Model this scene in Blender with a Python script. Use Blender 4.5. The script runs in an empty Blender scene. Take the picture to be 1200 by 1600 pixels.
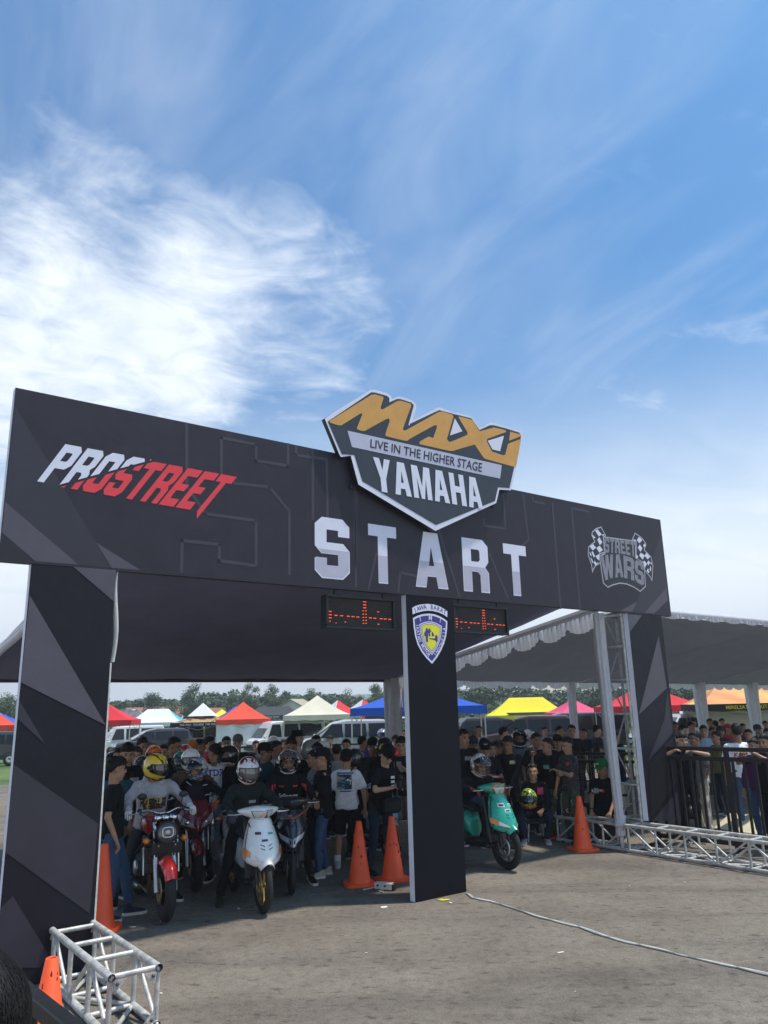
import bpy, bmesh, math, random
import numpy as np
from mathutils import Vector, Matrix, Euler, noise, geometry
R = math.radians
SC = bpy.context.scene
COL = SC.collection
random.seed(7)

# ---------------------------------------------------------------- camera
CAM_H, FOC, PITCH, ROLL = 2.15, 1199.0, 0.2484, 0.0247     # focal length in pixels of the 1200 x 1600 photograph
cd = bpy.data.cameras.new('camera'); cam = bpy.data.objects.new('camera', cd); COL.objects.link(cam)
cd.sensor_fit = 'VERTICAL'; cd.sensor_height = 36; cd.lens = FOC / 1600 * 36
cd.clip_start = 0.05; cd.clip_end = 9000
cam.matrix_world = Matrix.Translation((0, 0, CAM_H)) @ Matrix.Rotation(math.pi / 2 + PITCH, 4, 'X') @ Matrix.Rotation(-ROLL, 4, 'Z')
SC.camera = cam
SC.render.resolution_x, SC.render.resolution_y = 768, 1024

# ---------------------------------------------------------------- light
SUN_DIR = Vector((0.354, 0.020, 1.0)).normalized()         # towards the sun
SUN_EL = math.asin(SUN_DIR.z); SUN_AZ = math.atan2(SUN_DIR.x, SUN_DIR.y)
sd = bpy.data.lights.new('sun', 'SUN'); sd.energy = 2.1; sd.angle = R(2.2); sd.color = (1, .94, .85)
so = bpy.data.objects.new('sun', sd); COL.objects.link(so)
so.rotation_euler = (-SUN_DIR).to_track_quat('-Z', 'Y').to_euler(); so.location = (6, 0, 30)
SC.view_settings.view_transform = 'Standard'; SC.view_settings.look = 'None'
SC.view_settings.gamma = 1; SC.view_settings.use_curve_mapping = False
SC.view_settings.exposure = 1.12

world = bpy.data.worlds.new('World'); SC.world = world; world.use_nodes = True
def build_world():
    nt = world.node_tree; nt.nodes.clear(); N = nt.nodes.new; L = nt.links.new
    out = N('ShaderNodeOutputWorld'); bg = N('ShaderNodeBackground')
    sky = N('ShaderNodeTexSky'); sky.sky_type = 'NISHITA'; sky.sun_disc = False
    sky.sun_elevation = SUN_EL; sky.sun_rotation = SUN_AZ; sky.air_density = 1.25; sky.dust_density = 2.2; sky.ozone_density = 2.2
    tc = N('ShaderNodeTexCoord'); sep = N('ShaderNodeSeparateXYZ'); L(tc.outputs['Generated'], sep.inputs[0])
    def M(op, a, b=None, c=None, clamp=False):
        n = N('ShaderNodeMath'); n.operation = op; n.use_clamp = clamp
        for i, v in enumerate((a, b, c)):
            if v is None: continue
            if isinstance(v, (int, float)): n.inputs[i].default_value = v
            else: L(v, n.inputs[i])
        return n.outputs[0]
    def sstep(v, lo, hi):
        n = N('ShaderNodeMapRange'); n.interpolation_type = 'SMOOTHSTEP'
        L(v, n.inputs[0]); n.inputs[1].default_value = lo; n.inputs[2].default_value = hi
        return n.outputs[0]
    zc = M('MAXIMUM', sep.outputs[2], 0.0)
    den = M('ADD', zc, 0.30)
    u = M('DIVIDE', sep.outputs[0], den); v = M('DIVIDE', sep.outputs[1], den)
    def fbm(su, sv, ou, ov, detail=9, rough=.58, dist=0.0, rot=0.0):
        cu, cs = math.cos(rot), math.sin(rot)
        a = M('ADD', M('MULTIPLY', M('ADD', M('MULTIPLY', u, cu), M('MULTIPLY', v, cs)), su), ou)
        b = M('ADD', M('MULTIPLY', M('SUBTRACT', M('MULTIPLY', v, cu), M('MULTIPLY', u, cs)), sv), ov)
        cmb = N('ShaderNodeCombineXYZ'); L(a, cmb.inputs[0]); L(b, cmb.inputs[1])
        t = N('ShaderNodeTexNoise'); t.inputs['Scale'].default_value = 1; t.inputs['Detail'].default_value = detail
        t.inputs['Roughness'].default_value = rough; t.inputs['Distortion'].default_value = dist
        L(cmb.outputs[0], t.inputs['Vector']); return t.outputs['Fac']
    def lobe(d, inner, outer):
        d = Vector(d).normalized(); vm = N('ShaderNodeVectorMath'); vm.operation = 'DOT_PRODUCT'
        L(tc.outputs['Generated'], vm.inputs[0]); vm.inputs[1].default_value = d
        return sstep(vm.outputs['Value'], math.cos(R(outer)), math.cos(R(inner)))
    big = fbm(1.15, 1.15, 3.1, 1.7, 4, .5)
    puffs = fbm(3.9, 6.4, 0.4, 5.2, 12, .62, .9, .30)
    fine = fbm(9, 13, 2.0, 1.0, 8, .62, .8, .5)
    cirrus = fbm(1.5, 4.6, 7.0, 2.0, 9, .60, 1.2, -.95)
    # cumulus banks: a large one low to the left, thinner ones elsewhere
    b1 = lobe(BANKS[0], 1, 15); b2 = lobe(BANKS[1], 1, 11); b3 = lobe(BANKS[2], 2, 15); b4 = lobe(BANKS[3], 2, 15)
    bank = M('ADD', M('ADD', M('MULTIPLY', b1, .30), M('MULTIPLY', b2, .24)), M('ADD', M('MULTIPLY', b3, .22), M('MULTIPLY', b4, .15)))
    d1 = M('ADD', M('ADD', M('MULTIPLY', puffs, .72), M('MULTIPLY', fine, .28)), bank)
    cum = M('MULTIPLY', sstep(d1, .50, 1.08), M('ADD', .50, M('MULTIPLY', fine, .72)), None, True)
    veil = M('MULTIPLY', sstep(M('ADD', M('MULTIPLY', cirrus, .6), M('ADD', M('MULTIPLY', big, .4), M('MULTIPLY', lobe(BANKS[4], 4, 30), .10))), .40, .86), .27)
    low = sstep(zc, .46, .02)                                 # the moist air near the horizon
    lowc = M('MULTIPLY', low, M('ADD', M('MULTIPLY', puffs, .9), .75), None, True)
    cov = M('MAXIMUM', M('MAXIMUM', cum, veil), lowc)
    cov = M('MINIMUM', cov, .95)
    mix = N('ShaderNodeMixRGB'); L(cov, mix.inputs[0]); L(sky.outputs[0], mix.inputs[1]); mix.inputs[2].default_value = (5.9, 6.25, 6.6, 1)
    hs = N('ShaderNodeMixRGB'); hs.blend_type = 'MULTIPLY'; hs.inputs[0].default_value = 1
    L(sky.outputs[0], hs.inputs[1]); hs.inputs[2].default_value = (.215, .53, .77, 1); L(hs.outputs[0], mix.inputs[1])
    L(mix.outputs[0], bg.inputs[0]); bg.inputs[1].default_value = 0.088
    L(bg.outputs[0], out.inputs[0])

def pray(px, py):
    x = (px - 600) / FOC; y = -(py - 800) / FOC
    cr, sr = math.cos(ROLL), math.sin(ROLL); c, s = math.cos(PITCH), math.sin(PITCH)
    r = x * cr + y * sr; up = -x * sr + y * cr
    return Vector((r, c - up * s, s + up * c))
BANKS = [pray(110, 490), pray(420, 490), pray(90, 680), pray(1130, 800), pray(330, 130)]
build_world()

def ground_at(px, py, z=0.0):                               # where a sight line of the photograph meets height z
    d = pray(px, py); t = (z - CAM_H) / d.z
    return Vector((d.x * t, d.y * t, z))
def at(px, py, Y):
    d = pray(px, py); t = Y / d.y
    return Vector((d.x * t, Y, CAM_H + d.z * t))

# ---------------------------------------------------------------- materials
MATS = {}
def mat(name, rgb, rough=.6, metal=0.0, var=.12, scale=9.0, bump=0.0, bscale=60.0, spec=.5, coat=0.0, emit=None, estr=0.0, trans=0.0, tl=0.0):
    if name in MATS: return MATS[name]
    m = bpy.data.materials.new(name); MATS[name] = m; m.use_nodes = True
    nt = m.node_tree; b = nt.nodes['Principled BSDF']; N = nt.nodes.new; L = nt.links.new
    b.inputs['Roughness'].default_value = rough; b.inputs['Metallic'].default_value = metal
    b.inputs['Specular IOR Level'].default_value = spec; b.inputs['Coat Weight'].default_value = coat
    b.inputs['Coat Roughness'].default_value = .06
    b.inputs['Transmission Weight'].default_value = trans
    b.inputs['Base Color'].default_value = (*rgb, 1)
    tc = N('ShaderNodeTexCoord')
    if var > 0:
        t = N('ShaderNodeTexNoise'); t.inputs['Scale'].default_value = scale; t.inputs['Detail'].default_value = 6; t.inputs['Roughness'].default_value = .62
        L(tc.outputs['Object'], t.inputs['Vector'])
        r = N('ShaderNodeValToRGB'); e = r.color_ramp.elements
        e[0].position = .30; e[1].position = .70
        e[0].color = (*[max(0, c * (1 - var)) for c in rgb], 1); e[1].color = (*[min(1, c * (1 + var)) for c in rgb], 1)
        L(t.outputs['Fac'], r.inputs[0]); L(r.outputs[0], b.inputs['Base Color'])
        rr = N('ShaderNodeMapRange'); rr.inputs[3].default_value = max(.02, rough - .08); rr.inputs[4].default_value = min(1, rough + .08)
        L(t.outputs['Fac'], rr.inputs[0]); L(rr.outputs[0], b.inputs['Roughness'])
    if bump > 0:
        t2 = N('ShaderNodeTexNoise'); t2.inputs['Scale'].default_value = bscale; t2.inputs['Detail'].default_value = 5
        L(tc.outputs['Object'], t2.inputs['Vector'])
        bp = N('ShaderNodeBump'); bp.inputs['Strength'].default_value = bump; bp.inputs['Distance'].default_value = .02
        L(t2.outputs['Fac'], bp.inputs['Height']); L(bp.outputs[0], b.inputs['Normal'])
    if tl > 0:
        td = N('ShaderNodeBsdfTranslucent'); ms = N('ShaderNodeMixShader'); ms.inputs[0].default_value = tl; td.inputs[0].default_value = (*rgb, 1)
        L(b.outputs[0], ms.inputs[1]); L(td.outputs[0], ms.inputs[2]); L(ms.outputs[0], nt.nodes['Material Output'].inputs[0])
    if emit:
        b.inputs['Emission Color'].default_value = (*emit, 1); b.inputs['Emission Strength'].default_value = estr
    return m
def cloth(name, rgb, bump=.7, bscale=13, rough=.88, var=.16):   # woven cloth with soft creases
    return mat(name, rgb, rough, 0, var, 22, bump, bscale, .25)
def blotch(name, cols, scale=6.0, rough=.25, coat=.6, stretch=(1, 1, 1), dist=1.2, soft=False):   # printed pattern of flat colours
    if name in MATS: return MATS[name]
    m = bpy.data.materials.new(name); MATS[name] = m; m.use_nodes = True
    nt = m.node_tree; b = nt.nodes['Principled BSDF']; N = nt.nodes.new; L = nt.links.new
    b.inputs['Roughness'].default_value = rough; b.inputs['Coat Weight'].default_value = coat
    tc = N('ShaderNodeTexCoord'); mp = N('ShaderNodeMapping'); mp.inputs['Scale'].default_value = stretch
    mp.inputs['Location'].default_value = (random.uniform(0, 9), random.uniform(0, 9), random.uniform(0, 9))
    L(tc.outputs['Object'], mp.inputs[0])
    t = N('ShaderNodeTexNoise'); t.inputs['Scale'].default_value = scale; t.inputs['Detail'].default_value = 2.5; t.inputs['Distortion'].default_value = dist
    L(mp.outputs[0], t.inputs['Vector'])
    r = N('ShaderNodeValToRGB'); r.color_ramp.interpolation = 'LINEAR' if soft else 'CONSTANT'
    n = len(cols); e = r.color_ramp.elements
    while len(e) < n: e.new(.5)
    for i, c in enumerate(cols):
        e[i].position = 0 if i == 0 else .41 + .20 * (i - 1) / max(1, n - 2) if n > 2 else .5
        e[i].color = (*c, 1)
    L(t.outputs['Fac'], r.inputs[0]); L(r.outputs[0], b.inputs['Base Color'])
    return m

# ---------------------------------------------------------------- mesh helpers
class MB:
    def __init__(s): s.v = []; s.f = []; s.m = []; s.s = []
    def add(s, vs, fs, m=0, smooth=False):
        o = len(s.v); s.v += [tuple(v) for v in vs]
        for f in fs: s.f.append(tuple(i + o for i in f)); s.m.append(m); s.s.append(smooth)
        return s
    def box(s, c, size, rot=None, m=0, bev=0.0):
        x, y, z = [d / 2 for d in size]; c = Vector(c)
        if bev > 0:
            b = min(bev, x, y, z); rings = []
            for zz, k in ((-z, b), (-z + b, 0), (z - b, 0), (z, b)):
                xx, yy = x - k, y - k; q = b if k == 0 else b * .5
                rings.append([(xx - q, -yy, zz), (xx, -yy + q, zz), (xx, yy - q, zz), (xx - q, yy, zz), (-xx + q, yy, zz), (-xx, yy - q, zz), (-xx, -yy + q, zz), (-xx + q, -yy, zz)])
            M3 = rot or Matrix.Identity(3)
            return s.loft([[c + M3 @ Vector(p) for p in r] for r in rings], m=m, smooth=False)
        vs = [Vector((a * x, b * y, d * z)) for d in (-1, 1) for a, b in ((-1, -1), (1, -1), (1, 1), (-1, 1))]
        vs = [c + (rot @ v if rot else v) for v in vs]
        return s.add(vs, [(3, 2, 1, 0), (4, 5, 6, 7), (0, 1, 5, 4), (1, 2, 6, 5), (2, 3, 7, 6), (3, 0, 4, 7)], m)
    def loft(s, rings, m=0, smooth=True, caps=True, closed=True):
        n = len(rings[0]); vs = [p for r in rings for p in r]; fs = []
        for i in range(len(rings) - 1):
            for j in range(n if closed else n - 1):
                k = (j + 1) % n
                fs.append((i * n + j, i * n + k, (i + 1) * n + k, (i + 1) * n + j))
        s.add(vs, fs, m, smooth)
        if caps and closed:
            s.add(rings[0], [tuple(range(n - 1, -1, -1))], m, False); s.add(rings[-1], [tuple(range(n))], m, False)
        return s
    def tube(s, pts, r, n=8, m=0, caps=True, flat=1.0):
        pts = [Vector(p) for p in pts]; k = len(pts)
        rs = list(r) if isinstance(r, (list, tuple)) else [r] * k
        rings = []; ref = None
        for i, p in enumerate(pts):
            t = (pts[min(i + 1, k - 1)] - pts[max(i - 1, 0)])
            t = t.normalized() if t.length > 1e-9 else Vector((0, 0, 1))
            if ref is None:
                ref = Vector((0, 0, 1)) if abs(t.z) < .9 else Vector((1, 0, 0))
            x = t.cross(ref)
            if x.length < 1e-6: x = t.cross(Vector((0, 1, 0.1)))
            x.normalize(); y = x.cross(t); ref = y
            rings.append([p + rs[i] * (math.cos(a) * x + flat * math.sin(a) * y) for a in [2 * math.pi * j / n for j in range(n)]])
        return s.loft(rings, m, True, caps)
    def lathe(s, prof, n=16, M=None, m=0, caps=False):
        M = M or Matrix.Identity(4)
        rings = [[M @ Vector((r * math.cos(2 * math.pi * j / n), r * math.sin(2 * math.pi * j / n), z)) for j in range(n)] for r, z in prof]
        return s.loft(rings, m, True, caps)
    def ell(s, c, rad, rot=None, nu=12, nv=8, m=0, fn=None):
        c = Vector(c); vs = []; fs = []
        for i in range(nv + 1):
            th = math.pi * i / nv
            for j in range(nu):
                ph = 2 * math.pi * j / nu
                d = Vector((math.sin(th) * math.cos(ph), math.sin(th) * math.sin(ph), math.cos(th)))
                k = fn(d) if fn else 1.0
                p = Vector((d.x * rad[0] * k, d.y * rad[1] * k, d.z * rad[2] * k))
                vs.append(c + (rot @ p if rot else p))
        for i in range(nv):
            for j in range(nu):
                k = (j + 1) % nu; fs.append((i * nu + j, (i + 1) * nu + j, (i + 1) * nu + k, i * nu + k))
        return s.add(vs, fs, m, True)
    def poly(s, loops, fn, m=0, thick=0.0):                  # flat polygon (outer loop, holes...) through fn(x, y, depth)
        loops = [[(p[0], p[1]) for p in l] for l in loops]
        flat = [p for l in loops for p in l]
        tris = geometry.tessellate_polygon([[Vector((x, y, 0)) for x, y in l] for l in loops])
        fr = []
        for t in tris:
            a, b, c = [flat[i] for i in t]
            if (b[0] - a[0]) * (c[1] - a[1]) - (b[1] - a[1]) * (c[0] - a[0]) < 0: t = (t[0], t[2], t[1])
            fr.append(tuple(t))
        s.add([fn(x, y, 0) for x, y in flat], fr, m)
        if thick:
            s.add([fn(x, y, thick) for x, y in flat], [f[::-1] for f in fr], m)
            for l in loops:
                n = len(l); area = sum(l[i][0] * l[(i + 1) % n][1] - l[(i + 1) % n][0] * l[i][1] for i in range(n))
                fs = [(i, (i + 1) % n, n + (i + 1) % n, n + i) for i in range(n)]
                if (area > 0) == (l is loops[0]): fs = [f[::-1] for f in fs]
                s.add([fn(x, y, 0) for x, y in l] + [fn(x, y, thick) for x, y in l], fs, m)
        return s
    def mesh(s, name, mats):
        me = bpy.data.meshes.new(name); me.from_pydata(s.v, [], s.f)
        for m in (mats if isinstance(mats, (list, tuple)) else [mats]): me.materials.append(m)
        me.polygons.foreach_set('material_index', s.m); me.polygons.foreach_set('use_smooth', s.s); me.update()
        return me
    def build(s, name, mats, parent=None, loc=None, rot=None):
        return link(name, s.mesh(name, mats), parent, loc, rot)
def link(name, data, parent=None, loc=None, rot=None):
    o = bpy.data.objects.new(name, data); COL.objects.link(o)
    if parent: o.parent = parent
    if loc is not None: o.location = loc
    if rot is not None: o.rotation_euler = rot
    return o
def tag(o, label=None, cat=None, group=None, kind=None):
    if label: o['label'] = label
    if cat: o['category'] = cat
    if group: o['group'] = group
    if kind: o['kind'] = kind
    return o
def thing(name, label, cat, loc=(0, 0, 0), rz=0.0, group=None):
    o = bpy.data.objects.new(name, None); COL.objects.link(o); o.empty_display_size = .2
    o.location = loc; o.rotation_euler = (0, 0, rz)
    return tag(o, label, cat, group)
def copy_tree(o, parent=None):
    c = o.copy(); COL.objects.link(c)
    if parent: c.parent = parent
    for ch in list(o.children): copy_tree(ch, c)
    return c
def text_mesh(body, size=1.0, bold=0.0, sx=1.0, shear=0.0):   # triangles of a line of text, centred, in 2D
    cu = bpy.data.curves.new('txt', 'FONT'); cu.body = body; cu.size = size; cu.offset = bold; cu.shear = shear
    cu.align_x = 'CENTER'; cu.align_y = 'CENTER'; cu.resolution_u = 2
    o = bpy.data.objects.new('txt', cu); COL.objects.link(o)
    bpy.context.view_layer.update()
    me = o.evaluated_get(bpy.context.evaluated_depsgraph_get()).to_mesh()
    vs = [(v.co.x * sx, v.co.y) for v in me.vertices]; fs = [tuple(p.vertices) for p in me.polygons]
    o.to_mesh_clear(); bpy.data.objects.remove(o); bpy.data.curves.remove(cu)
    return vs, fs
def lerp(a, b, t): return a + (b - a) * t
def bilin(q, u, v):                                          # q: four corners, u along the first edge
    a = [lerp(q[0][i], q[1][i], u) for i in range(len(q[0]))]; b = [lerp(q[3][i], q[2][i], u) for i in range(len(q[0]))]
    return [lerp(x, y, v) for x, y in zip(a, b)]

# block capitals on a 6 x 10 grid: outer contour, then holes
GLYPH = {
 'S': (6, [[(0, 3.2), (0, 1.2), (1.2, 0), (4.8, 0), (6, 1.2), (6, 4.7), (4.9, 5.9), (2, 5.9), (2, 8), (4, 8), (4, 7), (6, 7), (6, 8.8), (4.8, 10), (1.2, 10), (0, 8.8), (0, 5.2), (1.1, 4), (4, 4), (4, 2), (2, 2), (2, 3.2)]]),
 'T': (6, [[(2, 0), (4, 0), (4, 8), (6, 8), (6, 10), (0, 10), (0, 8), (2, 8)]]),
 'A': (6, [[(0, 0), (1.9, 0), (2.2, 2), (3.8, 2), (4.1, 0), (6, 0), (4.3, 10), (1.7, 10)], [(2.5, 3.8), (3.5, 3.8), (3, 7.4)]]),
 'R': (6, [[(0, 0), (2, 0), (2, 3.8), (3.4, 3.8), (4, 3.2), (4, 0), (6, 0), (6, 3.8), (5.2, 4.8), (6, 5.8), (6, 8.8), (4.8, 10), (0, 10)], [(2, 5.7), (3.6, 5.7), (4, 6.1), (4, 7.7), (3.7, 8), (2, 8)]]),
 'P': (6, [[(0, 0), (2, 0), (2, 3.8), (4.8, 3.8), (6, 5), (6, 8.8), (4.8, 10), (0, 10)], [(2, 5.7), (3.6, 5.7), (4, 6.1), (4, 7.7), (3.7, 8), (2, 8)]]),
 'O': (6, [[(1.2, 0), (4.8, 0), (6, 1.2), (6, 8.8), (4.8, 10), (1.2, 10), (0, 8.8), (0, 1.2)], [(2, 2.2), (4, 2.2), (4, 7.8), (2, 7.8)]]),
 'E': (5.4, [[(0, 0), (5.4, 0), (5.4, 2), (2, 2), (2, 4.1), (4.7, 4.1), (4.7, 5.9), (2, 5.9), (2, 8), (5.4, 8), (5.4, 10), (0, 10)]]),
 'Y': (6, [[(2, 0), (4, 0), (4, 4), (6, 10), (3.9, 10), (3, 6.6), (2.1, 10), (0, 10), (2, 4)]]),
 'M': (7, [[(0, 0), (1.8, 0), (1.8, 6.2), (2.9, 0), (4.1, 0), (5.2, 6.2), (5.2, 0), (7, 0), (7, 10), (4.7, 10), (3.5, 3.8), (2.3, 10), (0, 10)]]),
 'H': (6, [[(0, 0), (2, 0), (2, 4), (4, 4), (4, 0), (6, 0), (6, 10), (4, 10), (4, 6), (2, 6), (2, 10), (0, 10)]]),
 'W': (8, [[(1.4, 0), (3.2, 0), (4, 5), (4.8, 0), (6.6, 0), (8, 10), (6.1, 10), (5.5, 4.6), (4.8, 10), (3.2, 10), (2.5, 4.6), (1.9, 10), (0, 10)]]),
}
def clip_tris(vs, fs, a, b, c):                              # keep a*x + b*y + c >= 0
    ov, of = [], []
    for f in fs:
        pts = [vs[i] for i in f]; out = []
        for i, p in enumerate(pts):
            q = pts[(i + 1) % len(pts)]; dp = a * p[0] + b * p[1] + c; dq = a * q[0] + b * q[1] + c
            if dp >= 0: out.append(p)
            if (dp >= 0) != (dq >= 0):
                t = dp / (dp - dq); out.append((lerp(p[0], q[0], t), lerp(p[1], q[1], t)))
        if len(out) > 2: o = len(ov); ov += out; of.append(tuple(range(o, o + len(out))))
    return ov, of
def glyph_tris(ch):
    w, loops = GLYPH[ch]; flat = [p for l in loops for p in l]
    tr = geometry.tessellate_polygon([[Vector((x, y, 0)) for x, y in l] for l in loops]); fs = []
    for t in tr:
        a, b, c = [flat[i] for i in t]
        if (b[0] - a[0]) * (c[1] - a[1]) - (b[1] - a[1]) * (c[0] - a[0]) < 0: t = (t[0], t[2], t[1])
        fs.append(tuple(t))
    return w, flat, fs
def inset(poly, d):
    n = len(poly); out = []
    ar = sum(poly[i][0] * poly[(i + 1) % n][1] - poly[(i + 1) % n][0] * poly[i][1] for i in range(n)); sg = 1 if ar > 0 else -1
    for i in range(n):
        p0, p, p1 = [Vector(poly[j % n]) for j in (i - 1, i, i + 1)]
        e0 = (p - p0).normalized(); e1 = (p1 - p).normalized()
        n0 = Vector((-e0.y, e0.x)) * sg; n1 = Vector((-e1.y, e1.x)) * sg
        k = (n0 + n1); k = k / max(.35, k.length_squared) * 2
        out.append(tuple(p + k * d))
    return out
# ---------------------------------------------------------------- ground
def ground_mat():
    m = bpy.data.materials.new('asphalt'); m.use_nodes = True; nt = m.node_tree; N = nt.nodes.new; L = nt.links.new; b = nt.nodes['Principled BSDF']
    tc = N('ShaderNodeTexCoord')
    def nz(s, d, r=.6, dist=0):
        t = N('ShaderNodeTexNoise'); t.inputs['Scale'].default_value = s; t.inputs['Detail'].default_value = d; t.inputs['Roughness'].default_value = r; t.inputs['Distortion'].default_value = dist
        L(tc.outputs['Object'], t.inputs['Vector']); return t.outputs['Fac']
    def ramp(f, stops):
        r = N('ShaderNodeValToRGB'); e = r.color_ramp.elements
        while len(e) < len(stops): e.new(.5)
        for i, (p, c) in enumerate(stops): e[i].position = p; e[i].color = (*c, 1)
        L(f, r.inputs[0]); return r.outputs[0]
    def mix(a, c, f, mode='MIX'):
        x = N('ShaderNodeMixRGB'); x.blend_type = mode
        for i, v in ((0, f), (1, a), (2, c)):
            if isinstance(v, (int, float)): x.inputs[i].default_value = v
            elif isinstance(v, tuple): x.inputs[i].default_value = (*v, 1)
            else: L(v, x.inputs[i])
        return x.outputs[0]
    base = ramp(nz(.55, 8, .65, .4), [(.30, (.145, .121, .096)), (.5, (.200, .170, .136)), (.70, (.250, .215, .174))])
    dust = ramp(nz(2.2, 9, .7, .6), [(.40, (0, 0, 0)), (.70, (1, 1, 1))])
    c = mix(base, (.29, .248, .20), mix((0, 0, 0), dust, .35))
    mp = N('ShaderNodeMapping'); mp.inputs['Scale'].default_value = (7, 12, 1); mp.inputs['Rotation'].default_value = (0, 0, .35); L(tc.outputs['Object'], mp.inputs[0])
    t = N('ShaderNodeTexNoise'); t.inputs['Scale'].default_value = 1; t.inputs['Detail'].default_value = 7; L(mp.outputs[0], t.inputs['Vector'])
    pit = ramp(t.outputs['Fac'], [(.33, (0, 0, 0)), (.41, (1, 1, 1))])
    c = mix(c, mix((.62, .61, .60), (1, 1, 1), pit), 1.0, 'MULTIPLY')
    gr = ramp(nz(70, 4, .75), [(.32, (.50, .50, .50)), (.62, (1.18, 1.18, 1.18))])
    c = mix(c, gr, .8, 'MULTIPLY')
    mo = ramp(nz(13, 9, .78, .5), [(.34, (.62, .62, .62)), (.52, (1, 1, 1)), (.70, (1.20, 1.20, 1.20))]); c = mix(c, mo, .85, 'MULTIPLY')
    m2 = N('ShaderNodeMapping'); m2.inputs['Scale'].default_value = (.22, 1.7, 1); m2.inputs['Rotation'].default_value = (0, 0, .45); L(tc.outputs['Object'], m2.inputs[0])
    t2 = N('ShaderNodeTexNoise'); t2.inputs['Scale'].default_value = 1; t2.inputs['Detail'].default_value = 5; t2.inputs['Distortion'].default_value = .4; L(m2.outputs[0], t2.inputs['Vector'])
    c = mix(c, ramp(t2.outputs['Fac'], [(.36, (.74, .74, .76)), (.50, (1, 1, 1))]), .8, 'MULTIPLY')       # old tyre marks
    sp = ramp(nz(38, 1, .5), [(.735, (0, 0, 0)), (.75, (1, 1, 1))]); c = mix(c, (.42, .40, .36), mix((0, 0, 0), sp, .12))
    L(c, b.inputs['Base Color']); b.inputs['Roughness'].default_value = .93; b.inputs['Specular IOR Level'].default_value = .25
    bp = N('ShaderNodeBump'); bp.inputs['Strength'].default_value = .55; bp.inputs['Distance'].default_value = .012
    h = N('ShaderNodeMath'); h.operation = 'ADD'; L(nz(90, 4, .7), h.inputs[0]); L(nz(12, 6, .7), h.inputs[1]); L(h.outputs[0], bp.inputs['Height']); L(bp.outputs[0], b.inputs['Normal'])
    return m
tag(MB().add([(-34, -6, 0), (40, -6, 0), (40, 26, 0), (-34, 26, 0)], [(0, 1, 2, 3)]).build('asphalt_track', ground_mat()), kind='structure')
M_GRASS = mat('grass', (.085, .135, .028), .95, 0, .5, .35, .6, 3)
def field_z(Y): t = min(1, max(0, (Y - 26) / 34)); return -.62 * t * t * (3 - 2 * t)
xs = [-2500, -300, -120, -60, -34, -10, 10, 40, 60, 140, 400, 2500]; ys = [-60, 10, 20, 24, 26] + list(range(28, 64, 3)) + [80, 130, 250, 600, 1500, 3600]
vs = [(x, y, field_z(y) - .03) for y in ys for x in xs]; w = len(xs)
tag(MB().add(vs, [(j * w + i, j * w + i + 1, (j + 1) * w + i + 1, (j + 1) * w + i) for j in range(len(ys) - 1) for i in range(w - 1)], 0, True).build('grass_field', M_GRASS), kind='structure')
# ---------------------------------------------------------------- the start gate
GY, GA = 9.2776, 0.6438
GU = Vector((math.cos(GA), math.sin(GA), 0)); GN = Vector((-math.sin(GA), math.cos(GA), 0))   # along the gate, and through it
def gp(px, py, d=0.0):                                        # photograph -> (s, z) on the gate plane at depth d
    v = pray(px, py); o = Vector((0, GY, 0)) + GN * d
    t = GN.dot(o) / GN.dot(v); P = v * t
    return ((P - o).dot(GU), CAM_H + P.z)
def GW(s, d, z=0.0): return Vector((0, GY, 0)) + GU * s + GN * d + Vector((0, 0, z))
def gtrace(pts, d=0.0, x0=0, y0=0, k=1.0): return [gp(x0 + x * k, y0 + y * k, d) for x, y in pts]

M_FAS = mat('gate_vinyl_charcoal', (.0215, .0165, .0270), .48, 0, .16, 3.5, .42, 3.5, .4)
M_PIL = mat('gate_vinyl_dark', (.0072, .0064, .0135), .52, 0, .16, 3.5, .42, 3.5, .3)
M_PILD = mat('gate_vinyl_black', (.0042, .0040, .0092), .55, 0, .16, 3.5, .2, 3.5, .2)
M_FAC1 = mat('gate_print_grey', (.030, .027, .040), .45, 0, .1, 3.5, .22, 5, .45)
M_FAC2 = mat('gate_print_pale_grey', (.088, .075, .098), .45, 0, .1, 3.5, .22, 5, .45)
M_FAC0 = mat('gate_print_dark', (.008, .0075, .013), .42, 0, .1, 3.5, .22, 5, .45)
M_LINE = mat('gate_print_outline', (.050, .046, .060), .45, 0, .1, 3.5, 0, 5, .45)
M_WHITE = mat('white_vinyl', (.76, .77, .86), .55, 0, .05, 5, .12, 6)
M_PRW = mat('print_white', (.74, .73, .85), .45, 0, .04, 6, .15, 6)
M_PRG = mat('print_silver', (.50, .48, .58), .45, 0, .06, 6, .15, 6)
M_RED = mat('print_red', (.80, .045, .06), .45, 0, .06, 6, .12, 6)
M_EDGE = mat('wood_edge', (.30, .2, .12), .8, 0, .3, 14, .3)
M_NAVY = mat('sign_slate', (.028, .036, .050), .42, 0, .15, 4, .12, 6)
M_ORANGE = mat('sign_orange', (.66, .33, .075), .5, 0, .08, 5, .1, 8)
M_BLACKP = mat('black_plastic', (.014, .014, .016), .45, 0, .25, 20)
M_STEEL = mat('truss_steel', (.52, .51, .48), .45, .2, .35, 14, .2, 90)
M_STEELD = mat('truss_plate', (.46, .45, .43), .55, .25, .45, 20, .2, 60)
M_DARKSTEEL = mat('dark_steel', (.10, .10, .105), .5, .5, .3, 14)

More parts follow.
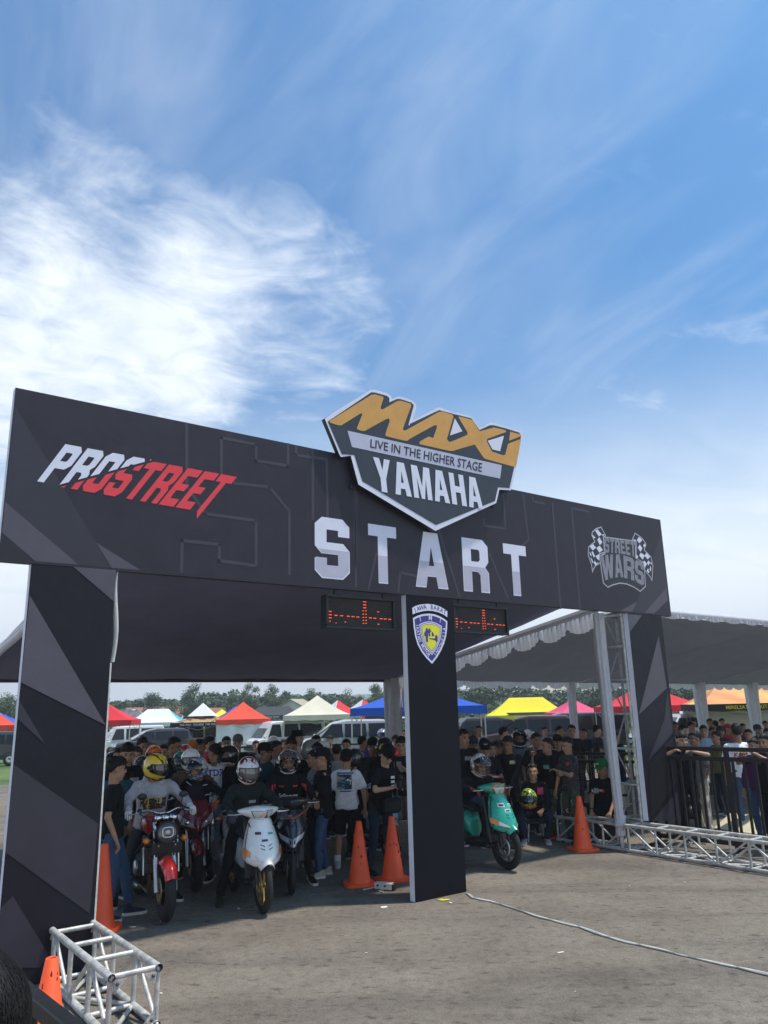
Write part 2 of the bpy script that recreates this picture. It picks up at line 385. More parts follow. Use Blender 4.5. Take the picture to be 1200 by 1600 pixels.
SL, SR, ZB, ZT = -4.3014, 5.9247, 3.4897, 5.1465
PILL = [(-4.0242, -3.2588), (0.304, 1.0849), (4.7448, 5.6435)]
PD = 0.09
gate = thing('start_gate', 'wide charcoal start gate on three printed panels spanning the track', 'gate', (0, GY, 0), GA)
def panel(name, s0, s1, z0, z1, d0, d1, nx, nz, seed, amp=.0, fm=M_FAS):
    mb = MB(); nb = lambda s, z: amp * noise.noise(Vector((s * 1.3, z * 1.1, seed))) + amp * .5 * noise.noise(Vector((s * 5, z * 1.7, seed + 4)))
    g = [[(s0 + (s1 - s0) * i / nx, z0 + (z1 - z0) * j / nz) for i in range(nx + 1)] for j in range(nz + 1)]
    vs = [(s, d0 + (nb(s, z) if 0 < i < nx and 0 < j < nz else 0), z) for j, r in enumerate(g) for i, (s, z) in enumerate(r)]
    w = nx + 1
    mb.add(vs, [(j * w + i, j * w + i + 1, (j + 1) * w + i + 1, (j + 1) * w + i) for j in range(nz) for i in range(nx)], 0, True)
    e = .004
    q = lambda *p: mb.add(p, [(0, 1, 2, 3)], 1)
    q((s0, d1, z0), (s0, d0, z0), (s0, d0, z1), (s0, d1, z1)); q((s1, d0, z0), (s1, d1, z0), (s1, d1, z1), (s1, d0, z1))
    mb.add([(s0, d0, z1), (s1, d0, z1), (s1, d1, z1), (s0, d1, z1)], [(0, 1, 2, 3)], 0)
    mb.add([(s0, d1, z0), (s1, d1, z0), (s1, d0, z0), (s0, d0, z0)], [(0, 1, 2, 3)], 0)
    mb.add([(s1, d1, z0), (s0, d1, z0), (s0, d1, z1), (s1, d1, z1)], [(0, 1, 2, 3)], 1)
    return mb.build(name, [fm, M_WHITE], gate)
PZ = ZB - .003
fascia = panel('fascia', SL, SR, ZB, ZT, 0, PD, 40, 8, 1.0)
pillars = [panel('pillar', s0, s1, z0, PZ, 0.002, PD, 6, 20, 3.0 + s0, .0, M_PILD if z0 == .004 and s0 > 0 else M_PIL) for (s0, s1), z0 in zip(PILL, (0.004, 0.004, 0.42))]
def sheet(name, polys, m, parent, lay, d=0.0):                # flat printed areas a few millimetres proud of the vinyl
    lim = {'fascia': (SL, SR)}.get(parent.name) or PILL[pillars.index(parent)]
    for pl in polys:
        pl = [(min(max(x, lim[0] + .001), lim[1] - .001), y) for x, y in pl]
        o = MB().poly([pl], lambda x, y, dep: (x, d - .0010 - .0006 * lay + dep, y), 0).build(name, m, parent)
    return o
def clipz(pl, lo=None, hi=None):
    return pl
# printed facets
sheet('printed_facet', [gtrace([(23.5, 634), (173, 887.2), (123.5, 882.3), (8, 784)]), gtrace([(1032.5, 834), (1041.5, 918), (1006, 957.3), (988.5, 955.7), (996, 940)])], M_FAC1, fascia, 0)
sheet('printed_facet', [gtrace([(7.8, 784), (123, 882.3), (55.5, 876.8), (3, 832)]), gtrace([(150.5, 848), (219.5, 890.6), (174.5, 887.2)]),
    gtrace([(1041.6, 918), (1043.3, 938), (1022, 958.8), (1007, 957.3)]), gtrace([(995.5, 940), (988, 955.7), (970, 954.2)])], M_FAC2, fascia, 0)
sheet('printed_facet', [gtrace([(115, 885.8), (181.5, 891), (179, 940)])], M_FAC2, pillars[0], 0)
sheet('printed_facet', [gtrace([(46.3, 930), (165.5, 1133), (30.5, 1066)])], M_FAC2, pillars[0], 1)
sheet('printed_facet', [gtrace([(28, 1094), (71, 1163), (24.5, 1123)]), gtrace([(20, 1194), (153, 1287), (143, 1397), (139.5, 1427), (4, 1332)])], M_FAC1, pillars[0], 1)
sheet('printed_facet', [gtrace([(20, 1400), (75, 1490), (62, 1512), (-8, 1512), (-4, 1420)])], M_FAC1, pillars[0], 1)
sheet('printed_facet', [gtrace([(980, 959.5), (1003, 961.5), (982.5, 988)]), gtrace([(1029, 993), (1042, 1075), (998, 1117)])], M_FAC2, pillars[2], 0)
sheet('printed_facet', [gtrace([(1042.5, 1077), (1051, 1145), (1012, 1190), (1038, 1125)]), gtrace([(1058, 1236), (1064, 1283), (1019.5, 1283)])], M_FAC1, pillars[2], 0)
sheet('printed_facet', [gtrace([(1053, 1150), (1058, 1222), (1018, 1278), (1013.5, 1195)])], M_FAC0, pillars[2], 0)
# ghost outline letters printed across the fascia
def band(polyline, w):
    out = []
    for a, b in zip(polyline[:-1], polyline[1:]):
        a, b = Vector(a), Vector(b); t = (b - a).normalized(); n = Vector((-t.y, t.x)) * w / 2
        out.append([tuple(a - t * w / 2 - n), tuple(b + t * w / 2 - n), tuple(b + t * w / 2 + n), tuple(a - t * w / 2 + n)])
    return out
gl = []
for pts in ([(590, 270), (590, 130), (720, 155), (720, 215), (840, 235), (840, 155)], [(640, 300), (770, 315), (845, 405), (845, 640)],
            [(460, 78), (460, 310), (530, 415), (720, 440), (720, 610), (582, 590), (582, 530), (443, 515), (440, 630)],
            [(870, 163), (870, 195), (985, 210), (988, 440)], [(933, 176), (933, 432)], [(1095, 330), (1095, 610)]):
    gl += band(gtrace(pts, 0, 100, 630, 1 / 2.4), .034)
for pts in ([(235, 445), (240, 1030)], [(303, 1040), (340, 870)], [(450, 1055), (458, 962), (540, 980)], [(632, 700), (752, 1080)], [(900, 870), (990, 1085)],
            [(870, 700), (870, 730), (978, 745), (968, 580)], [(1065, 578), (1092, 800), (1060, 830)], [(1112, 590), (1115, 612), (1170, 622)]):
    gl += band(gtrace(pts, 0, 480, 590, 1 / 3.158), .030)
for pts in ([(15, 35), (80, 850)], [(300, 95), (165, 70), (232, 860)]):
    gl += band(gtrace(pts, 0, 860, 780, .2), .034)
sheet('ghost_outline', gl, M_LINE, fascia, 1)
# START
STQ = {'S': [(492, 893), (545, 905), (545.5, 820), (494, 811)], 'T': [(575, 911), (618.5, 916), (618, 826), (575, 821)], 'A': [(650, 917.5), (698.5, 922), (697, 841), (651, 833)],
       'R': [(724, 924), (764, 928), (764.5, 848), (721, 842)], 'T2': [(789, 932), (823, 935), (820, 857), (785, 850)]}
for k, q in STQ.items():
    ch = k[0]; w, vs, fs = glyph_tris(ch); gq = [gp(*p) for p in q]
    # a true upright letter: width and height measured on the sign
    s0 = min(p[0] for p in gq); s1 = max(p[0] for p in gq); z0 = min(p[1] for p in gq); z1 = max(p[1] for p in gq)
    z0, z1 = 3.60, 4.325
    if ch == 'T': s0, s1 = [(-.252, .178), (2.058, 2.512)][k == 'T2']
    if ch == 'S': s0, s1 = -1.012, -.528
    if ch == 'A': s0, s1 = .468, 1.012
    if ch == 'R': s0, s1 = 1.282, 1.756
    P = lambda v, dd: (s0 + v[0] / w * (s1 - s0), dd, z0 + v[1] / 10 * (z1 - z0))
    mb = MB(); mb.add([P(v, -.0024) for v in vs], fs, 0)
    lo, lf = clip_tris(vs, fs, 0, -1, 4.6)
    c = w / 2; sh = [(c + (x - c) * .955, .22 + y * .975) for x, y in lo]
    mb.add([P(v, -.0031) for v in sh], lf, 1)
    mb.build('letter', [M_PRW, M_PRG], fascia)
# slanted two-colour word, white above a diagonal cut and red below it
q = [gp(58, 752), gp(323, 799), gp(369, 743), gp(102, 694)]
word = 'PROSTREET'; tot = sum(GLYPH[c][0] * (.94 if c == 'E' else 1) + .75 for c in word) - .75
mw, mr = MB(), MB(); x0 = 0
for i, ch in enumerate(word):
    w, vs, fs = glyph_tris(ch); vs = [(x0 + x, y) for x, y in vs]
    if i == 8: vs = [(x, y - (1.8 if y < .01 and x > x0 + 3 else 0)) for x, y in vs]
    cut = lambda x: 0.0
    # diagonal from lower left to upper right
    a, b, c = -6.4, 25.0, 6.4 * 15.5 - 6.4 * .0 - 25 * .8
    upv, upf = clip_tris(vs, fs, -.476, 1, .476 * 7 - .25)
    dnv, dnf = clip_tris(vs, fs, .476, -1, -.476 * 7 - .25)
    if i >= 5: upv, upf = [], []; dnv, dnf = vs, fs
    mw, mr = MB(), MB()
    if i <= 4: mw.add([(*bilin([(*p,) for p in q], x / tot, y / 10), 0) for x, y in upv], upf)
    if i >= 1: mr.add([(*bilin([(*p,) for p in q], x / tot, (y - .35) / 10), 0) for x, y in dnv], dnf)
    x0 += w + .75
    for mb, m in ((mw, M_PRW), (mr, M_RED)):
        mb.v = [(v[0], -.0024, v[1]) for v in mb.v]
        if mb.f: mb.build('slanted_letter', m, fascia)

# ---- street race crest with two chequered flags
def crest_tr(pts): return gtrace(pts, 0, 910, 810, .1)
plate = crest_tr([(325, 280), (830, 350), (835, 610), (960, 690), (975, 820), (990, 1068), (905, 1148), (810, 1085), (700, 1035), (585, 1018), (470, 1050), (398, 1085), (322, 1015), (290, 800), (262, 580), (345, 545)])
M_SWD = mat('crest_dark', (.022, .020, .027), .5, 0, .1, 4); M_SWL = mat('crest_line', (.46, .45, .5), .5, 0, .1, 4)
M_SWT = mat('crest_letters', (.25, .24, .275), .5, 0, .28, 14, 0)
lf_ = [(270, 135), (215, 150), (150, 205), (140, 265), (185, 360), (90, 440), (85, 580), (135, 720), (155, 855), (175, 800), (210, 745), (285, 700), (270, 560), (350, 540), (330, 300), (370, 270), (290, 125)]
rf_ = [(835, 230), (930, 300), (1000, 400), (970, 490), (1075, 600), (1105, 740), (1090, 985), (1050, 910), (975, 825), (945, 690), (835, 630), (835, 360), (770, 335), (820, 220)]
sheet('crest_outline', [crest_tr(lf_), crest_tr(rf_), plate], M_SWL, fascia, 1)
sheet('crest_field', [inset(crest_tr(lf_), .018), inset(crest_tr(rf_), .018), inset(plate, .018)], M_SWD, fascia, 2)
ck = []
for pts in ([(195, 190), (235, 172), (300, 250), (255, 285)], [(160, 255), (205, 305), (175, 312), (152, 270)], [(230, 335), (262, 292), (310, 375), (270, 418)],
            [(112, 440), (165, 402), (212, 460), (158, 500)], [(215, 462), (268, 425), (318, 495), (262, 535)], [(108, 520), (135, 550), (140, 600), (118, 570)],
            [(140, 525), (158, 510), (195, 590), (175, 612)], [(200, 590), (262, 555), (262, 660), (235, 640)], [(122, 605), (150, 640), (172, 700), (150, 690)],
            [(175, 690), (190, 660), (215, 700), (255, 680), (200, 738)], [(300, 255), (345, 245), (325, 280)],
            [(848, 340), (880, 288), (935, 335), (890, 390)], [(945, 425), (968, 390), (990, 430), (965, 452)], [(862, 455), (895, 408), (935, 465), (905, 522)],
            [(885, 580), (910, 535), (972, 580), (940, 645)], [(965, 580), (1000, 538), (1055, 600), (1018, 640)], [(838, 560), (870, 600), (850, 632), (835, 620)],
            [(945, 680), (965, 660), (1005, 710), (975, 775)], [(1005, 700), (1030, 655), (1055, 690), (1030, 735)], [(1060, 690), (1075, 680), (1080, 720), (1068, 720)],
            [(1000, 820), (1025, 780), (1045, 850), (1030, 855)], [(1048, 790), (1066, 735), (1072, 800), (1060, 835)], [(790, 335), (830, 330), (830, 350)]):
    ck.append(crest_tr(pts))
sheet('flag_chequer', ck, M_PRW, fascia, 3)
def warp_word(word, top, bot, gap, m, name, lay, serif=0.0):   # letters between a top and a bottom curve traced on the crest
    mb = MB(); tot = sum(GLYPH[c][0] + gap for c in word) - gap; x0 = 0
    def curve(c, t):
        t *= len(c) - 1; i = min(int(t), len(c) - 2); return [lerp(c[i][k], c[i + 1][k], t - i) for k in (0, 1)]
    for ch in word:
        w, loops = GLYPH[ch]
        for t in [0]:
            w, vs, fs = glyph_tris(ch)
            vv = []
            for x, y in vs:
                a = curve(bot, (x0 + x) / tot); b = curve(top, (x0 + x) / tot)
                p = gp(910 + .1 * lerp(a[0], b[0], y / 10), 810 + .1 * lerp(a[1], b[1], y / 10)); vv.append((p[0], -.0010 - .0006 * lay, p[1]))
            mb.add(vv, fs)
        x0 += w + gap
    mb.build(name, m, fascia)
warp_word('STREET', [(345, 300), (500, 320), (650, 350), (828, 372)], [(345, 535), (500, 540), (680, 562), (828, 605)], .8, M_SWT, 'crest_word', 3)
warp_word('WARS', [(275, 580), (450, 562), (600, 565), (800, 625), (955, 700)], [(325, 980), (480, 925), (620, 918), (800, 970), (965, 1065)], .5, M_SWT, 'crest_word', 3)

# ---- shield emblem on the middle pillar
def em(pts): return gtrace(pts, 0, 630, 930, .075)
mid = pillars[1]
M_EMB = mat('emblem_blue', (.045, .030, .235), .45, 0, .08, 8); M_EMY = mat('emblem_yellow', (.83, .76, .02), .45, 0, .06, 8)
sheet('emblem_ribbon', [em([(185, 265), (250, 225), (350, 195), (500, 180), (640, 195), (760, 235), (860, 290), (920, 335), (915, 460), (850, 410), (740, 360), (620, 330), (500, 322), (400, 335), (290, 365), (195, 400)])], M_PRW, mid, 1)
sh = [(200, 475), (300, 425), (400, 395), (520, 383), (640, 395), (740, 430), (850, 490), (918, 545), (912, 700), (895, 850), (850, 1010), (790, 1150), (710, 1290), (600, 1430), (480, 1310), (380, 1180), (300, 1030), (245, 850), (215, 650)]
shw = em(sh)
sheet('emblem_rim', [shw], M_PRW, mid, 1); sheet('emblem_field', [inset(shw, .024)], M_EMB, mid, 2)
inn = em([(333, 605), (420, 565), (510, 545), (600, 550), (700, 585), (805, 645), (795, 800), (770, 930), (710, 1080), (600, 1250), (480, 1120), (395, 950), (350, 780)])
sheet('emblem_inner_rim', [inn], M_PRW, mid, 3); sheet('emblem_inner_line', [inset(inn, .012)], M_EMB, mid, 4)
sheet('emblem_inner_band', [inset(inn, .020)], M_PRW, mid, 5); sheet('emblem_centre_line', [inset(inn, .032)], M_EMB, mid, 6); sheet('emblem_centre', [inset(inn, .038)], M_EMY, mid, 7)
car = [[(430, 790), (460, 740), (470, 690), (488, 680), (505, 700), (515, 735), (530, 690), (550, 688), (560, 730), (590, 745), (560, 770), (520, 800), (510, 900), (515, 970), (490, 985), (468, 950), (460, 860), (432, 845)],
       [(520, 890), (670, 905), (660, 945), (625, 935), (600, 925), (550, 920)], [(660, 840), (690, 825), (712, 860), (710, 950), (690, 985), (668, 965), (655, 905)],
       [(530, 790), (560, 770), (560, 860), (525, 860)], [(585, 760), (620, 780), (645, 850), (590, 860)]]
sheet('emblem_motorcar', [em(p) for p in car], M_EMB, mid, 8)
def flat_text(txt, pos, size, ang, m, parent, lay, bold=.0, sx=1.0, name='lettering', d=0.0):
    vs, fs = text_mesh(txt, 1, bold, sx); c, s = math.cos(ang), math.sin(ang)
    mb = MB(); mb.add([(pos[0] + size * (x * c - y * s), d - .0010 - .0006 * lay, pos[1] + size * (x * s + y * c)) for x, y in vs], fs)
    return mb
def along(txt, path, size, m, parent, lay, name, bold=.02, sx=.9):   # letters set one by one along a traced curve
    path = [Vector(p) for p in path]; L = [0]
    for a, b in zip(path[:-1], path[1:]): L.append(L[-1] + (b - a).length)
    n = len(txt)
    for i, ch in enumerate(txt):
        if ch == ' ': continue
        t = L[-1] * (i + .5) / n
        j = max(k for k in range(len(path) - 1) if L[k] <= t); u = (t - L[j]) / (L[j + 1] - L[j])
        p = path[j].lerp(path[j + 1], u); dv = path[j + 1] - path[j]
        flat_text(ch, p, size, math.atan2(dv.y, dv.x), m, parent, lay, bold, sx).build(name, m, parent)
along('JAWA BARAT', em([(215, 330), (330, 278), (460, 250), (560, 250), (680, 270), (800, 320), (895, 375)]), .078, M_EMB, mid, 2, 'emblem_lettering')
along('I M I', em([(300, 510), (420, 490), (560, 480), (690, 500), (820, 545)]), .085, M_PRW, mid, 4, 'emblem_lettering')
along('IKATAN MOTOR', em([(285, 600), (295, 720), (320, 870), (370, 1000), (440, 1120), (545, 1270)]), .062, M_PRW, mid, 4, 'emblem_lettering')
along('INDONESIA', em([(650, 1265), (740, 1130), (810, 990), (845, 850), (855, 670)]), .062, M_PRW, mid, 4, 'emblem_lettering')

# ---- the cut-out sign on top of the fascia
BD = -.10
badge = thing('cutout_sign', 'slate shield sign with orange lettering rising above the start gate', 'sign', (0, GY, 0), GA)
def btr(pts, d=BD): return gtrace(pts, d, 500, 600, 1 / 7.5)
def btr2(pts, d=BD): return gtrace(pts, d, 640, 630, 190 / 1200)
# traced on two enlargements of the photograph, then reassembled on the sign's own plane
outl = btr([(55, 405), (130, 350), (590, 68), (640, 66), (790, 108), (830, 140), (845, 175), (905, 150), (960, 150), (1085, 195), (1125, 235), (1125, 290), (1085, 425)]) \
     + btr2([(280, 42), (320, 48), (440, 95), (480, 90), (620, 140), (690, 240), (790, 192), (840, 195), (1010, 245), (1095, 270), (1122, 305), (1112, 350), (1000, 860), (885, 852), (855, 985)]) \
     + gtrace([(680.5, 829.5), (560, 757), (548, 712)], BD) + btr([(245, 855), (225, 820)])
innl = btr([(90, 440), (600, 98), (640, 100), (780, 138), (812, 165), (810, 215), (905, 175), (945, 178), (1070, 218), (1098, 250), (1035, 480), (1052, 490)]) \
     + btr2([(0, 205), (290, 68), (440, 108), (610, 150), (690, 265), (790, 218), (830, 218), (960, 252), (1080, 290), (1100, 320), (1085, 390), (985, 838), (872, 830), (842, 965)]) \
     + gtrace([(681, 820.5), (566, 752), (553.5, 711)], BD) + btr([(255, 825)])
mb = MB(); mb.poly([outl], lambda x, y, t: (x, BD + t, y), 0, .07)
mb.m = [1 if i >= len(mb.m) - len(outl) else k for i, k in enumerate(mb.m)]
sign_back = mb.build('backing_board', [M_PRW, M_BLACKP], badge)
def bsheet(name, loops, m, lay):
    for l in loops: o = MB().poly(l, lambda x, y, t: (x, BD - .003 * lay, y)).build(name, m, sign_back)
    return o
bsheet('slate_face', [[innl]], M_NAVY, 1)
let = btr([(108, 435), (600, 128), (640, 122), (735, 150), (742, 170), (708, 270), (712, 298), (735, 298), (905, 200), (945, 198), (1060, 232), (1065, 260), (968, 525), (975, 545), (1000, 545)]) \
    + btr2([(280, 90), (320, 82), (420, 115), (430, 135), (365, 355), (385, 382), (410, 380), (565, 315), (570, 290), (478, 140), (490, 132), (615, 165), (690, 278), (830, 240), (945, 268), (950, 285), (765, 352), (757, 375), (810, 478), (920, 515), (940, 510), (968, 402), (1098, 352), (1050, 615), (1025, 628), (735, 548), (700, 500), (640, 408), (425, 472), (390, 472), (95, 405), (95, 380), (185, 330), (230, 345), (268, 235), (262, 218), (240, 220), (0, 352)]) \
    + btr([(1020, 668), (980, 665), (770, 612), (762, 592), (815, 430), (800, 405), (770, 415), (520, 552), (480, 550), (432, 532), (430, 515), (492, 360), (480, 342), (245, 488), (210, 485), (115, 455)])
bsheet('orange_lettering', [[let], [btr2([(990, 282), (1098, 312), (1100, 325), (978, 372)])]], M_ORANGE, 2)
bsheet('white_gap', [[btr2([(443, 150), (518, 278), (395, 320)])], [btr2([(768, 372), (928, 322), (890, 475), (815, 458)])]], M_PRW, 2)
bar = gtrace([(542.5, 673), (783.5, 727), (781, 748), (549.5, 698.5)], BD)
bsheet('pale_bar', [[bar]], M_PRG if False else mat('print_lilac', (.50, .50, .62), .5, 0, .05, 5), 2)
def bquad_text(txt, quad, m, lay, bold, name, glyph=False):
    q = gtrace(quad, BD); mb = MB()
    if glyph:
        tot = sum(GLYPH[c][0] + .9 for c in txt) - .9; x0 = 0
        for c in txt:
            w, vs, fs = glyph_tris(c); mb.add([(lambda b: (b[0], BD - .003 * lay, b[1]))(bilin(q, (x0 + x) / tot, y / 10)) for x, y in vs], fs); x0 += w + .9
    else:
        vs, fs = text_mesh(txt, 1, bold); xs = [v[0] for v in vs]; ys = [v[1] for v in vs]
        mb.add([(lambda b: (b[0], BD - .003 * lay, b[1]))(bilin(q, (x - min(xs)) / (max(xs) - min(xs)), (y - min(ys)) / (max(ys) - min(ys)))) for x, y in vs], fs)
    mb.build(name, m, sign_back)
bquad_text('LIVE IN THE HIGHER STAGE', [(578, 699.5), (752, 738), (753, 724), (578.5, 686)], mat('print_ink', (.02, .018, .028), .5, 0, 0), 3, .012, 'bar_lettering')
bquad_text('YAMAHA', [(587, 767), (754.5, 796), (748, 748), (582, 714)], M_PRW, 3, 0, 'white_lettering', True)
for sz in ((-.5, 4.75), (1.9, 4.85), (.8, 4.6)):
    MB().box((sz[0], BD / 2 + .035, sz[1]), (.05, abs(BD) - .072, .05)).build('bracket', M_BLACKP, badge)

# ---- LED boards hung under the fascia
M_LEDB = mat('led_panel', (.020, .010, .011), .55, 0, .2, 40); M_LEDF = mat('led_frame', (.016, .022, .024), .5, 0, .2, 12)
M_LED = mat('led_red', (.8, .08, .02), .5, 0, 0, emit=(1, .10, .025), estr=.5)
def led_board(label, s0, s1, z0, z1, d, rows):
    t = thing('led_board', label, 'display', GW((s0 + s1) / 2, d, z0), GA, 'led boards under the start gate')
    w, h = s1 - s0, z1 - z0; b = .035
    mb = MB().box((0, .055, h / 2), (w - .01, .10, h - .01)); mb.build('case', M_LEDF, t)
    for c, sz in (((0, -.012, b / 2), (w, .034, b)), ((0, -.012, h - b / 2), (w, .034, b)), ((-w / 2 + b / 2, -.012, h / 2), (b, .034, h - 2 * b)), ((w / 2 - b / 2, -.012, h / 2), (b, .034, h - 2 * b))):
        MB().box(c, sz, None, 0, .006).build('frame_bar', M_LEDF, t)
    mb = MB(); n = 16
    for i in range(n):
        zz = b + (h - 2 * b) * (i + .5) / n
        mb.box((0, .002, zz), (w - 2 * b, .006, (h - 2 * b) / n * .72))
    mb.build('led_panel', M_LEDB, t)
    mb = MB()
    for (u, v, l) in rows:
        mb.box((-w / 2 + b + u * (w - 2 * b), -.003, b + (1 - v) * (h - 2 * b)), (l * .8, .005, .009))
    mb.build('led_dash', M_LED, t)
    for x in (-.35, .35): MB().tube([(x * w, .04, h - .005), (x * w, .04, h + .09)], .012, 6).build('hanger', M_BLACKP, t)
    return t
rows = []
for x in (92,): rows += [(x, y, .05) for y in (192, 212, 231)] + [(92, 251, .02)]
rows += [(x, 213 + (x - 90) * .092, .05) for x in (125, 157, 195, 222, 250, 325, 352, 390, 415, 443)]
rows += [(292, y, .055) for y in (133, 152, 171)] + [(283 + 16 * k, y, .022) for y in (190, 211, 231, 250, 268) for k in (0, 1)]
rows += [(373, 197, .03), (373, 275, .03), (178, 258, .02), (125, 263, .012)]
rows = [((x - 80) / 380, (y - 105 - (x - 80) * .075) / 170, l) for x, y, l in rows]
dl = .13
a0, a1 = gp(508, 924, dl), gp(617, 983, dl)
led_board('black board of red LED dashes hanging left of the middle pillar', a0[0], a1[0], 3.045, 3.44, dl, rows)
b1_ = gp(794, 990, dl)
led_board('black board of red LED dashes partly hidden behind the middle pillar', b1_[0] - (a1[0] - a0[0]), b1_[0], 3.06, 3.44, dl, rows)
# ---------------------------------------------------------------- people
SKINS = [mat('skin_%s' % n, c, .55, 0, .10, 30, .12, 120, .35) for n, c in (('tan', (.40, .225, .138)), ('brown', (.30, .160, .095)), ('light', (.50, .31, .205)))]
M_EYE = mat('eye_dark', (.02, .014, .011), .25, 0, 0); M_LIP = mat('lip', (.25, .095, .072), .5, 0, .1)
M_HAIR = mat('hair_black', (.011, .0095, .009), .5, 0, .4, 60, .25, 160, .22); M_HAIRB = mat('hair_brown', (.035, .020, .013), .55, 0, .4, 60, .6, 160)
M_SOLE = mat('shoe_sole', (.62, .60, .55), .7, 0, .15, 20); M_SOLED = mat('shoe_sole_dark', (.03, .03, .03), .7, 0, .15, 20)
M_VISOR = mat('visor_smoke', (.012, .012, .014), .08, 0, 0, spec=.7, coat=.6); M_VISC = mat('visor_clear_tint', (.10, .095, .09), .07, 0, 0, spec=.7, coat=.8)

def remesh(mb, voxel, smooth=2, wr=0.0, wf=9.0, seed=0.0):
    me = mb.mesh('tmp', []); o = bpy.data.objects.new('tmp', me); COL.objects.link(o)
    m = o.modifiers.new('r', 'REMESH'); m.mode = 'VOXEL'; m.voxel_size = voxel; m.use_smooth_shade = True
    if smooth: q = o.modifiers.new('s', 'SMOOTH'); q.iterations = smooth; q.factor = .5
    ev = o.evaluated_get(bpy.context.evaluated_depsgraph_get()); out = bpy.data.meshes.new_from_object(ev)
    bpy.data.objects.remove(o); bpy.data.meshes.remove(me)
    n = len(out.vertices)
    if wr and n:
        co = np.empty(n * 3); no = np.empty(n * 3); out.vertices.foreach_get('co', co); out.vertices.foreach_get('normal', no)
        co = co.reshape(-1, 3); no = no.reshape(-1, 3); off = Vector((seed, seed * .7, seed * 1.3))
        d = np.array([noise.noise(Vector((p[0] * wf, p[1] * wf, p[2] * wf * .62)) + off) + .5 * noise.noise(Vector((p[0] * wf * 2.3, p[1] * wf * 2.3, p[2] * wf * 1.5)) - off) for p in co])
        d = np.where(d > 0, d, d * 1.6)
        co += no * (d * wr)[:, None]; out.vertices.foreach_set('co', co.ravel()); out.update()
    return out
def ik(a, c, l1, l2, pole):
    a, c, pole = Vector(a), Vector(c), Vector(pole); d = c - a; L = d.length
    if L > (l1 + l2) * .995: d = d * ((l1 + l2) * .995 / L); L = d.length; c = a + d
    x = (l1 * l1 - l2 * l2 + L * L) / (2 * L); h = math.sqrt(max(0, l1 * l1 - x * x)); t = d / L
    p = pole - t * pole.dot(t)
    if p.length < 1e-5: p = Vector((0, 0, 1)).cross(t)
    return a + t * x + p.normalized() * h, c
def cap_hull(mb, a, b, ra, rb, n=10):                        # tapered capsule
    a, b = Vector(a), Vector(b); d = (b - a); L = max(d.length, 1e-5); t = d / L
    pts = [a - t * ra * .98, a - t * ra * .6, a, b, b + t * rb * .6, b + t * rb * .98]
    mb.tube(pts, [ra * .12, ra * .78, ra, rb, rb * .78, rb * .12], n)
HEADB = {}
class Fig: pass
def figure(h=1.68, hips=None, lean=0.0, side=0.0, head=(0, 0), hl=None, hr=None, fl=None, fr=None, pl=None, pr=None, kl=None, kr=None, twist=0.0, fat=1.0):
    """joints of a person facing +Y with the feet at z = 0; angles in degrees"""
    F = Fig(); k = h / 1.68; F.k = k; F.h = h; F.fat = fat
    hips = Vector(hips) if hips else Vector((0, 0, .525 * h))
    F.hips = hips; Rt = Matrix.Rotation(R(twist), 3, 'Z')
    td = Rt @ Vector((math.sin(R(side)), math.sin(R(lean)), math.cos(R(lean)) * math.cos(R(side)))).normalized()
    sd_ = Rt @ Vector((1, 0, 0)); sd_ = (sd_ - td * sd_.dot(td)).normalized()
    F.td, F.sd, F.fd = td, sd_, td.cross(sd_) * -1
    F.fd = sd_.cross(td) * -1 if False else td.cross(sd_)
    if F.fd.dot(Rt @ Vector((0, 1, 0))) < 0: F.fd = -F.fd
    F.waist = hips + td * .16 * k; F.chest = hips + td * .33 * k; F.neck = hips + td * .505 * k
    nd = (td + Vector((0, 0, .8))).normalized()
    F.nd = nd; F.hc = F.neck + nd * .142 * k + F.fd * .014; F.hk = k * 1.06
    # head frame: local Y is where the face points
    F.HM = (Rt @ Matrix.Rotation(R(head[0]), 3, 'Z') @ Matrix.Rotation(R(head[1]), 3, 'X'))
    F.sh = [F.neck - td * .066 * k + sd_ * s * .168 * k for s in (-1, 1)]
    dflt = [hips + sd_ * s * .27 * k + Vector((0, .05, -.06)) * k for s in (-1, 1)]
    F.el, F.wr = [None, None], [None, None]
    for i, (t, p) in enumerate(((hl, pl), (hr, pr))):
        s = -1 if i == 0 else 1
        t = Vector(t) if t is not None else dflt[i]
        p = Vector(p) if p is not None else Vector((s * .5, -.6, -.25))
        F.el[i], F.wr[i] = ik(F.sh[i], t, .285 * k, .245 * k, p)
    F.hj = [hips + sd_ * s * .088 * k for s in (-1, 1)]
    F.kn, F.an, F.ft = [None, None], [None, None], []
    for i, (t, p) in enumerate(((fl, kl), (fr, kr))):
        s = -1 if i == 0 else 1
        t = Vector(t) if t is not None else Vector((s * .10 * k, 0.0, 0))
        F.ft.append(t)
        p = Vector(p) if p is not None else Vector((s * .15, 1, 0))
        F.kn[i], F.an[i] = ik(F.hj[i], t + Vector((0, 0, .075 * k)), .415 * k, .40 * k, p)
    return F
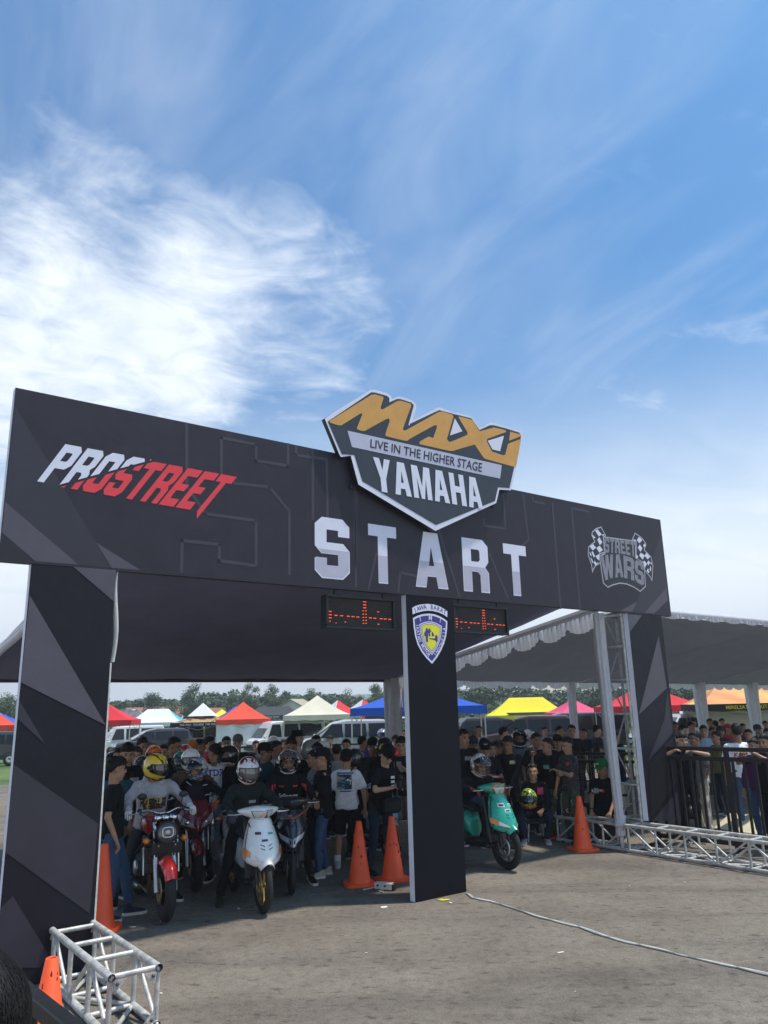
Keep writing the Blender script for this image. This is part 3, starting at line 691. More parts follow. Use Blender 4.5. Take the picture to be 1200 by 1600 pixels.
def head_parts(mb, F):
    k = F.hk; H = lambda p: F.hc + F.HM @ (Vector(p) * k); rot = F.HM
    E = lambda c, r, nu=14, nv=10: mb.ell(H(c), [x * k for x in r], rot, nu, nv)
    E((0, -.012, .036), (.076, .097, .084)); E((0, .022, -.045), (.058, .070, .076)); E((0, .062, -.098), (.025, .024, .022), 8, 6)
    for s in (-1, 1):
        E((s * .078, -.008, -.012), (.009, .016, .028), 8, 6); E((s * .036, .060, -.028), (.027, .026, .026), 8, 6)
        cap_hull(mb, H((s * .045, -.004, -.07)), H((s * .022, .05, -.096)), .022 * k, .02 * k, 8)
    cap_hull(mb, H((0, .086, .012)), H((0, .106, -.030)), .008 * k, .0155 * k, 8); cap_hull(mb, H((-.036, .076, .026)), H((.036, .076, .026)), .013 * k, .013 * k, 8)
    cap_hull(mb, H((-.016, .082, -.063)), H((.016, .082, -.063)), .011 * k, .011 * k, 8)
    cap_hull(mb, H((0, -.02, -.06)), F.neck - F.td * .02, .050 * k, .056 * k, 10)
def fingers(mb, F, i, curl=.5):
    k = F.k; w = F.wr[i]; d = (F.wr[i] - F.el[i]).normalized()
    s = -1 if i == 0 else 1
    n = d.cross(Vector((0, 0, 1)))
    if n.length < .2: n = F.fd.copy()
    n = n.normalized(); pn = n.cross(d).normalized()          # n: across the palm, pn: back of the hand
    if pn.z < 0: pn = -pn
    pc = w + d * .075 * k
    for j, (off, ln) in enumerate(((-.030, .062), (-.010, .075), (.010, .072), (.029, .056))):
        b = w + d * .085 * k + n * off * k * .95; c1 = math.cos(curl); s1 = math.sin(curl)
        p1 = b + (d * c1 - pn * s1) * ln * .5 * k; c2 = math.cos(curl * 2.1); s2 = math.sin(curl * 2.1)
        p2 = p1 + (d * c2 - pn * s2) * ln * .5 * k
        mb.tube([b - d * .02, b, p1, p2, p2 + (p2 - p1) * .12], [.0085 * k, .0095 * k, .0088 * k, .0075 * k, .003], 6)
    tdir = (d * .7 + n * s * -.75 * (1) - pn * .25).normalized()
    b = w + d * .03 * k + n * s * -.024 * k
    mb.tube([b, b + tdir * .035 * k, b + tdir * .05 * k + d * .022 * k, b + tdir * .052 * k + d * .034 * k], [.012 * k, .011 * k, .009 * k, .003], 6)
def body_mesh(F, bare_legs=False, curl=.55, voxel=.0105):
    mb = MB(); k = F.k; head_parts(mb, F)
    cap_hull(mb, F.neck - F.td * .10, F.hips, .06 * k, .07 * k)
    for i in (0, 1):
        cap_hull(mb, F.neck - F.td * .06 * k, F.sh[i], .038 * k, .036 * k)
        cap_hull(mb, F.sh[i], F.el[i], .043 * k * F.fat ** .5, .036 * k * F.fat ** .5); cap_hull(mb, F.el[i], F.wr[i], .037 * k * F.fat ** .5, .024 * k * F.fat ** .3)
        d = (F.wr[i] - F.el[i]).normalized(); n = d.cross(Vector((0, 0, 1)))
        n = n.normalized() if n.length > .2 else F.fd.copy()
        for o in (-.018, .0, .018): cap_hull(mb, F.wr[i] + n * o * .6 * k, F.wr[i] + d * .078 * k + n * o * 1.25 * k, .0165 * k, .0155 * k, 8)
        if bare_legs:
            cap_hull(mb, F.hj[i], F.kn[i], .078 * k, .052 * k); mid = F.kn[i].lerp(F.an[i], .32)
            back = (F.kn[i] - F.hj[i]).normalized().cross(Vector((1, 0, 0)))
            cap_hull(mb, F.kn[i], mid, .050 * k, .055 * k); cap_hull(mb, mid, F.an[i], .054 * k, .034 * k)
            cap_hull(mb, F.an[i], F.ft[i] + Vector((0, .06, .03)) * k, .034 * k, .028 * k)
    me = remesh(mb, voxel, 2)
    fb = MB()
    for i in (0, 1): fingers(fb, F, i, curl)
    n = len(me.vertices); bm = bmesh.new(); bm.from_mesh(me)
    vs = [bm.verts.new(v) for v in fb.v]
    for f in fb.f:
        try: bm.faces.new([vs[j] for j in f])
        except ValueError: pass
    for f in bm.faces: f.smooth = True
    bm.to_mesh(me); bm.free(); return me
def ring(c, x, y, rx, ry, n=16, p=2.4):
    out = []
    for j in range(n):
        a = 2 * math.pi * j / n; ca, sa = math.cos(a), math.sin(a)
        out.append(c + x * (rx * math.copysign(abs(ca) ** (2 / p), ca)) + y * (ry * math.copysign(abs(sa) ** (2 / p), sa)))
    return out
def shirt_mesh(F, sleeve='short', hem=-.06, loose=1.0, hood=False, seed=0.0, wr=.015):
    mb = MB(); k = F.k; f = F.fat * loose; x, y, t = F.sd, F.fd, F.td
    P = lambda u: F.hips + t * u * k
    lv = [(hem, .178, .130), (.03, .174, .127), (.14, .158, .112), (.26, .172, .120), (.36, .184, .122), (.42, .165, .104), (.46, .120, .082), (.497, .072, .064)]
    mb.loft([ring(P(u) + y * .005, x, y, a * k * (f if u < .42 else 1), b * k * f) for u, a, b in lv], 0, True)
    for i in (0, 1):
        s, e, w = F.sh[i], F.el[i], F.wr[i]; sx = -x if i == 0 else x
        cap_hull(mb, F.neck - t * .052 * k, s - sx * .012, .046 * k, .060 * k)
        if sleeve == 'short':
            m = s.lerp(e, .80); mb.tube([s - sx * .03, s, s.lerp(e, .4), m], [.055 * k, .064 * k, .066 * k * loose, .067 * k * loose], 12)
        elif sleeve == 'none': pass
        else:
            wv = e.lerp(w, .97)
            mb.tube([s - sx * .03, s, s.lerp(e, .5), s.lerp(e, .93), e.lerp(w, .1), e.lerp(w, .55), wv], [r * k * loose for r in (.055, .064, .062, .056, .056, .049, .041)], 12)
    if hood:
        for a in range(9):
            th = math.pi * (a / 8) + 0; 
            p = F.neck + t * .02 * k - y * (.055 * math.sin(th) + .0) * k * 1.25 + x * math.cos(th) * .085 * k - t * .0
            mb.ell(p, (.040 * k, .040 * k, .036 * k), None, 10, 6)
        cap_hull(mb, F.neck - y * .09 * k, F.neck - y * .10 * k - t * .14 * k, .06 * k, .05 * k)
    return remesh(mb, .0155, 2, wr, 9, seed)
def trousers_mesh(F, kind='long', loose=1.0, seed=0.0, wr=.014):
    mb = MB(); k = F.k; f = F.fat; x, y = F.sd, F.fd; t = F.td
    top = F.hips + t * .10 * k
    mb.loft([ring(F.hips - Vector((0, 0, .075 * k)), x, y, .13 * k * f, .10 * k * f), ring(F.hips, x, y, .160 * k * f, .114 * k * f), ring(F.hips + t * .05 * k, x, y, .150 * k * f, .106 * k * f), ring(top, x, y, .140 * k * f, .096 * k * f)], 0, True)
    for i in (0, 1):
        h, n, a = F.hj[i], F.kn[i], F.an[i]
        if kind == 'short':
            e = h.lerp(n, .98); mb.tube([h + t * .02, h, h.lerp(n, .4), e], [.08 * k, .096 * k * loose, .100 * k * loose, .098 * k * loose], 14)
        else:
            e = n.lerp(a, .96)
            mb.tube([h + t * .02, h, h.lerp(n, .45), h.lerp(n, .93), n.lerp(a, .1), n.lerp(a, .5), n.lerp(a, .85), e],
                    [r * k * loose for r in (.075, .092, .084, .068, .066, .060, .054, .058)], 14)
    return remesh(mb, .0165, 2, wr, 10, seed)
def shoe_mesh(k, boot=False):
    mb = MB(); L = lambda y, z, rx, rz: [Vector((rx * k * math.cos(a), y * k, max(0, z * k + rz * k * math.sin(a)))) for a in [2 * math.pi * j / 10 for j in range(10)]]
    mb.loft([L(-.075, .035, .012, .022), L(-.068, .042, .033, .040), L(-.02, .050, .039, .050), L(.05, .038, .043, .038), L(.11, .030, .046, .028), L(.155, .025, .038, .022), L(.175, .02, .012, .010)], 0)
    mb.tube([(0, -.03 * k, .05 * k), (0, -.035 * k, (.19 if boot else .105) * k)], [.043 * k, .040 * k], 10)
    sole = [Vector((x * k, y * k, 0)) for x, y in ((.0, .184), (.036, .165), (.050, .11), (.044, .04), (.038, -.03), (.032, -.07), (0, -.085), (-.032, -.07), (-.038, -.03), (-.044, .04), (-.050, .11), (-.036, .165))]
    sb = MB().loft([[Vector((p.x, p.y, .001)) for p in sole], [Vector((p.x * 1.02, p.y * 1.01, .030 * k)) for p in sole]], 0, False)
    return mb, sb
def hair_builder(F, style, seed):
    k = F.hk; rnd = random.Random(seed); mb = MB(); H = F.HM; nu, nv = 30, 20; vs = []; fs = []
    for i in range(nv + 1):
        th = math.pi * i / nv
        for j in range(nu):
            ph = 2 * math.pi * j / nu; d = Vector((math.sin(th) * math.cos(ph), math.sin(th) * math.sin(ph), math.cos(th)))
            fr = max(0, d.y); bk = max(0, -d.y)
            hl = {'short': (.34, -.10, -.80), 'fringe': (.06, -.22, -.85), 'tall': (.42, -.05, -.78), 'long': (.25, -.90, -.97), 'fade': (.42, .04, -.62), 'crop': (.34, -.16, -.85)}[style]
            sd_ = min(1, max(0, (fr - .25) / .45)); line = lerp(hl[1], hl[0], sd_ * sd_ * (3 - 2 * sd_)) if d.y >= 0 else lerp(hl[1], hl[2], min(1, bk / .55))
            nz = noise.noise(d * 6 + Vector((seed, 0, seed))) + .6 * noise.noise(d * 15 + Vector((0, seed, 0)))
            line += .10 * nz
            top = {'short': 1.06 + .08 * max(0, d.z), 'fringe': 1.07 + .10 * max(0, d.z), 'tall': 1.06 + .42 * max(0, d.z) ** 2, 'long': 1.10, 'fade': 1.01 + .16 * max(0, d.z), 'crop': 1.08}[style]
            bl_ = min(1, max(0, (d.z - line) / .16)); r = lerp(.93, top + .06 * nz, bl_ ** .7)
            p = Vector((d.x * .077, d.y * .098 - .012, d.z * .086 + .036))
            p = Vector((0, -.012, .036)) + (p - Vector((0, -.012, .036))) * r
            if d.z < line - .02 and d.z < 0: p *= .86
            vs.append(F.hc + H @ (p * k))
    for i in range(nv):
        for j in range(nu): q = (j + 1) % nu; fs.append((i * nu + j, (i + 1) * nu + j, (i + 1) * nu + q, i * nu + q))
    mb.add(vs, fs, 0, True)
    # loose locks over the hair's surface
    for n in range(0 if style == 'crop' else 70):
        ph = rnd.uniform(0, 6.283); z = rnd.uniform(.1, 1); d = Vector((math.cos(ph) * math.sqrt(1 - z * z), math.sin(ph) * math.sqrt(1 - z * z), z))
        if style == 'fade' and z < .5: continue
        top = 1.09 if style != 'tall' else 1.08 + .36 * z * z
        p = Vector((d.x * .077, d.y * .098, d.z * .086)) * top + Vector((0, -.012, .036))
        t = Vector((d.x * .5, d.y * .7 + .45, -d.z * .5 - .1 + (.5 if style in ('tall', 'short') else 0))).normalized(); t = (t - d * t.dot(d) * .75).normalized()
        a = p - t * .012; b = p + t * .020 + d * .006
        sdv = t.cross(d).normalized() * .007
        q = [a + sdv, a - sdv, b]
        mb.add([F.hc + H @ (v * k) for v in (q[0], q[1], q[2], a + d * .008)], [(0, 1, 2), (0, 2, 3), (1, 3, 2)], 0, False)
    return mb
def helmet_parts(F, scale=1.0):
    """returns shell, visor and trim builders for a full-face helmet round the head"""
    k = F.hk * scale; H = F.HM; C = F.hc + H @ Vector((0, .008, .012)) * k; nu, nv = 44, 26
    def surf(d):
        ch = max(0, d.y) * max(0, min(1, -d.z * 1.6 + .25))
        rx, ry, rz = .128, .148, .150
        r = 1 / math.sqrt((d.x / rx) ** 2 + (d.y / ry) ** 2 + (d.z / rz) ** 2)
        return d * (r * (1 + .20 * ch * max(0, d.y)))
    P = lambda d, o=0.0: C + H @ ((surf(d) + d * o) * k)
    def isv(d): az = abs(math.atan2(d.x, d.y)); return az < 1.18 - .25 * max(0, -d.z - .05) and -.34 + .10 * az < d.z < .36 - .06 * az
    sh = MB(); vi = MB(); vs = []; grid = []
    for i in range(nv + 1):
        th = math.pi * i / nv * .80
        for j in range(nu):
            ph = 2 * math.pi * (j + .5) / nu; grid.append(Vector((math.sin(th) * math.sin(ph), math.sin(th) * math.cos(ph), math.cos(th))))
    fs = [(i * nu + j, (i + 1) * nu + j, (i + 1) * nu + (j + 1) % nu, i * nu + (j + 1) % nu) for i in range(nv) for j in range(nu)]
    fs = [f[::-1] for f in fs]
    shell = [f for f in fs if not isv(sum((grid[a] for a in f), Vector()) / 4)]
    sh.add([P(d) for d in grid], shell, 0, True)
    low = [P(grid[nv * nu + j]) for j in range(nu)]; inner = [C + (p - C) * .80 + H @ Vector((0, 0, .012 * k)) for p in low]
    sh.loft([low, inner], 0, True, False)
    vg = []
    nz_, na = 8, 22
    for i in range(nz_ + 1):
        for j in range(na + 1):
            az = -1.24 + 2.48 * j / na; z0 = -.36 + .10 * abs(az); z1 = .38 - .06 * abs(az); z = z0 + (z1 - z0) * i / nz_
            c = math.sqrt(1 - z * z); vg.append(Vector((math.sin(az) * c, math.cos(az) * c, z)))
    vi.add([P(d, .004) for d in vg], [(i * (na + 1) + j, i * (na + 1) + j + 1, (i + 1) * (na + 1) + j + 1, (i + 1) * (na + 1) + j) for i in range(nz_) for j in range(na)], 0, True)
    return sh, vi, P, C, k
def add_helmet(F, body, shell_m, visor_m=None, trim_m=None, vents=True, stripes=None, scale=1.0, open_=False, visor_up=False, extra=None):
    sh, vi, P, C, k = helmet_parts(F, scale); H = F.HM
    D = lambda az, z: Vector((math.sin(az) * math.sqrt(1 - z * z), math.cos(az) * math.sqrt(1 - z * z), z))
    he = sh.build('helmet', shell_m, body)
    if not open_:
        if visor_up: vi.v = [tuple(C + H @ (Matrix.Rotation(R(46), 3, 'X') @ (H.transposed() @ (Vector(v) - C)) * 1.035)) for v in vi.v]
        vi.build('visor', visor_m or M_VISOR, he)
    tm = trim_m or M_BLACKP
    gasket = [P(D(a, (.40 - .06 * abs(a))), .004) for a in np.linspace(-1.24, 1.24, 16)] + [P(D(a, -.38 + .10 * abs(a)), .004) for a in np.linspace(1.24, -1.24, 16)]
    mb = MB(); mb.tube(gasket + [gasket[0]], .0055 * k, 6); mb.build('visor_seal', M_BLACKP, he)
    mb = MB(); mb.tube([P(D(a, -.76), .002) for a in np.linspace(0, 2 * math.pi, 25)], .008 * k, 6); mb.build('neck_trim', tm, he)
    for s in (-1, 1): MB().ell(P(D(s * 1.36, .02), .004), (.022 * k, .022 * k, .022 * k), H, 10, 6).build('pivot', tm, he)
    if vents:
        for s in (-1, 1): MB().tube([P(D(s * .34, .70), .001), P(D(s * .40, .82), .004), P(D(s * .7, .92), .001)], [.005 * k, .011 * k, .004 * k], 8).build('vent', shell_m, he)
        MB().tube([P(D(-.30, -.60), .003), P(D(0, -.58), .005), P(D(.30, -.60), .003)], [.006 * k, .012 * k, .006 * k], 8).build('chin_vent', M_BLACKP, he)
    for (m, a0, z0, a1, z1, w) in (stripes or []):
        mb = MB(); n = 10; L = []
        for i in range(n + 1):
            t = i / n; d0 = D(a0, z0); d1 = D(a1, z1); d = d0.lerp(d1, t).normalized()
            tn = (d1 - d0).normalized(); sdv = d.cross(tn).normalized() * w
            L.append([P((d + sdv).normalized(), .0035), P((d - sdv).normalized(), .0035)])
        mb.add([p for r in L for p in r], [(2 * i, 2 * i + 1, 2 * i + 3, 2 * i + 2) for i in range(n)], 0, True)
        mb.build('helmet_stripe', m, he)
    return he
def add_cap(F, body, m, back=False, brim_m=None, label_m=None, bucket=False, visor_m=None):
    k = F.hk; H = F.HM; C = F.hc + H @ Vector((0, -.012, .056)) * k
    mb = MB(); nu = 20
    prof = [(1.06, -.25), (1.08, .0), (1.03, .45), (.86, .80), (.5, 1.02), (.05, 1.08)]
    if bucket: prof = [(1.5, -.28), (1.45, -.20), (1.10, .05), (1.04, .5), (.95, .86), (.5, .96), (.05, .97)]
    mb.loft([[C + H @ Vector((math.cos(2 * math.pi * j / nu) * .082 * r, math.sin(2 * math.pi * j / nu) * .103 * r, z * .088)) * k for j in range(nu)] for r, z in prof], 0, True, False)
    cp = mb.build('cap', m, body)
    MB().ell(C + H @ Vector((0, 0, .095)) * k, (.008, .008, .006), None, 8, 5).build('cap_button', m, cp)
    if not bucket:
        s = -1 if back else 1; br = MB(); n = 10; rows = []
        for r_ in range(4):
            u = r_ / 3; rows.append([C + H @ Vector((math.sin(a) * (.078 + .008 * u), s * (.088 + math.cos(a) * (.014 + .075 * u) - .02), -.004 - .012 * u - .016 * (a / 1.35) ** 2)) * k for a in np.linspace(-1.35, 1.35, n)])
        rows = rows + [[p - H @ Vector((0, 0, .006)) * k for p in r] for r in rows[::-1]]
        br.loft(rows, 0, True, False, False); br.build('brim', brim_m or m, cp)
        if label_m: 
            q = [C + H @ Vector((math.sin(a) * .086, math.cos(a) * .106, z)) * k for z in (.010, .050) for a in np.linspace(-.38, .38, 6)]
            MB().add(q, [(i, i + 1, i + 7, i + 6) for i in range(5)], 0, True).build('cap_patch', label_m, cp)
    return cp
def face(F, body, brow=True, glasses=False):
    k = F.hk; H = lambda p: F.hc + F.HM @ (Vector(p) * k)
    for s in (-1, 1):
        MB().ell(H((s * .031, .0835, .004)), (.0135 * k, .008 * k, .0062 * k), F.HM, 8, 6).build('eye', M_EYE, body)
        MB().tube([H((s * .014, .092, .024)), H((s * .032, .0905, .029)), H((s * .050, .078, .023))], [.003 * k, .0045 * k, .002 * k], 6).build('eyebrow', M_HAIR, body)
    MB().ell(H((0, .0905, -.062)), (.021 * k, .007 * k, .0075 * k), F.HM, 8, 6).build('mouth', M_LIP, body)
    if glasses:
        mb = MB()
        for s in (-1, 1): mb.tube([H((s * .033 + .024 * math.cos(a), .100, .004 + .018 * math.sin(a))) for a in np.linspace(0, 6.283, 11)], .0025 * k, 5); mb.tube([H((s * .057, .098, .008)), H((s * .082, .0, .008))], .0025 * k, 5)
        mb.build('spectacles', M_BLACKP, body)
def on_cloth(garment, F, pts_fs, origin, right, up, m, name, depth=.35, lift=.004, subdiv=0):
    """flat print pressed on to a garment: every vertex is dropped on the cloth along the chest's normal"""
    from mathutils.bvhtree import BVHTree
    me = garment.data; bv = BVHTree.FromPolygons([v.co for v in me.vertices], [tuple(p.vertices) for p in me.polygons])
    right, up = Vector(right).normalized(), Vector(up).normalized(); nrm = right.cross(up)   # out of the cloth
    out = []; vs, fs = pts_fs
    for x, y in vs:
        p = origin + right * x + up * y + nrm * depth
        hit = bv.ray_cast(p, -nrm, depth * 2)
        out.append(hit[0] + nrm * lift if hit[0] is not None else origin + right * x + up * y + nrm * .05)
    MB().add(out, fs, 0, True).build(name, m, garment)
def tgrid(w, h, nx=6, ny=4): 
    return [(-w / 2 + w * i / nx, -h / 2 + h * j / ny) for j in range(ny + 1) for i in range(nx + 1)], [(j * (nx + 1) + i, j * (nx + 1) + i + 1, (j + 1) * (nx + 1) + i + 1, (j + 1) * (nx + 1) + i) for j in range(ny) for i in range(nx)]
def chest_print(sh, F, txt, m, size=.06, u=.30, side=0.0, back=False, sx=1.0, bold=.02):
    vs, fs = text_mesh(txt, 1, bold, sx); vs = [(x * size, y * size) for x, y in vs]
    r = -F.sd if not back else F.sd
    fd = F.fd if not back else -F.fd
    r = F.sd * (1 if back else -1)
    on_cloth(sh, F, (vs, fs), F.hips + F.td * u * F.k + r * side * -1 * (1), r, F.td, m, 'shirt_lettering')
def chest_patch(sh, F, m, w, h, u=.30, side=0.0, back=False, name='shirt_print'):
    r = F.sd * (1 if back else -1)
    on_cloth(sh, F, tgrid(w, h), F.hips + F.td * u * F.k + r * side, r, F.td, m, name)

NPEOPLE = [0]; SHOES = {}
def person(loc, face_dir, label, F=None, skin=0, shirt=None, trousers=None, shoes=None, hair='short', hair_m=None, sleeve='short', legs='long', sole=None,
           group=None, loose=1.0, hood=False, hem=-.06, simple=False, curl=.55, boot=False, feet=True, glasses=False, shoe_dirs=(8, -8), showface=True, tl=1.0, **fig):
    """face_dir: compass angle of local +Y seen from above, degrees from world +X"""
    NPEOPLE[0] += 1; seed = NPEOPLE[0] * 1.37
    t = thing('person', label, 'person', loc, R(face_dir - 90), group)
    F = F or figure(**fig)
    sk = SKINS[skin]
    bme = body_mesh(F, legs != 'long', curl, .0105 if not simple else .014); bme.materials.append(sk)
    body = link('body', bme, t)
    sm = shirt_mesh(F, sleeve, hem, loose, hood, seed); sm.materials.append(shirt); so_ = link('hoodie' if hood else ('shirt' if sleeve != 'long' else 'jacket'), sm, t)
    tm = trousers_mesh(F, legs, tl, seed); tm.materials.append(trousers); to_ = link('trousers' if legs == 'long' else 'shorts', tm, t)
    if feet:
        key = (round(F.k, 2), boot)
        if key not in SHOES:
            a, b = shoe_mesh(F.k, boot); SHOES[key] = (a.mesh('shoe', [M_BLACKP]), b.mesh('sole', [M_SOLE]))
        for i in (0, 1):
            o = link('shoe', SHOES[key][0], t, F.ft[i], (0, 0, R(shoe_dirs[i]))); q = link('sole', SHOES[key][1], o)
            o.material_slots[0].link = 'OBJECT'; o.material_slots[0].material = shoes or M_BLACKP
            q.material_slots[0].link = 'OBJECT'; q.material_slots[0].material = sole or M_SOLE
    if hair: hair_builder(F, hair, seed).build('hair', hair_m or M_HAIR, body)
    if showface: face(F, body, glasses=glasses)
    t_parts = dict(root=t, F=F, body=body, shirt=so_, trousers=to_)
    return t_parts
# ---------------------------------------------------------------- motorcycles (front wheel's contact at the origin, facing +Y)
M_TYRE = mat('tyre', (.018, .018, .018), .75, 0, .3, 30, .3, 120); M_CHROME = mat('chrome', (.72, .72, .72), .12, 1, .05, 8)
M_ALU = mat('alloy', (.55, .55, .54), .32, .9, .15, 12); M_GOLD = mat('gold_rim', (.60, .40, .12), .3, .85, .15, 10); M_BRONZE = mat('brake_disc', (.46, .36, .20), .35, .85, .2, 20)
M_GLASS = mat('lamp_glass', (.58, .60, .62), .06, .15, .1, 8, coat=1.0); M_AMBER = mat('amber_lens', (.75, .20, .02), .15, 0, .1, 10, coat=.8); M_TAILR = mat('red_lens', (.5, .02, .02), .15, 0, .1, 10, coat=.8)
M_SEAT = mat('seat_vinyl', (.016, .016, .018), .6, 0, .2, 20, .2, 60); M_ENG = mat('engine_metal', (.07, .07, .072), .42, .7, .3, 18); M_RUB = mat('rubber', (.016, .016, .016), .7, 0, .2, 20)
M_RAD = mat('radiator', (.06, .052, .046), .6, .4, .3, 40); M_STICK = mat('sticker_white', (.8, .8, .8), .4, 0, .05); 
RX = Matrix.Rotation(math.pi / 2, 4, 'Y')
def paint(name, rgb): return mat('paint_' + name, rgb, .28, 0, .06, 5, 0, 5, .5, 1.0)
def wheel(name, parent, y, r, w, rim_m, spokes=5, disc=True, disc_m=None, tw=1.0):
    o = bpy.data.objects.new(name, None); COL.objects.link(o); o.parent = parent; o.location = (0, y, r); o.empty_display_size = .1
    T = RX
    pr = []
    for i in range(13):
        a = 2 * math.pi * i / 12; pr.append((r - w * .62 + w * .62 * math.cos(a), w * .5 * math.sin(a) * tw))
    MB().lathe(pr, 36, T).build('tyre', M_TYRE, o)
    ri = r - w * 1.12; b = w * .30
    MB().lathe([(ri + .012, -b), (ri + .012, b), (ri - .012, b * 1.0), (ri - .022, 0), (ri - .012, -b), (ri + .012, -b)], 36, T).build('rim', rim_m, o)
    for i in range(spokes):
        a = 2 * math.pi * i / spokes; ca, sa = math.cos(a), math.sin(a)
        MB().tube([(0, .03 * ca, .03 * sa), (0, (ri - .01) * ca, (ri - .01) * sa)], [.017, .012], 6).build('spoke', rim_m, o)
    MB().lathe([(.001, -.05), (.036, -.05), (.036, .05), (.001, .05)], 14, T).build('hub', rim_m, o)
    if disc:
        for s in ((-1, 1) if disc == 2 else (1,)):
            x = s * (w * .5 + .012); mb = MB().lathe([(.075, x), (.13, x), (.13, x + .004), (.075, x + .004), (.075, x)], 28, T)
            for i in range(6): a = i * math.pi / 3; mb.tube([(x + .002, .03 * math.cos(a), .03 * math.sin(a)), (x + .002, .08 * math.cos(a), .08 * math.sin(a))], .006, 5)
            mb.build('brake_disc', disc_m or M_ALU, o)
    return o
def fender(parent, y0, r, a0, a1, w, m, name='fender', flare=0.0, drop=.035, n=14):
    mb = MB(); rings = []
    for i in range(n + 1):
        t = i / n; a = R(a0 + (a1 - a0) * t); ww = w * (1 - flare * abs(2 * t - 1) ** 2.5)
        row = []
        for j in range(9):
            u = j / 8 * 2 - 1; rr = r - drop * abs(u) ** 2.2
            row.append(Vector((u * ww / 2, y0 + math.cos(a) * rr, r_ax[0] + math.sin(a) * rr)))
        rings.append(row + [p + Vector((0, -math.cos(a), -math.sin(a))) * .006 for p in row[::-1]])
    mb.loft(rings, 0, True, True)
    return mb.build(name, m, parent)
r_ax = [.285]
def glove(F, body, i, m, name='glove'):
    mb = MB(); k = F.k; w = F.wr[i]; d = (F.wr[i] - F.el[i]).normalized()
    n = d.cross(Vector((0, 0, 1))); n = n.normalized() if n.length > .2 else F.fd.copy()
    for o in (-.018, 0, .018): cap_hull(mb, w + n * o * .6 - d * .02, w + d * .085 * k + n * o * 1.35, .023 * k, .0205 * k, 8)
    cap_hull(mb, w - d * .05, w, .034 * k, .030 * k, 10)
    sv = F.k; F.k *= 1.10; fb = MB(); fingers(fb, F, i, .6); F.k = sv
    me = remesh(mb, .009, 1); gm = MB(); gm.v = [tuple(v.co) for v in me.vertices]; gm.f = [tuple(p.vertices) for p in me.polygons]; gm.m = [0] * len(gm.f); gm.s = [True] * len(gm.f)
    gm.add(fb.v, fb.f, 0, True); gm.build(name, m, body)
def front_shell(mb, levels, n=13, m=0, back=.05):
    rings = []
    for z, hw, yf, ye, p in levels:
        fr = []
        for j in range(n):
            u = j / (n - 1) * 2 - 1; fr.append(Vector((u * hw, ye + (yf - ye) * (1 - abs(u) ** p), z)))
        bk = [Vector((q.x * .90, min(q.y - .012, ye - .0) - back * (1 - abs(q.x / max(hw, .001)) ** 2) * .3, z)) for q in fr[::-1]]
        rings.append(fr + bk)
    mb.loft(rings, m, True)
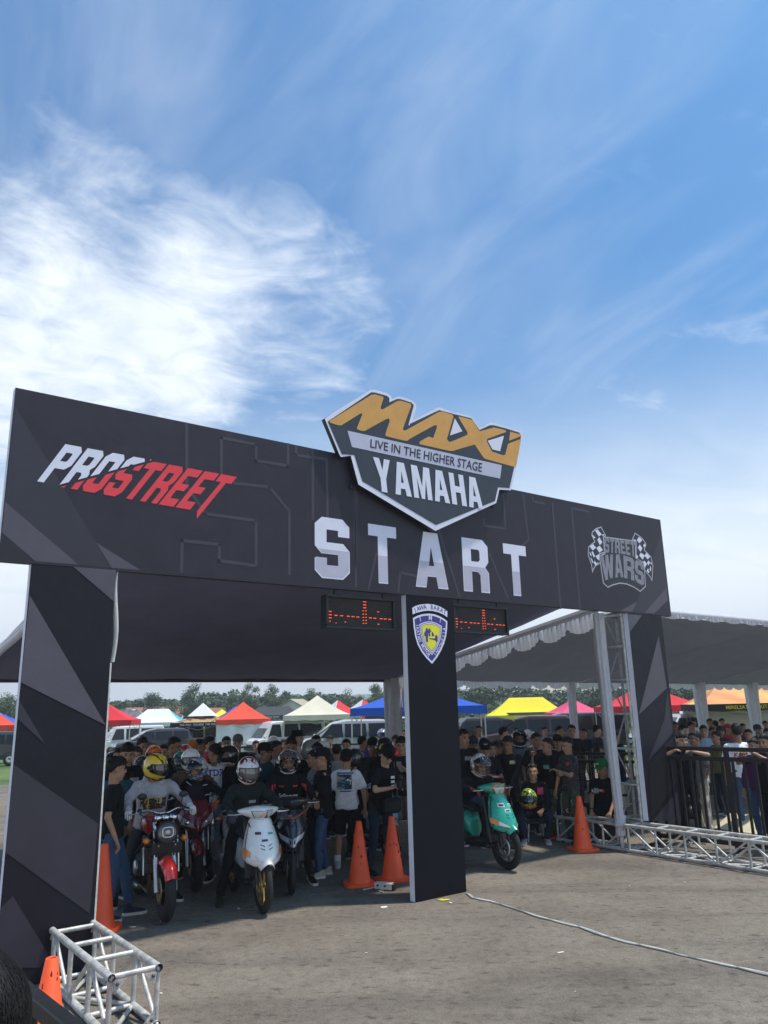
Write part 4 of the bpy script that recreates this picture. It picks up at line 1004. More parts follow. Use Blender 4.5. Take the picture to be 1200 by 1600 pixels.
def scooter(label, loc, face_dir, body_m, rim_m=None, style='round', seat_m=None, group='motorcycles waiting at the start', sticker=True, disc_m=None, rear_m=None, steer=0.0):
    t = thing('motor_scooter', label, 'scooter', loc, R(face_dir - 90), group); rim_m = rim_m or M_ALU; rear_m = rear_m or body_m
    r_ax[0] = .285
    wheel('front_wheel', t, 0, .285, .075, rim_m, 5, 1, disc_m); wheel('rear_wheel', t, -1.24, .285, .085, rim_m, 5, False)
    for s in (-1, 1):
        MB().tube([(s * .068, 0, .285), (s * .068, -.03, .42)], .024, 10).tube([(s * .068, -.025, .40), (s * .06, -.10, .66)], .017, 10).build('fork', M_BLACKP, t)
    MB().box((.085, -.07, .30), (.035, .075, .10), None, 0, .01).build('brake_caliper', M_ENG, t)
    fender(t, 0, .345, 46, 150, .215, body_m, 'front_fender', .28, .10)
    # front apron, its lamps and the leg shield behind it
    mb = MB()
    if style == 'round':
        lv = [(.495, .13, .155, .06, 2.2), (.525, .19, .178, .01, 2.2), (.57, .222, .172, -.04, 2.3), (.65, .218, .142, -.08, 2.4), (.74, .200, .092, -.10, 2.5), (.84, .170, .030, -.125, 2.6), (.93, .138, -.03, -.150, 2.6), (.972, .105, -.06, -.16, 2.6)]
    else:
        lv = [(.50, .05, .20, .12, 1.8), (.56, .12, .205, .03, 1.8), (.65, .18, .165, -.05, 1.8), (.74, .205, .11, -.09, 1.9), (.82, .175, .06, -.11, 2.0), (.90, .13, .0, -.14, 2.2), (.95, .09, -.04, -.15, 2.4)]
    front_shell(mb, lv, 17); apron = mb.build('front_apron', body_m, t)
    def AP(u, z, o=.004):                                     # a point on the apron, u across from -1 to 1
        k = max(i for i in range(len(lv) - 1) if lv[i][0] <= z); f = (z - lv[k][0]) / (lv[k + 1][0] - lv[k][0]); q = [lerp(a, b, f) for a, b in zip(lv[k], lv[k + 1])]
        return Vector((u * (q[1] + o * abs(u)), q[3] + (q[2] - q[3]) * (1 - abs(u) ** q[4]) + o, z))
    def patch(name, m, s, corners, o, n=6):                   # a lamp or sticker let into the apron: four (u, z) corners
        vs = [AP(s * lerp(lerp(corners[0][0], corners[1][0], a / n), lerp(corners[3][0], corners[2][0], a / n), b / n), lerp(lerp(corners[0][1], corners[1][1], a / n), lerp(corners[3][1], corners[2][1], a / n), b / n), o) for b in range(n + 1) for a in range(n + 1)]
        fs = [(b * (n + 1) + a, b * (n + 1) + a + 1, (b + 1) * (n + 1) + a + 1, (b + 1) * (n + 1) + a) for b in range(n) for a in range(n)]
        return MB().add(vs, [f[::-1] for f in fs] if s > 0 else fs, 0, True).build(name, m, apron)
    for s in (-1, 1):
        if style == 'round':
            patch('position_lamp', M_GLASS, s, ((.18, .535), (.80, .585), (.80, .645), (.36, .575)), .006); patch('turn_signal', M_AMBER, s, ((.74, .585), (.96, .60), (.96, .675), (.74, .64)), .009)
        else:
            patch('headlight', M_GLASS, s, ((.14, .575), (.72, .635), (.80, .70), (.26, .655)), .006); patch('silver_trim', M_ALU, s, ((.05, .555), (.30, .565), (.24, .66), (.05, .64)), .008); patch('dark_eye', M_BLACKP, s, ((.10, .585), (.22, .595), (.18, .635), (.10, .62)), .011)
        for q in range(2): patch('vent_slot', M_BLACKP, s, ((.10, .655 + q * .035), (.32, .675 + q * .035), (.32, .682 + q * .035), (.10, .665 + q * .035)), .004, 3)
    for s in (-1, 1): patch('panel_gap', M_BLACKP, s, ((.905, .57), (.93, .57), (.93, .92), (.905, .92)), .003, 8)
    if sticker:
        for s, cs in ((1, ((.20, .80), (.62, .80), (.62, .845), (.20, .845))), (-1, ((.15, .80), (.60, .795), (.60, .83), (.15, .835))), (1, ((-.15, .735), (.28, .735), (.28, .77), (-.15, .77)))):
            patch('sticker', M_STICK, s, cs, .004, 4); cx = sum(c[0] for c in cs) / 4; cz = sum(c[1] for c in cs) / 4
            patch('sticker', mat('sticker_art_green', (.08, .36, .26), .4) if s < 0 else mat('sticker_art_dark', (.10, .02, .04), .4), s, [(cx + (c[0] - cx) * .80, cz + (c[1] - cz) * .62) for c in cs], .0055, 4)
    MB().box((0, -.20, .63), (.33, .045, .62), Matrix.Rotation(R(12), 3, 'X'), 0, .02).build('leg_shield', M_BLACKP, t)
    MB().box((0, -.45, .29), (.30, .50, .07), None, 0, .02).build('floorboard', M_BLACKP, t)
    # handlebar cowl with the headlight
    bar = bpy.data.objects.new('handlebar', None); COL.objects.link(bar); bar.parent = t; bar.location = (0, -.19, .98); bar.rotation_euler = (0, 0, R(steer))
    def CW(u, b, o=0.0):                                      # handlebar cowl: wide in the middle, tapering to the grips
        a = abs(u); hh = .066 * (1 - a ** 1.6) + .020 + o; dd = .110 * (1 - a ** 1.5) + .028 + o; zc = .045 + .012 * a; yc = .035 - .085 * a ** 1.3
        f = lambda x, p: math.copysign(abs(x) ** p, x)
        return Vector((u * .235, yc + dd * f(math.cos(b), .8) * (1.15 if math.cos(b) > 0 else .75), zc + hh * f(math.sin(b), .8) * (1.0 if math.sin(b) < 0 else .8)))
    MB().loft([[CW(u, 2 * math.pi * j / 18) for j in range(18)] for u in np.linspace(-1, 1, 19)], 0, True).build('handlebar_cowl', body_m, bar)
    def cpatch(name, m, w, b0, b1, o, k=.0):
        n = 8; vs = [CW(w * (1 - k * (1 - j / n)) * (2 * i / n - 1), R(lerp(b0, b1, j / n)), o) for j in range(n + 1) for i in range(n + 1)]
        return MB().add(vs, [(j * 9 + i, j * 9 + i + 1, (j + 1) * 9 + i + 1, (j + 1) * 9 + i) for j in range(n) for i in range(n)], 0, True).build(name, m, bar)
    if style == 'round':
        cpatch('headlight_rim', M_BLACKP, .56, -66, 14, .004, .42); cpatch('headlight', M_GLASS, .51, -60, 9, .008, .42); cpatch('headlight_reflector', M_CHROME, .22, -52, 2, .011, .2)
    else: cpatch('cowl_trim', M_BLACKP, .5, -50, 10, .004, .3)
    for s in (-1, 1):
        MB().tube([(s * .20, -.02, .03), (s * .36, -.065, .035)], .0185, 10).build('grip', M_RUB, bar)
        MB().tube([(s * .21, .015, .03), (s * .28, .02, .028), (s * .36, -.01, .03)], [.009, .007, .006], 6).build('brake_lever', M_ALU, bar)
    # rear body
    rg = []
    for y, w, z0, z1 in ((-.62, .11, .36, .58), (-.70, .155, .38, .70), (-.90, .170, .46, .74), (-1.15, .160, .56, .78), (-1.38, .12, .66, .82), (-1.55, .05, .75, .84)):
        zc, hz = (z0 + z1) / 2, (z1 - z0) / 2
        rg.append(ring(Vector((0, y, zc)), Vector((1, 0, 0)), Vector((0, 0, 1)), w, hz, 16, 2.8))
    MB().loft(rg, 0, True).build('tail_body', rear_m, t)
    sg = [ring(Vector((0, y, z)), Vector((1, 0, 0)), Vector((0, 0, 1)), w, h, 14, 2.6) for y, z, w, h in ((-.58, .70, .09, .03), (-.68, .755, .125, .05), (-.85, .765, .145, .05), (-1.05, .80, .14, .05), (-1.25, .825, .12, .045), (-1.38, .83, .06, .025))]
    MB().loft(sg, 0, True).build('seat', seat_m or M_SEAT, t)
    MB().tube([(-.13, -1.12, .84), (-.15, -1.38, .89), (-.06, -1.52, .90), (.06, -1.52, .90), (.15, -1.38, .89), (.13, -1.12, .84)], .016, 8).build('grab_rail', M_ALU, t)
    MB().ell((0, -1.56, .79), (.085, .03, .035), None, 12, 8).build('tail_light', M_TAILR, t)
    MB().tube([(.10, -.75, .27), (.165, -.95, .26), (.17, -1.08, .34)], .022, 8).tube([(.17, -1.05, .32), (.172, -1.50, .52)], [.048, .055], 14).build('exhaust', M_ALU, t)
    mb = MB().box((-.13, -1.02, .30), (.10, .58, .17), None, 0, .04).box((0, -.86, .36), (.24, .30, .18), None, 0, .03); mb.build('engine', M_ENG, t)
    MB().tube([(.13, -1.24, .29), (.13, -1.20, .60)], .03, 10).build('shock_absorber', M_TAILR if style != 'round' else M_ALU, t)
    MB().box((0, -1.55, .60), (.17, .015, .14), Matrix.Rotation(R(-20), 3, 'X'), 0, .004).build('number_plate', M_BLACKP, t)
    for s in (-1, 1): MB().tube([(s * .22, -.16, 1.0), (s * .16, -.06, .92), (s * .10, -.10, .84), (s * .06, -.12, .72)], .006, 6).build('brake_cable', M_RUB, t)
    return t, apron, bar
def naked_bike(label, loc, face_dir, tank_m, fend_m, fairing=None, group='motorcycles waiting at the start'):
    t = thing('motorcycle', label, 'motorcycle', loc, R(face_dir - 90), group); r_ax[0] = .305
    wheel('front_wheel', t, 0, .305, .118, M_BLACKP, 6, 2, M_BRONZE, 1.0); wheel('rear_wheel', t, -1.44, .305, .16, M_BLACKP, 6, 1)
    for s in (-1, 1):
        fk = MB().tube([(s * .098, .0, .29), (s * .098, -.115, .60)], .029, 12).build('fork', M_ALU, t)
        MB().tube([(s * .098, -.105, .575), (s * .098, -.27, 1.0)], .0215, 12).build('fork_tube', M_CHROME, fk)
        MB().box((s * .098, -.052, .36), (.05, .06, .11), None, 0, .012).build('brake_caliper', M_BRONZE, t)
    fender(t, 0, .345, 28, 158, .165, fend_m, 'front_fender', .25, .075)
    for z, y in ((.79, -.19), (.985, -.265)): MB().box((0, y, z), (.26, .07, .035), Matrix.Rotation(R(20), 3, 'X'), 0, .01).build('fork_bridge', M_ENG, t)
    MB().tube([(-.40, -.47, 1.04), (-.34, -.43, 1.055), (-.16, -.33, 1.09), (-.05, -.29, 1.05), (.05, -.29, 1.05), (.16, -.33, 1.09), (.34, -.43, 1.055), (.40, -.47, 1.04)], .012, 8).build('handlebar', M_CHROME, t)
    for s in (-1, 1):
        MB().tube([(s * .28, -.395, 1.068), (s * .41, -.475, 1.038)], .019, 10).build('grip', M_RUB, t)
        MB().tube([(s * .25, -.345, 1.065), (s * .31, -.35, 1.055), (s * .40, -.42, 1.035)], [.010, .007, .005], 6).build('lever', M_ALU, t)
        MB().box((s * .245, -.37, 1.08), (.05, .045, .045), None, 0, .01).build('switch_box', M_BLACKP, t)
    if fairing:
        # fairing nose: a V of paint between two slanting headlights
        lv = [(.70, .10, .12, -.06, 1.2), (.76, .20, .13, -.12, 1.2), (.84, .235, .08, -.16, 1.3), (.92, .215, .02, -.19, 1.4), (.99, .17, -.05, -.20, 1.6), (1.06, .13, -.12, -.21, 1.8)]
        mb = MB(); front_shell(mb, lv); fa = mb.build('fairing', fairing, t)
        for s in (-1, 1):
            def FP(u, z, o=.006):
                k = max(i for i in range(len(lv) - 1) if lv[i][0] <= z); f = (z - lv[k][0]) / (lv[k + 1][0] - lv[k][0]); q = [lerp(x, y, f) for x, y in zip(lv[k], lv[k + 1])]
                return Vector((u * (q[1] + o), q[3] + (q[2] - q[3]) * (1 - abs(u) ** q[4]) + o, z))
            cs = ((.16, .735), (.86, .775), (.97, .90), (.30, .80)); n = 6
            vs = [FP(s * lerp(lerp(cs[0][0], cs[1][0], i / n), lerp(cs[3][0], cs[2][0], i / n), j / n), lerp(lerp(cs[0][1], cs[1][1], i / n), lerp(cs[3][1], cs[2][1], i / n), j / n)) for j in range(n + 1) for i in range(n + 1)]
            fs = [(j * 7 + i, j * 7 + i + 1, (j + 1) * 7 + i + 1, (j + 1) * 7 + i) for j in range(n) for i in range(n)]
            hl_ = MB().add(vs, [f[::-1] for f in fs] if s > 0 else fs, 0, True).build('headlight', M_GLASS, fa)
            MB().ell(FP(s * .52, .80, .0), (.045, .02, .030), None, 10, 6).build('headlight_reflector', M_CHROME, hl_)
            MB().ell((s * .30, -.16, .80), (.045, .02, .025), None, 10, 6).build('turn_signal', M_AMBER, fa)
            rg = [ring(Vector((s * x, y, z)), Vector((0, 1, 0)), Vector((0, 0, 1)), .012, hz, 8, 2) for x, y, z, hz in ((.20, -.18, .80, .12), (.235, -.35, .74, .17), (.225, -.60, .66, .18), (.17, -.80, .60, .10))]
            MB().loft(rg, 0, True).build('side_cowl', fairing, t)
        MB().add([(-.12, -.13, 1.05), (.12, -.13, 1.05), (.09, -.24, 1.22), (-.09, -.24, 1.22), (0, -.08, 1.05), (0, -.20, 1.23)], [(0, 4, 5, 3), (4, 1, 2, 5)], 0, True).build('windscreen', M_VISOR, fa)
    else:
        hl = Matrix.Translation((0, -.06, .875)) @ Matrix.Rotation(R(-82), 4, 'X')
        MB().lathe([(.001, -.14), (.07, -.13), (.105, -.06), (.117, .0), (.117, .03), (.100, .04), (.097, .028)], 28, hl).build('headlight_bowl', M_BLACKP, t)
        lens = MB().lathe([(.098, .026), (.05, .034), (.001, .036)], 28, hl).build('headlight', M_VISOR, t)
        mb = MB().tube([hl @ Vector((.058 * math.copysign(abs(math.cos(a)) ** .6, math.cos(a)), .050 * math.copysign(abs(math.sin(a)) ** .6, math.sin(a)), .042)) for a in np.linspace(0, 2 * math.pi, 19)], .007, 6); mb.build('lamp_ring', M_STICK, lens)
        MB().ell(hl @ Vector((0, 0, .038)), (.030, .014, .024), None, 12, 8).build('projector', M_GLASS, lens)
        for x in (-.085, 0, .085):
            g = Matrix.Translation((x, -.17, 1.015)) @ Matrix.Rotation(R(-50), 4, 'X')
            MB().lathe([(.001, -.05), (.034, -.05), (.040, .0), (.040, .035), (.001, .037)], 16, g).build('gauge', M_CHROME, t)
        for s in (-1, 1):
            st = MB().tube([(s * .11, -.15, .80), (s * .19, -.14, .795)], .010, 6).build('signal_stalk', M_BLACKP, t)
            MB().ell((s * .205, -.125, .795), (.040, .042, .033), None, 12, 8).build('turn_signal', M_AMBER, st)
        pl = MB().box((0, -.045, .715), (.33, .012, .115), Matrix.Rotation(R(-10), 3, 'X'), 0, .004).build('number_plate', M_BLACKP, t)
        for s in (-1, 1): MB().ell((s * .09, -.038, .748), (.011, .008, .011), None, 8, 5).build('plate_bolt', M_ALU, pl)
        mi = MB().tube([(.20, -.36, 1.08), (.22, -.34, 1.20)], .007, 6).tube([(-.20, -.36, 1.08), (-.22, -.34, 1.20)], .007, 6); mi.build('mirror_stalk', M_BLACKP, t)
        for s in (-1, 1): MB().ell((s * .23, -.335, 1.235), (.055, .016, .036), None, 12, 8).build('mirror', M_BLACKP, t)
    for s in (-1, 1):
        MB().tube([(s * .26, -.34, 1.06), (s * .20, -.16, 1.02), (s * .13, -.09, .90), (s * .10, -.14, .70), (s * .11, -.06, .42)], .006, 6).build('brake_cable', M_RUB, t)
        MB().tube([(s * .24, -.36, 1.06), (s * .12, -.22, 1.08), (s * .05, -.26, .90)], .005, 6).build('throttle_cable', M_RUB, t)
    rd = MB().box((0, -.33, .56), (.37, .045, .27), Matrix.Rotation(R(12), 3, 'X'), 0, .01).build('radiator', M_RAD, t)
    for i in range(7): MB().box((0, -.302 + .012 * (i - 3) * -.35, .45 + i * .037), (.34, .006, .006)).build('radiator_fin', M_ENG, rd)
    for s in (-1, 1): MB().box((s * .192, -.325, .56), (.012, .06, .28), Matrix.Rotation(R(12), 3, 'X')).build('radiator_side', M_ALU, rd)
    rg = [ring(Vector((0, y, z)), Vector((1, 0, 0)), Vector((0, 0, 1)), w, h, 16, 2.4) for y, z, w, h in ((-.34, .90, .06, .06), (-.42, .905, .15, .10), (-.55, .915, .185, .125), (-.72, .90, .175, .12), (-.88, .86, .11, .08), (-.95, .83, .07, .05))]
    MB().loft(rg, 0, True).build('fuel_tank', tank_m, t)
    rg = [ring(Vector((0, y, z)), Vector((1, 0, 0)), Vector((0, 0, 1)), w, h, 14, 2.6) for y, z, w, h in ((-.86, .82, .09, .05), (-1.0, .80, .15, .05), (-1.25, .83, .15, .05), (-1.5, .88, .11, .045), (-1.66, .91, .05, .02))]
    MB().loft(rg, 0, True).build('seat', M_SEAT, t)
    rg = [ring(Vector((0, y, z)), Vector((1, 0, 0)), Vector((0, 0, 1)), w, h, 14, 2.6) for y, z, w, h in ((-.95, .68, .12, .07), (-1.2, .73, .15, .08), (-1.5, .80, .12, .06), (-1.72, .87, .05, .02))]
    MB().loft(rg, 0, True).build('tail_cowl', fend_m, t)
    en = MB().box((0, -.66, .46), (.36, .40, .26), None, 0, .04).box((0, -.56, .66), (.30, .26, .22), Matrix.Rotation(R(-18), 3, 'X'), 0, .02).build('engine', M_ENG, t)
    for s in (-1, 1): MB().lathe([(.001, 0), (.085, 0), (.085, .03), (.06, .045), (.001, .047)], 18, Matrix.Translation((s * .18, -.66, .45)) @ Matrix.Rotation(s * math.pi / 2, 4, 'Y')).build('engine_cover', M_ALU, en)
    for x in (-.12, -.04, .04, .12): MB().tube([(x, -.46, .64), (x, -.33, .58), (x * .9, -.34, .36), (x * .6, -.55, .20), (.08, -.90, .20)], .021, 8).build('exhaust_header', M_BRONZE, t)
    MB().tube([(.12, -.85, .21), (.19, -1.05, .27), (.20, -1.55, .42)], [.03, .055, .062], 14).build('silencer', M_ALU, t)
    for s in (-1, 1):
        MB().tube([(s * .05, -.29, .93), (s * .14, -.50, .74), (s * .16, -.90, .56), (s * .13, -1.0, .36)], .022, 8).build('frame_tube', M_BLACKP, t)
        MB().tube([(s * .12, -.98, .40), (s * .13, -1.44, .305)], [.035, .026], 8).build('swingarm', M_ENG, t)
        MB().tube([(s * .16, -.92, .33), (s * .26, -.93, .33)], .014, 8).build('footpeg', M_RUB, t)
    return t
# ---------------------------------------------------------------- trusses
def truss(label, name, origin, ex, ey, ez, L, w, h, bays, chord=.025, brace=.014, group=None, plates=(0, 1), zig=True, cat='truss'):
    """box truss: ex along its length, ey across, ez up; origin at a bottom corner"""
    t = thing(name, label, cat, (0, 0, 0), 0, group); O = Vector(origin); ex, ey, ez = [Vector(v).normalized() for v in (ex, ey, ez)]
    P = lambda x, y, z: O + ex * x + ey * y + ez * z
    def tb(a, b, r, nm, hollow=False):
        mb = MB().tube([a, b], r, 10, 0, not hollow)
        if hollow:
            d = (b - a).normalized()
            for q, s in ((a, 1), (b, -1)): mb.tube([q, q + d * s * .10], r * .78, 10, 1, False)
        return mb.build(nm, [M_STEEL, M_DARKSTEEL], t)
    for y in (0, w):
        for z in (0, h): tb(P(0, y, z), P(L, y, z), chord, 'chord', True)
    for i in range(bays + 1):
        x = L * i / bays; x = min(max(x, .03), L - .03)
        for z in (0, h): tb(P(x, .0, z), P(x, w, z), brace * 1.15, 'strut')
        for y in (0, w): tb(P(x, y, 0), P(x, y, h), brace * 1.15, 'strut')
    for i in range(bays):
        a, b = L * i / bays, L * (i + 1) / bays
        if i % 2: a, b = b, a
        for y in (0, w): tb(P(a, y, 0), P(b, y, h), brace, 'diagonal_brace')
        if zig: tb(P(a, 0, 0), P(b, w, 0), brace, 'diagonal_brace')
    for e in plates:
        x = 0 if e == 0 else L
        for y, z in ((0, 0), (w, 0), (0, h), (w, h)):
            sy, sz = (1 if y == 0 else -1), (1 if z == 0 else -1); g = .105
            q = [P(x, y + sy * .02, z + sz * .02), P(x, y + sy * g, z + sz * .02), P(x, y + sy * .02, z + sz * g)]
            o = ex * (.006 if e == 0 else -.006); v = q + [p + o for p in q]
            mb = MB().add(v, [(0, 1, 2), (5, 4, 3), (0, 3, 4, 1), (1, 4, 5, 2), (2, 5, 3, 0)]); pl = mb.build('gusset_plate', M_STEELD, t)
            c = (q[0] * 2 + q[1] + q[2]) / 4; MB().ell(c, (.013, .013, .013), None, 8, 5).build('bolt', M_DARKSTEEL, pl)
    return t
U, Nn, Z = GU, GN, Vector((0, 0, 1))
truss('short silver box truss lying in front of the left gate panel', 'box_truss', GW(-3.60, .42, .03), -Nn, U, Z, 1.98, .335, .36, 4, .028, .0165, 'aluminium trusses')
truss('long silver box truss lying on the asphalt at the right gate panel', 'box_truss', GW(4.46, 1.55, .03), -Nn, U, Z, 4.6, .34, .34, 10, .024, .014, 'aluminium trusses')
truss('upright truss tower standing behind the right gate panel', 'truss_tower', GW(4.74, .12, .40), Z, Nn, -U * -1, 3.1, .35, .33, 6, .022, .0125, 'aluminium trusses', zig=False)
tt = truss('upright truss tower hidden behind the left gate panel', 'truss_tower', GW(-3.85, .12, .40), Z, Nn, U, 3.1, .30, .33, 6, .022, .0125, 'aluminium trusses', zig=False)
# clamp boxes and cable loops at the tower foot
g = thing('junction_box', 'small pale junction boxes strapped to the foot of the right truss tower', 'box', GW(4.95, .55, .55), GA)
MB().box((0, 0, .08), (.13, .10, .15), None, 0, .012).build('case', mat('pale_plastic', (.50, .48, .42), .5), g); MB().box((0, 0, .28), (.14, .10, .17), None, 0, .012).build('case', MATS['pale_plastic'], g)
MB().tube([(0, 0, .0), (.03, 0, -.2), (.0, .02, -.52)], .01, 6).build('cable', M_RUB, g)
for s_ in (0, 1):
    pts = [GW(4.66 + .02 * math.sin(z * 5 + s_), .46 - .03 * s_ + .02 * math.cos(z * 3), z) for z in np.linspace(3.45, .5, 14)]
    tag(MB().tube(pts, .009, 6).build('power_cable', M_RUB), 'thin black cable running down the %s of the right truss tower' % ('inner edge', 'outer edge')[s_], 'cable', 'cables on the truss tower')

# ---------------------------------------------------------------- marquees
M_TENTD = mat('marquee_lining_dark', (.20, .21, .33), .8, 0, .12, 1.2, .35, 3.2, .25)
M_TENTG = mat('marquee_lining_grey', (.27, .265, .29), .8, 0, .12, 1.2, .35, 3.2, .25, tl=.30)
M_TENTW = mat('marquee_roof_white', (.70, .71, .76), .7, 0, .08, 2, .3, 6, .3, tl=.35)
M_SATIN = mat('white_satin', (.80, .79, .82), .55, 0, .1, 8, .35, 22, .4, tl=.40)
M_DRAPE = mat('grey_satin', (.47, .46, .48), .6, 0, .14, 8, .35, 22, .4)
def canopy(name, label, quad, lining, group, bulge=-.10, apex=None, nu=20, nv=14, rim=(1, 1, 1, 1)):
    t = thing(name, label, 'marquee', tuple(sum((Vector(q) for q in quad), Vector()) / 4 * 0), 0, group)
    q = [Vector(p) for p in quad]
    def S(u, v, up=0.0):
        p = q[0] * (1 - u) * (1 - v) + q[1] * u * (1 - v) + q[2] * u * v + q[3] * (1 - u) * v
        e = min(u, 1 - u, v, 1 - v) * 2
        z = (apex * e if apex else bulge * (math.sin(math.pi * u) * math.sin(math.pi * v)) ** .8)
        z += .018 * noise.noise(Vector((u * 9, v * 7, q[0].x))) + .012 * noise.noise(Vector((u * 26, v * 6, 3)))
        return p + Vector((0, 0, z + up))
    vs = [S(i / nu, j / nv) for j in range(nv + 1) for i in range(nu + 1)]; w = nu + 1
    fs = [(j * w + i, (j + 1) * w + i, (j + 1) * w + i + 1, j * w + i + 1) for j in range(nv) for i in range(nu)]
    MB().add(vs, fs, 0, not apex).build('lining', lining, t)
    vs = [S(i / nu, j / nv, .05 + (0 if apex else .9 * (min(i / nu, 1 - i / nu, j / nv, 1 - j / nv)) * 2)) for j in range(nv + 1) for i in range(nu + 1)]
    MB().add(vs, [f[::-1] for f in fs], 0, True).build('roof_sheet', M_TENTW, t)
    return t, S
def valance(parent, a, b, drop, scallops, out, m=None, amp=.035, name='valance', top=.03, n=None):
    a, b, out = Vector(a), Vector(b), Vector(out).normalized(); L = (b - a).length; n = n or int(L / .022); vs = []
    for i in range(n + 1):
        t = i / n; p = a.lerp(b, t); ph = t * L * 2 * math.pi / .115
        sc = abs(math.sin(t * math.pi * scallops)) ** .6; dz = drop * (.55 + .45 * sc)
        r = amp * (math.sin(ph + .8 * math.sin(ph * .37)) * .6 + .5 * noise.noise(Vector((t * L * 7, 1, L))))
        for k, zf in enumerate((0, .12, .35, .65, 1.0)):
            vs.append(p + Vector((0, 0, top - dz * zf)) + out * (.02 + r * min(1, zf * 1.6)))
    MB().add(vs, [(i * 5 + k, i * 5 + k + 1, (i + 1) * 5 + k + 1, (i + 1) * 5 + k) for i in range(n) for k in range(4)], 0, True).build(name, m or M_SATIN, parent)
def draped_pole(label, base, top, r=.085, m=None, tie=True, group='draped marquee poles', knot=.42):
    base, top = Vector(base), Vector(top); t = thing('draped_pole', label, 'pole', base, 0, group); H = top - base
    MB().tube([(0, 0, 0), H], .03, 10).build('pole', M_STEEL, t)
    mb = MB(); rings = []
    for i in range(26):
        u = i / 25; z0 = .22 / H.length; tt_ = z0 + (1 - z0) * u; rr = r * (.95 + .25 * u * u)
        if tie and abs(tt_ * H.length - knot) < .16: rr *= 1.25 - .5 * (1 - abs(tt_ * H.length - knot) / .16)
        rings.append([H * tt_ + Vector((math.cos(a), math.sin(a), 0)) * rr * (1 + .16 * math.sin(a * 7 + 2 * math.sin(u * 3)) + .07 * math.sin(a * 13 + u * 5)) for a in [2 * math.pi * j / 40 for j in range(40)]])
    mb.loft(rings, 0, True).build('drape', m or M_SATIN, t)
    if tie:
        mb = MB()
        for k in range(3): mb.ell(H.normalized() * (knot - .05 + .05 * k) + Vector((.01 * k - .01, 0, 0)), (r * 1.35, r * 1.35, .05), Matrix.Rotation(.3 * k, 3, 'X'), 14, 8, 0, lambda d: 1 + .12 * math.sin(d.x * 9 + d.y * 7))
        mb.build('knot', M_TENTW, t)
    return t
FR, BR, BL, FL = Vector((3.36, 12.25, 3.52)), Vector((.10, 18.0, 2.74)), Vector((-6.75, 12.85, 2.74)), Vector((-2.85, 7.62, 3.80))
FRm = FR + Vector((0, 0, .0))
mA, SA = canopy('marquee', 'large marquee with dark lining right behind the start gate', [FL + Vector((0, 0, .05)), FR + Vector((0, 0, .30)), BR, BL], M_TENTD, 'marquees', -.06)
valance(mA, FR + Vector((0, 0, .06)), BR + Vector((0, 0, .06)), .34, 9, U, amp=.05)
for k in range(2): MB().tube([FR + Vector((0, 0, .10 - .05 * k)), BR + Vector((0, 0, .07 - .05 * k))], .035, 8).build('eave_roll', M_SATIN, mA)
mb = MB()
for k in range(6): mb.tube([BL.lerp(FL + Vector((0, 0, -.1)), u) + (-U) * (.03 + .035 * k) + Vector((0, 0, .10 - .055 * k + .03 * math.sin(u * 9 + k))) for u in np.linspace(0, 1, 14)], .045, 7)
mb.build('eave_swag', M_SATIN, mA)
MB().tube([BL + Vector((0, 0, -.02)), BR + Vector((0, 0, -.02))], .03, 8).build('eave_bar', M_DARKSTEEL, mA)
# neighbouring marquee on the right: three bays with pale lining
fB0, fB1 = FR + Vector((.30, .22, .02)), FR + U * 15.6 + Vector((.3, .22, .0)); bB0, bB1 = BR + Vector((.28, .12, -.02)), BR + U * 18.2 + Vector((.2, .0, -.20))
for k, (u0, u1) in enumerate(((0, .335), (.335, .675), (.675, 1))):
    mB, SB = canopy('marquee', ('grey lined marquee bay beside the dark lined marquee', 'grey lined marquee bay seen right of the right gate panel', 'grey lined marquee bay farthest to the right edge')[k],
        [fB0.lerp(fB1, u0), fB0.lerp(fB1, u1), bB0.lerp(bB1, u1), bB0.lerp(bB1, u0)], M_TENTG, 'marquees', 0, .75, 16, 12)
    valance(mB, fB0.lerp(fB1, u0), fB0.lerp(fB1, u1), .15, 8, -Nn, amp=.05, top=.12); valance(mB, bB0.lerp(bB1, u0), bB0.lerp(bB1, u1), .22, 10, -Nn, amp=.04, top=.05)
    MB().tube([fB0.lerp(fB1, u0) + Vector((0, 0, .08)), fB0.lerp(fB1, u1) + Vector((0, 0, .08))], .05, 8).build('eave_roll', M_SATIN, mB)
draped_pole('tall white draped pole tied near its foot beside the right truss tower', (3.40, 12.22, 0), (3.36, 12.24, 3.5), .066)
draped_pole('grey draped pole rising behind the right truss tower', GW(5.30, 1.0), GW(5.30, 1.0, 3.6), .085, M_DRAPE, False)
draped_pole('white draped pole just left of the middle gate panel under the marquee', (.06, 17.9, 0), (.10, 17.95, 2.8), .17, M_DRAPE, False)
for k, (px, lb) in enumerate(((892, 'slim white pole between the yellow and pink canopies'), (1092, 'white draped pole between the red and orange canopies'), (1173, 'white draped pole in front of the orange canopy near the right edge'))):
    Yb = (21.6, 25.2, 27.1)[k]; p = at(px, 1070, Yb); draped_pole(lb, (p.x, p.y, 0), (p.x, p.y, p.z + .1), (.09, .15, .17)[k], M_SATIN, False)
sw = thing('cloth_swag', 'bunched white cloth hanging from the marquee corner beside the middle panel', 'cloth', BR + Vector((.25, -.2, 0)))
mb = MB()
for k in range(5): mb.tube([(.03 * k, 0, .05), (.06 * k + .03, -.05 * k, -.2), (.05 * k + .02, -.02 * k, -.55), (.10 + .02 * k, .0, -1.1 + .1 * k)], [.05, .08, .06, .02], 9)
mb.build('folds', M_SATIN, sw)
ft = thing('cloth_strip', 'pale cloth strip hanging at the top inner corner of the left gate panel', 'cloth', GW(-3.235, .03, 2.62), GA)
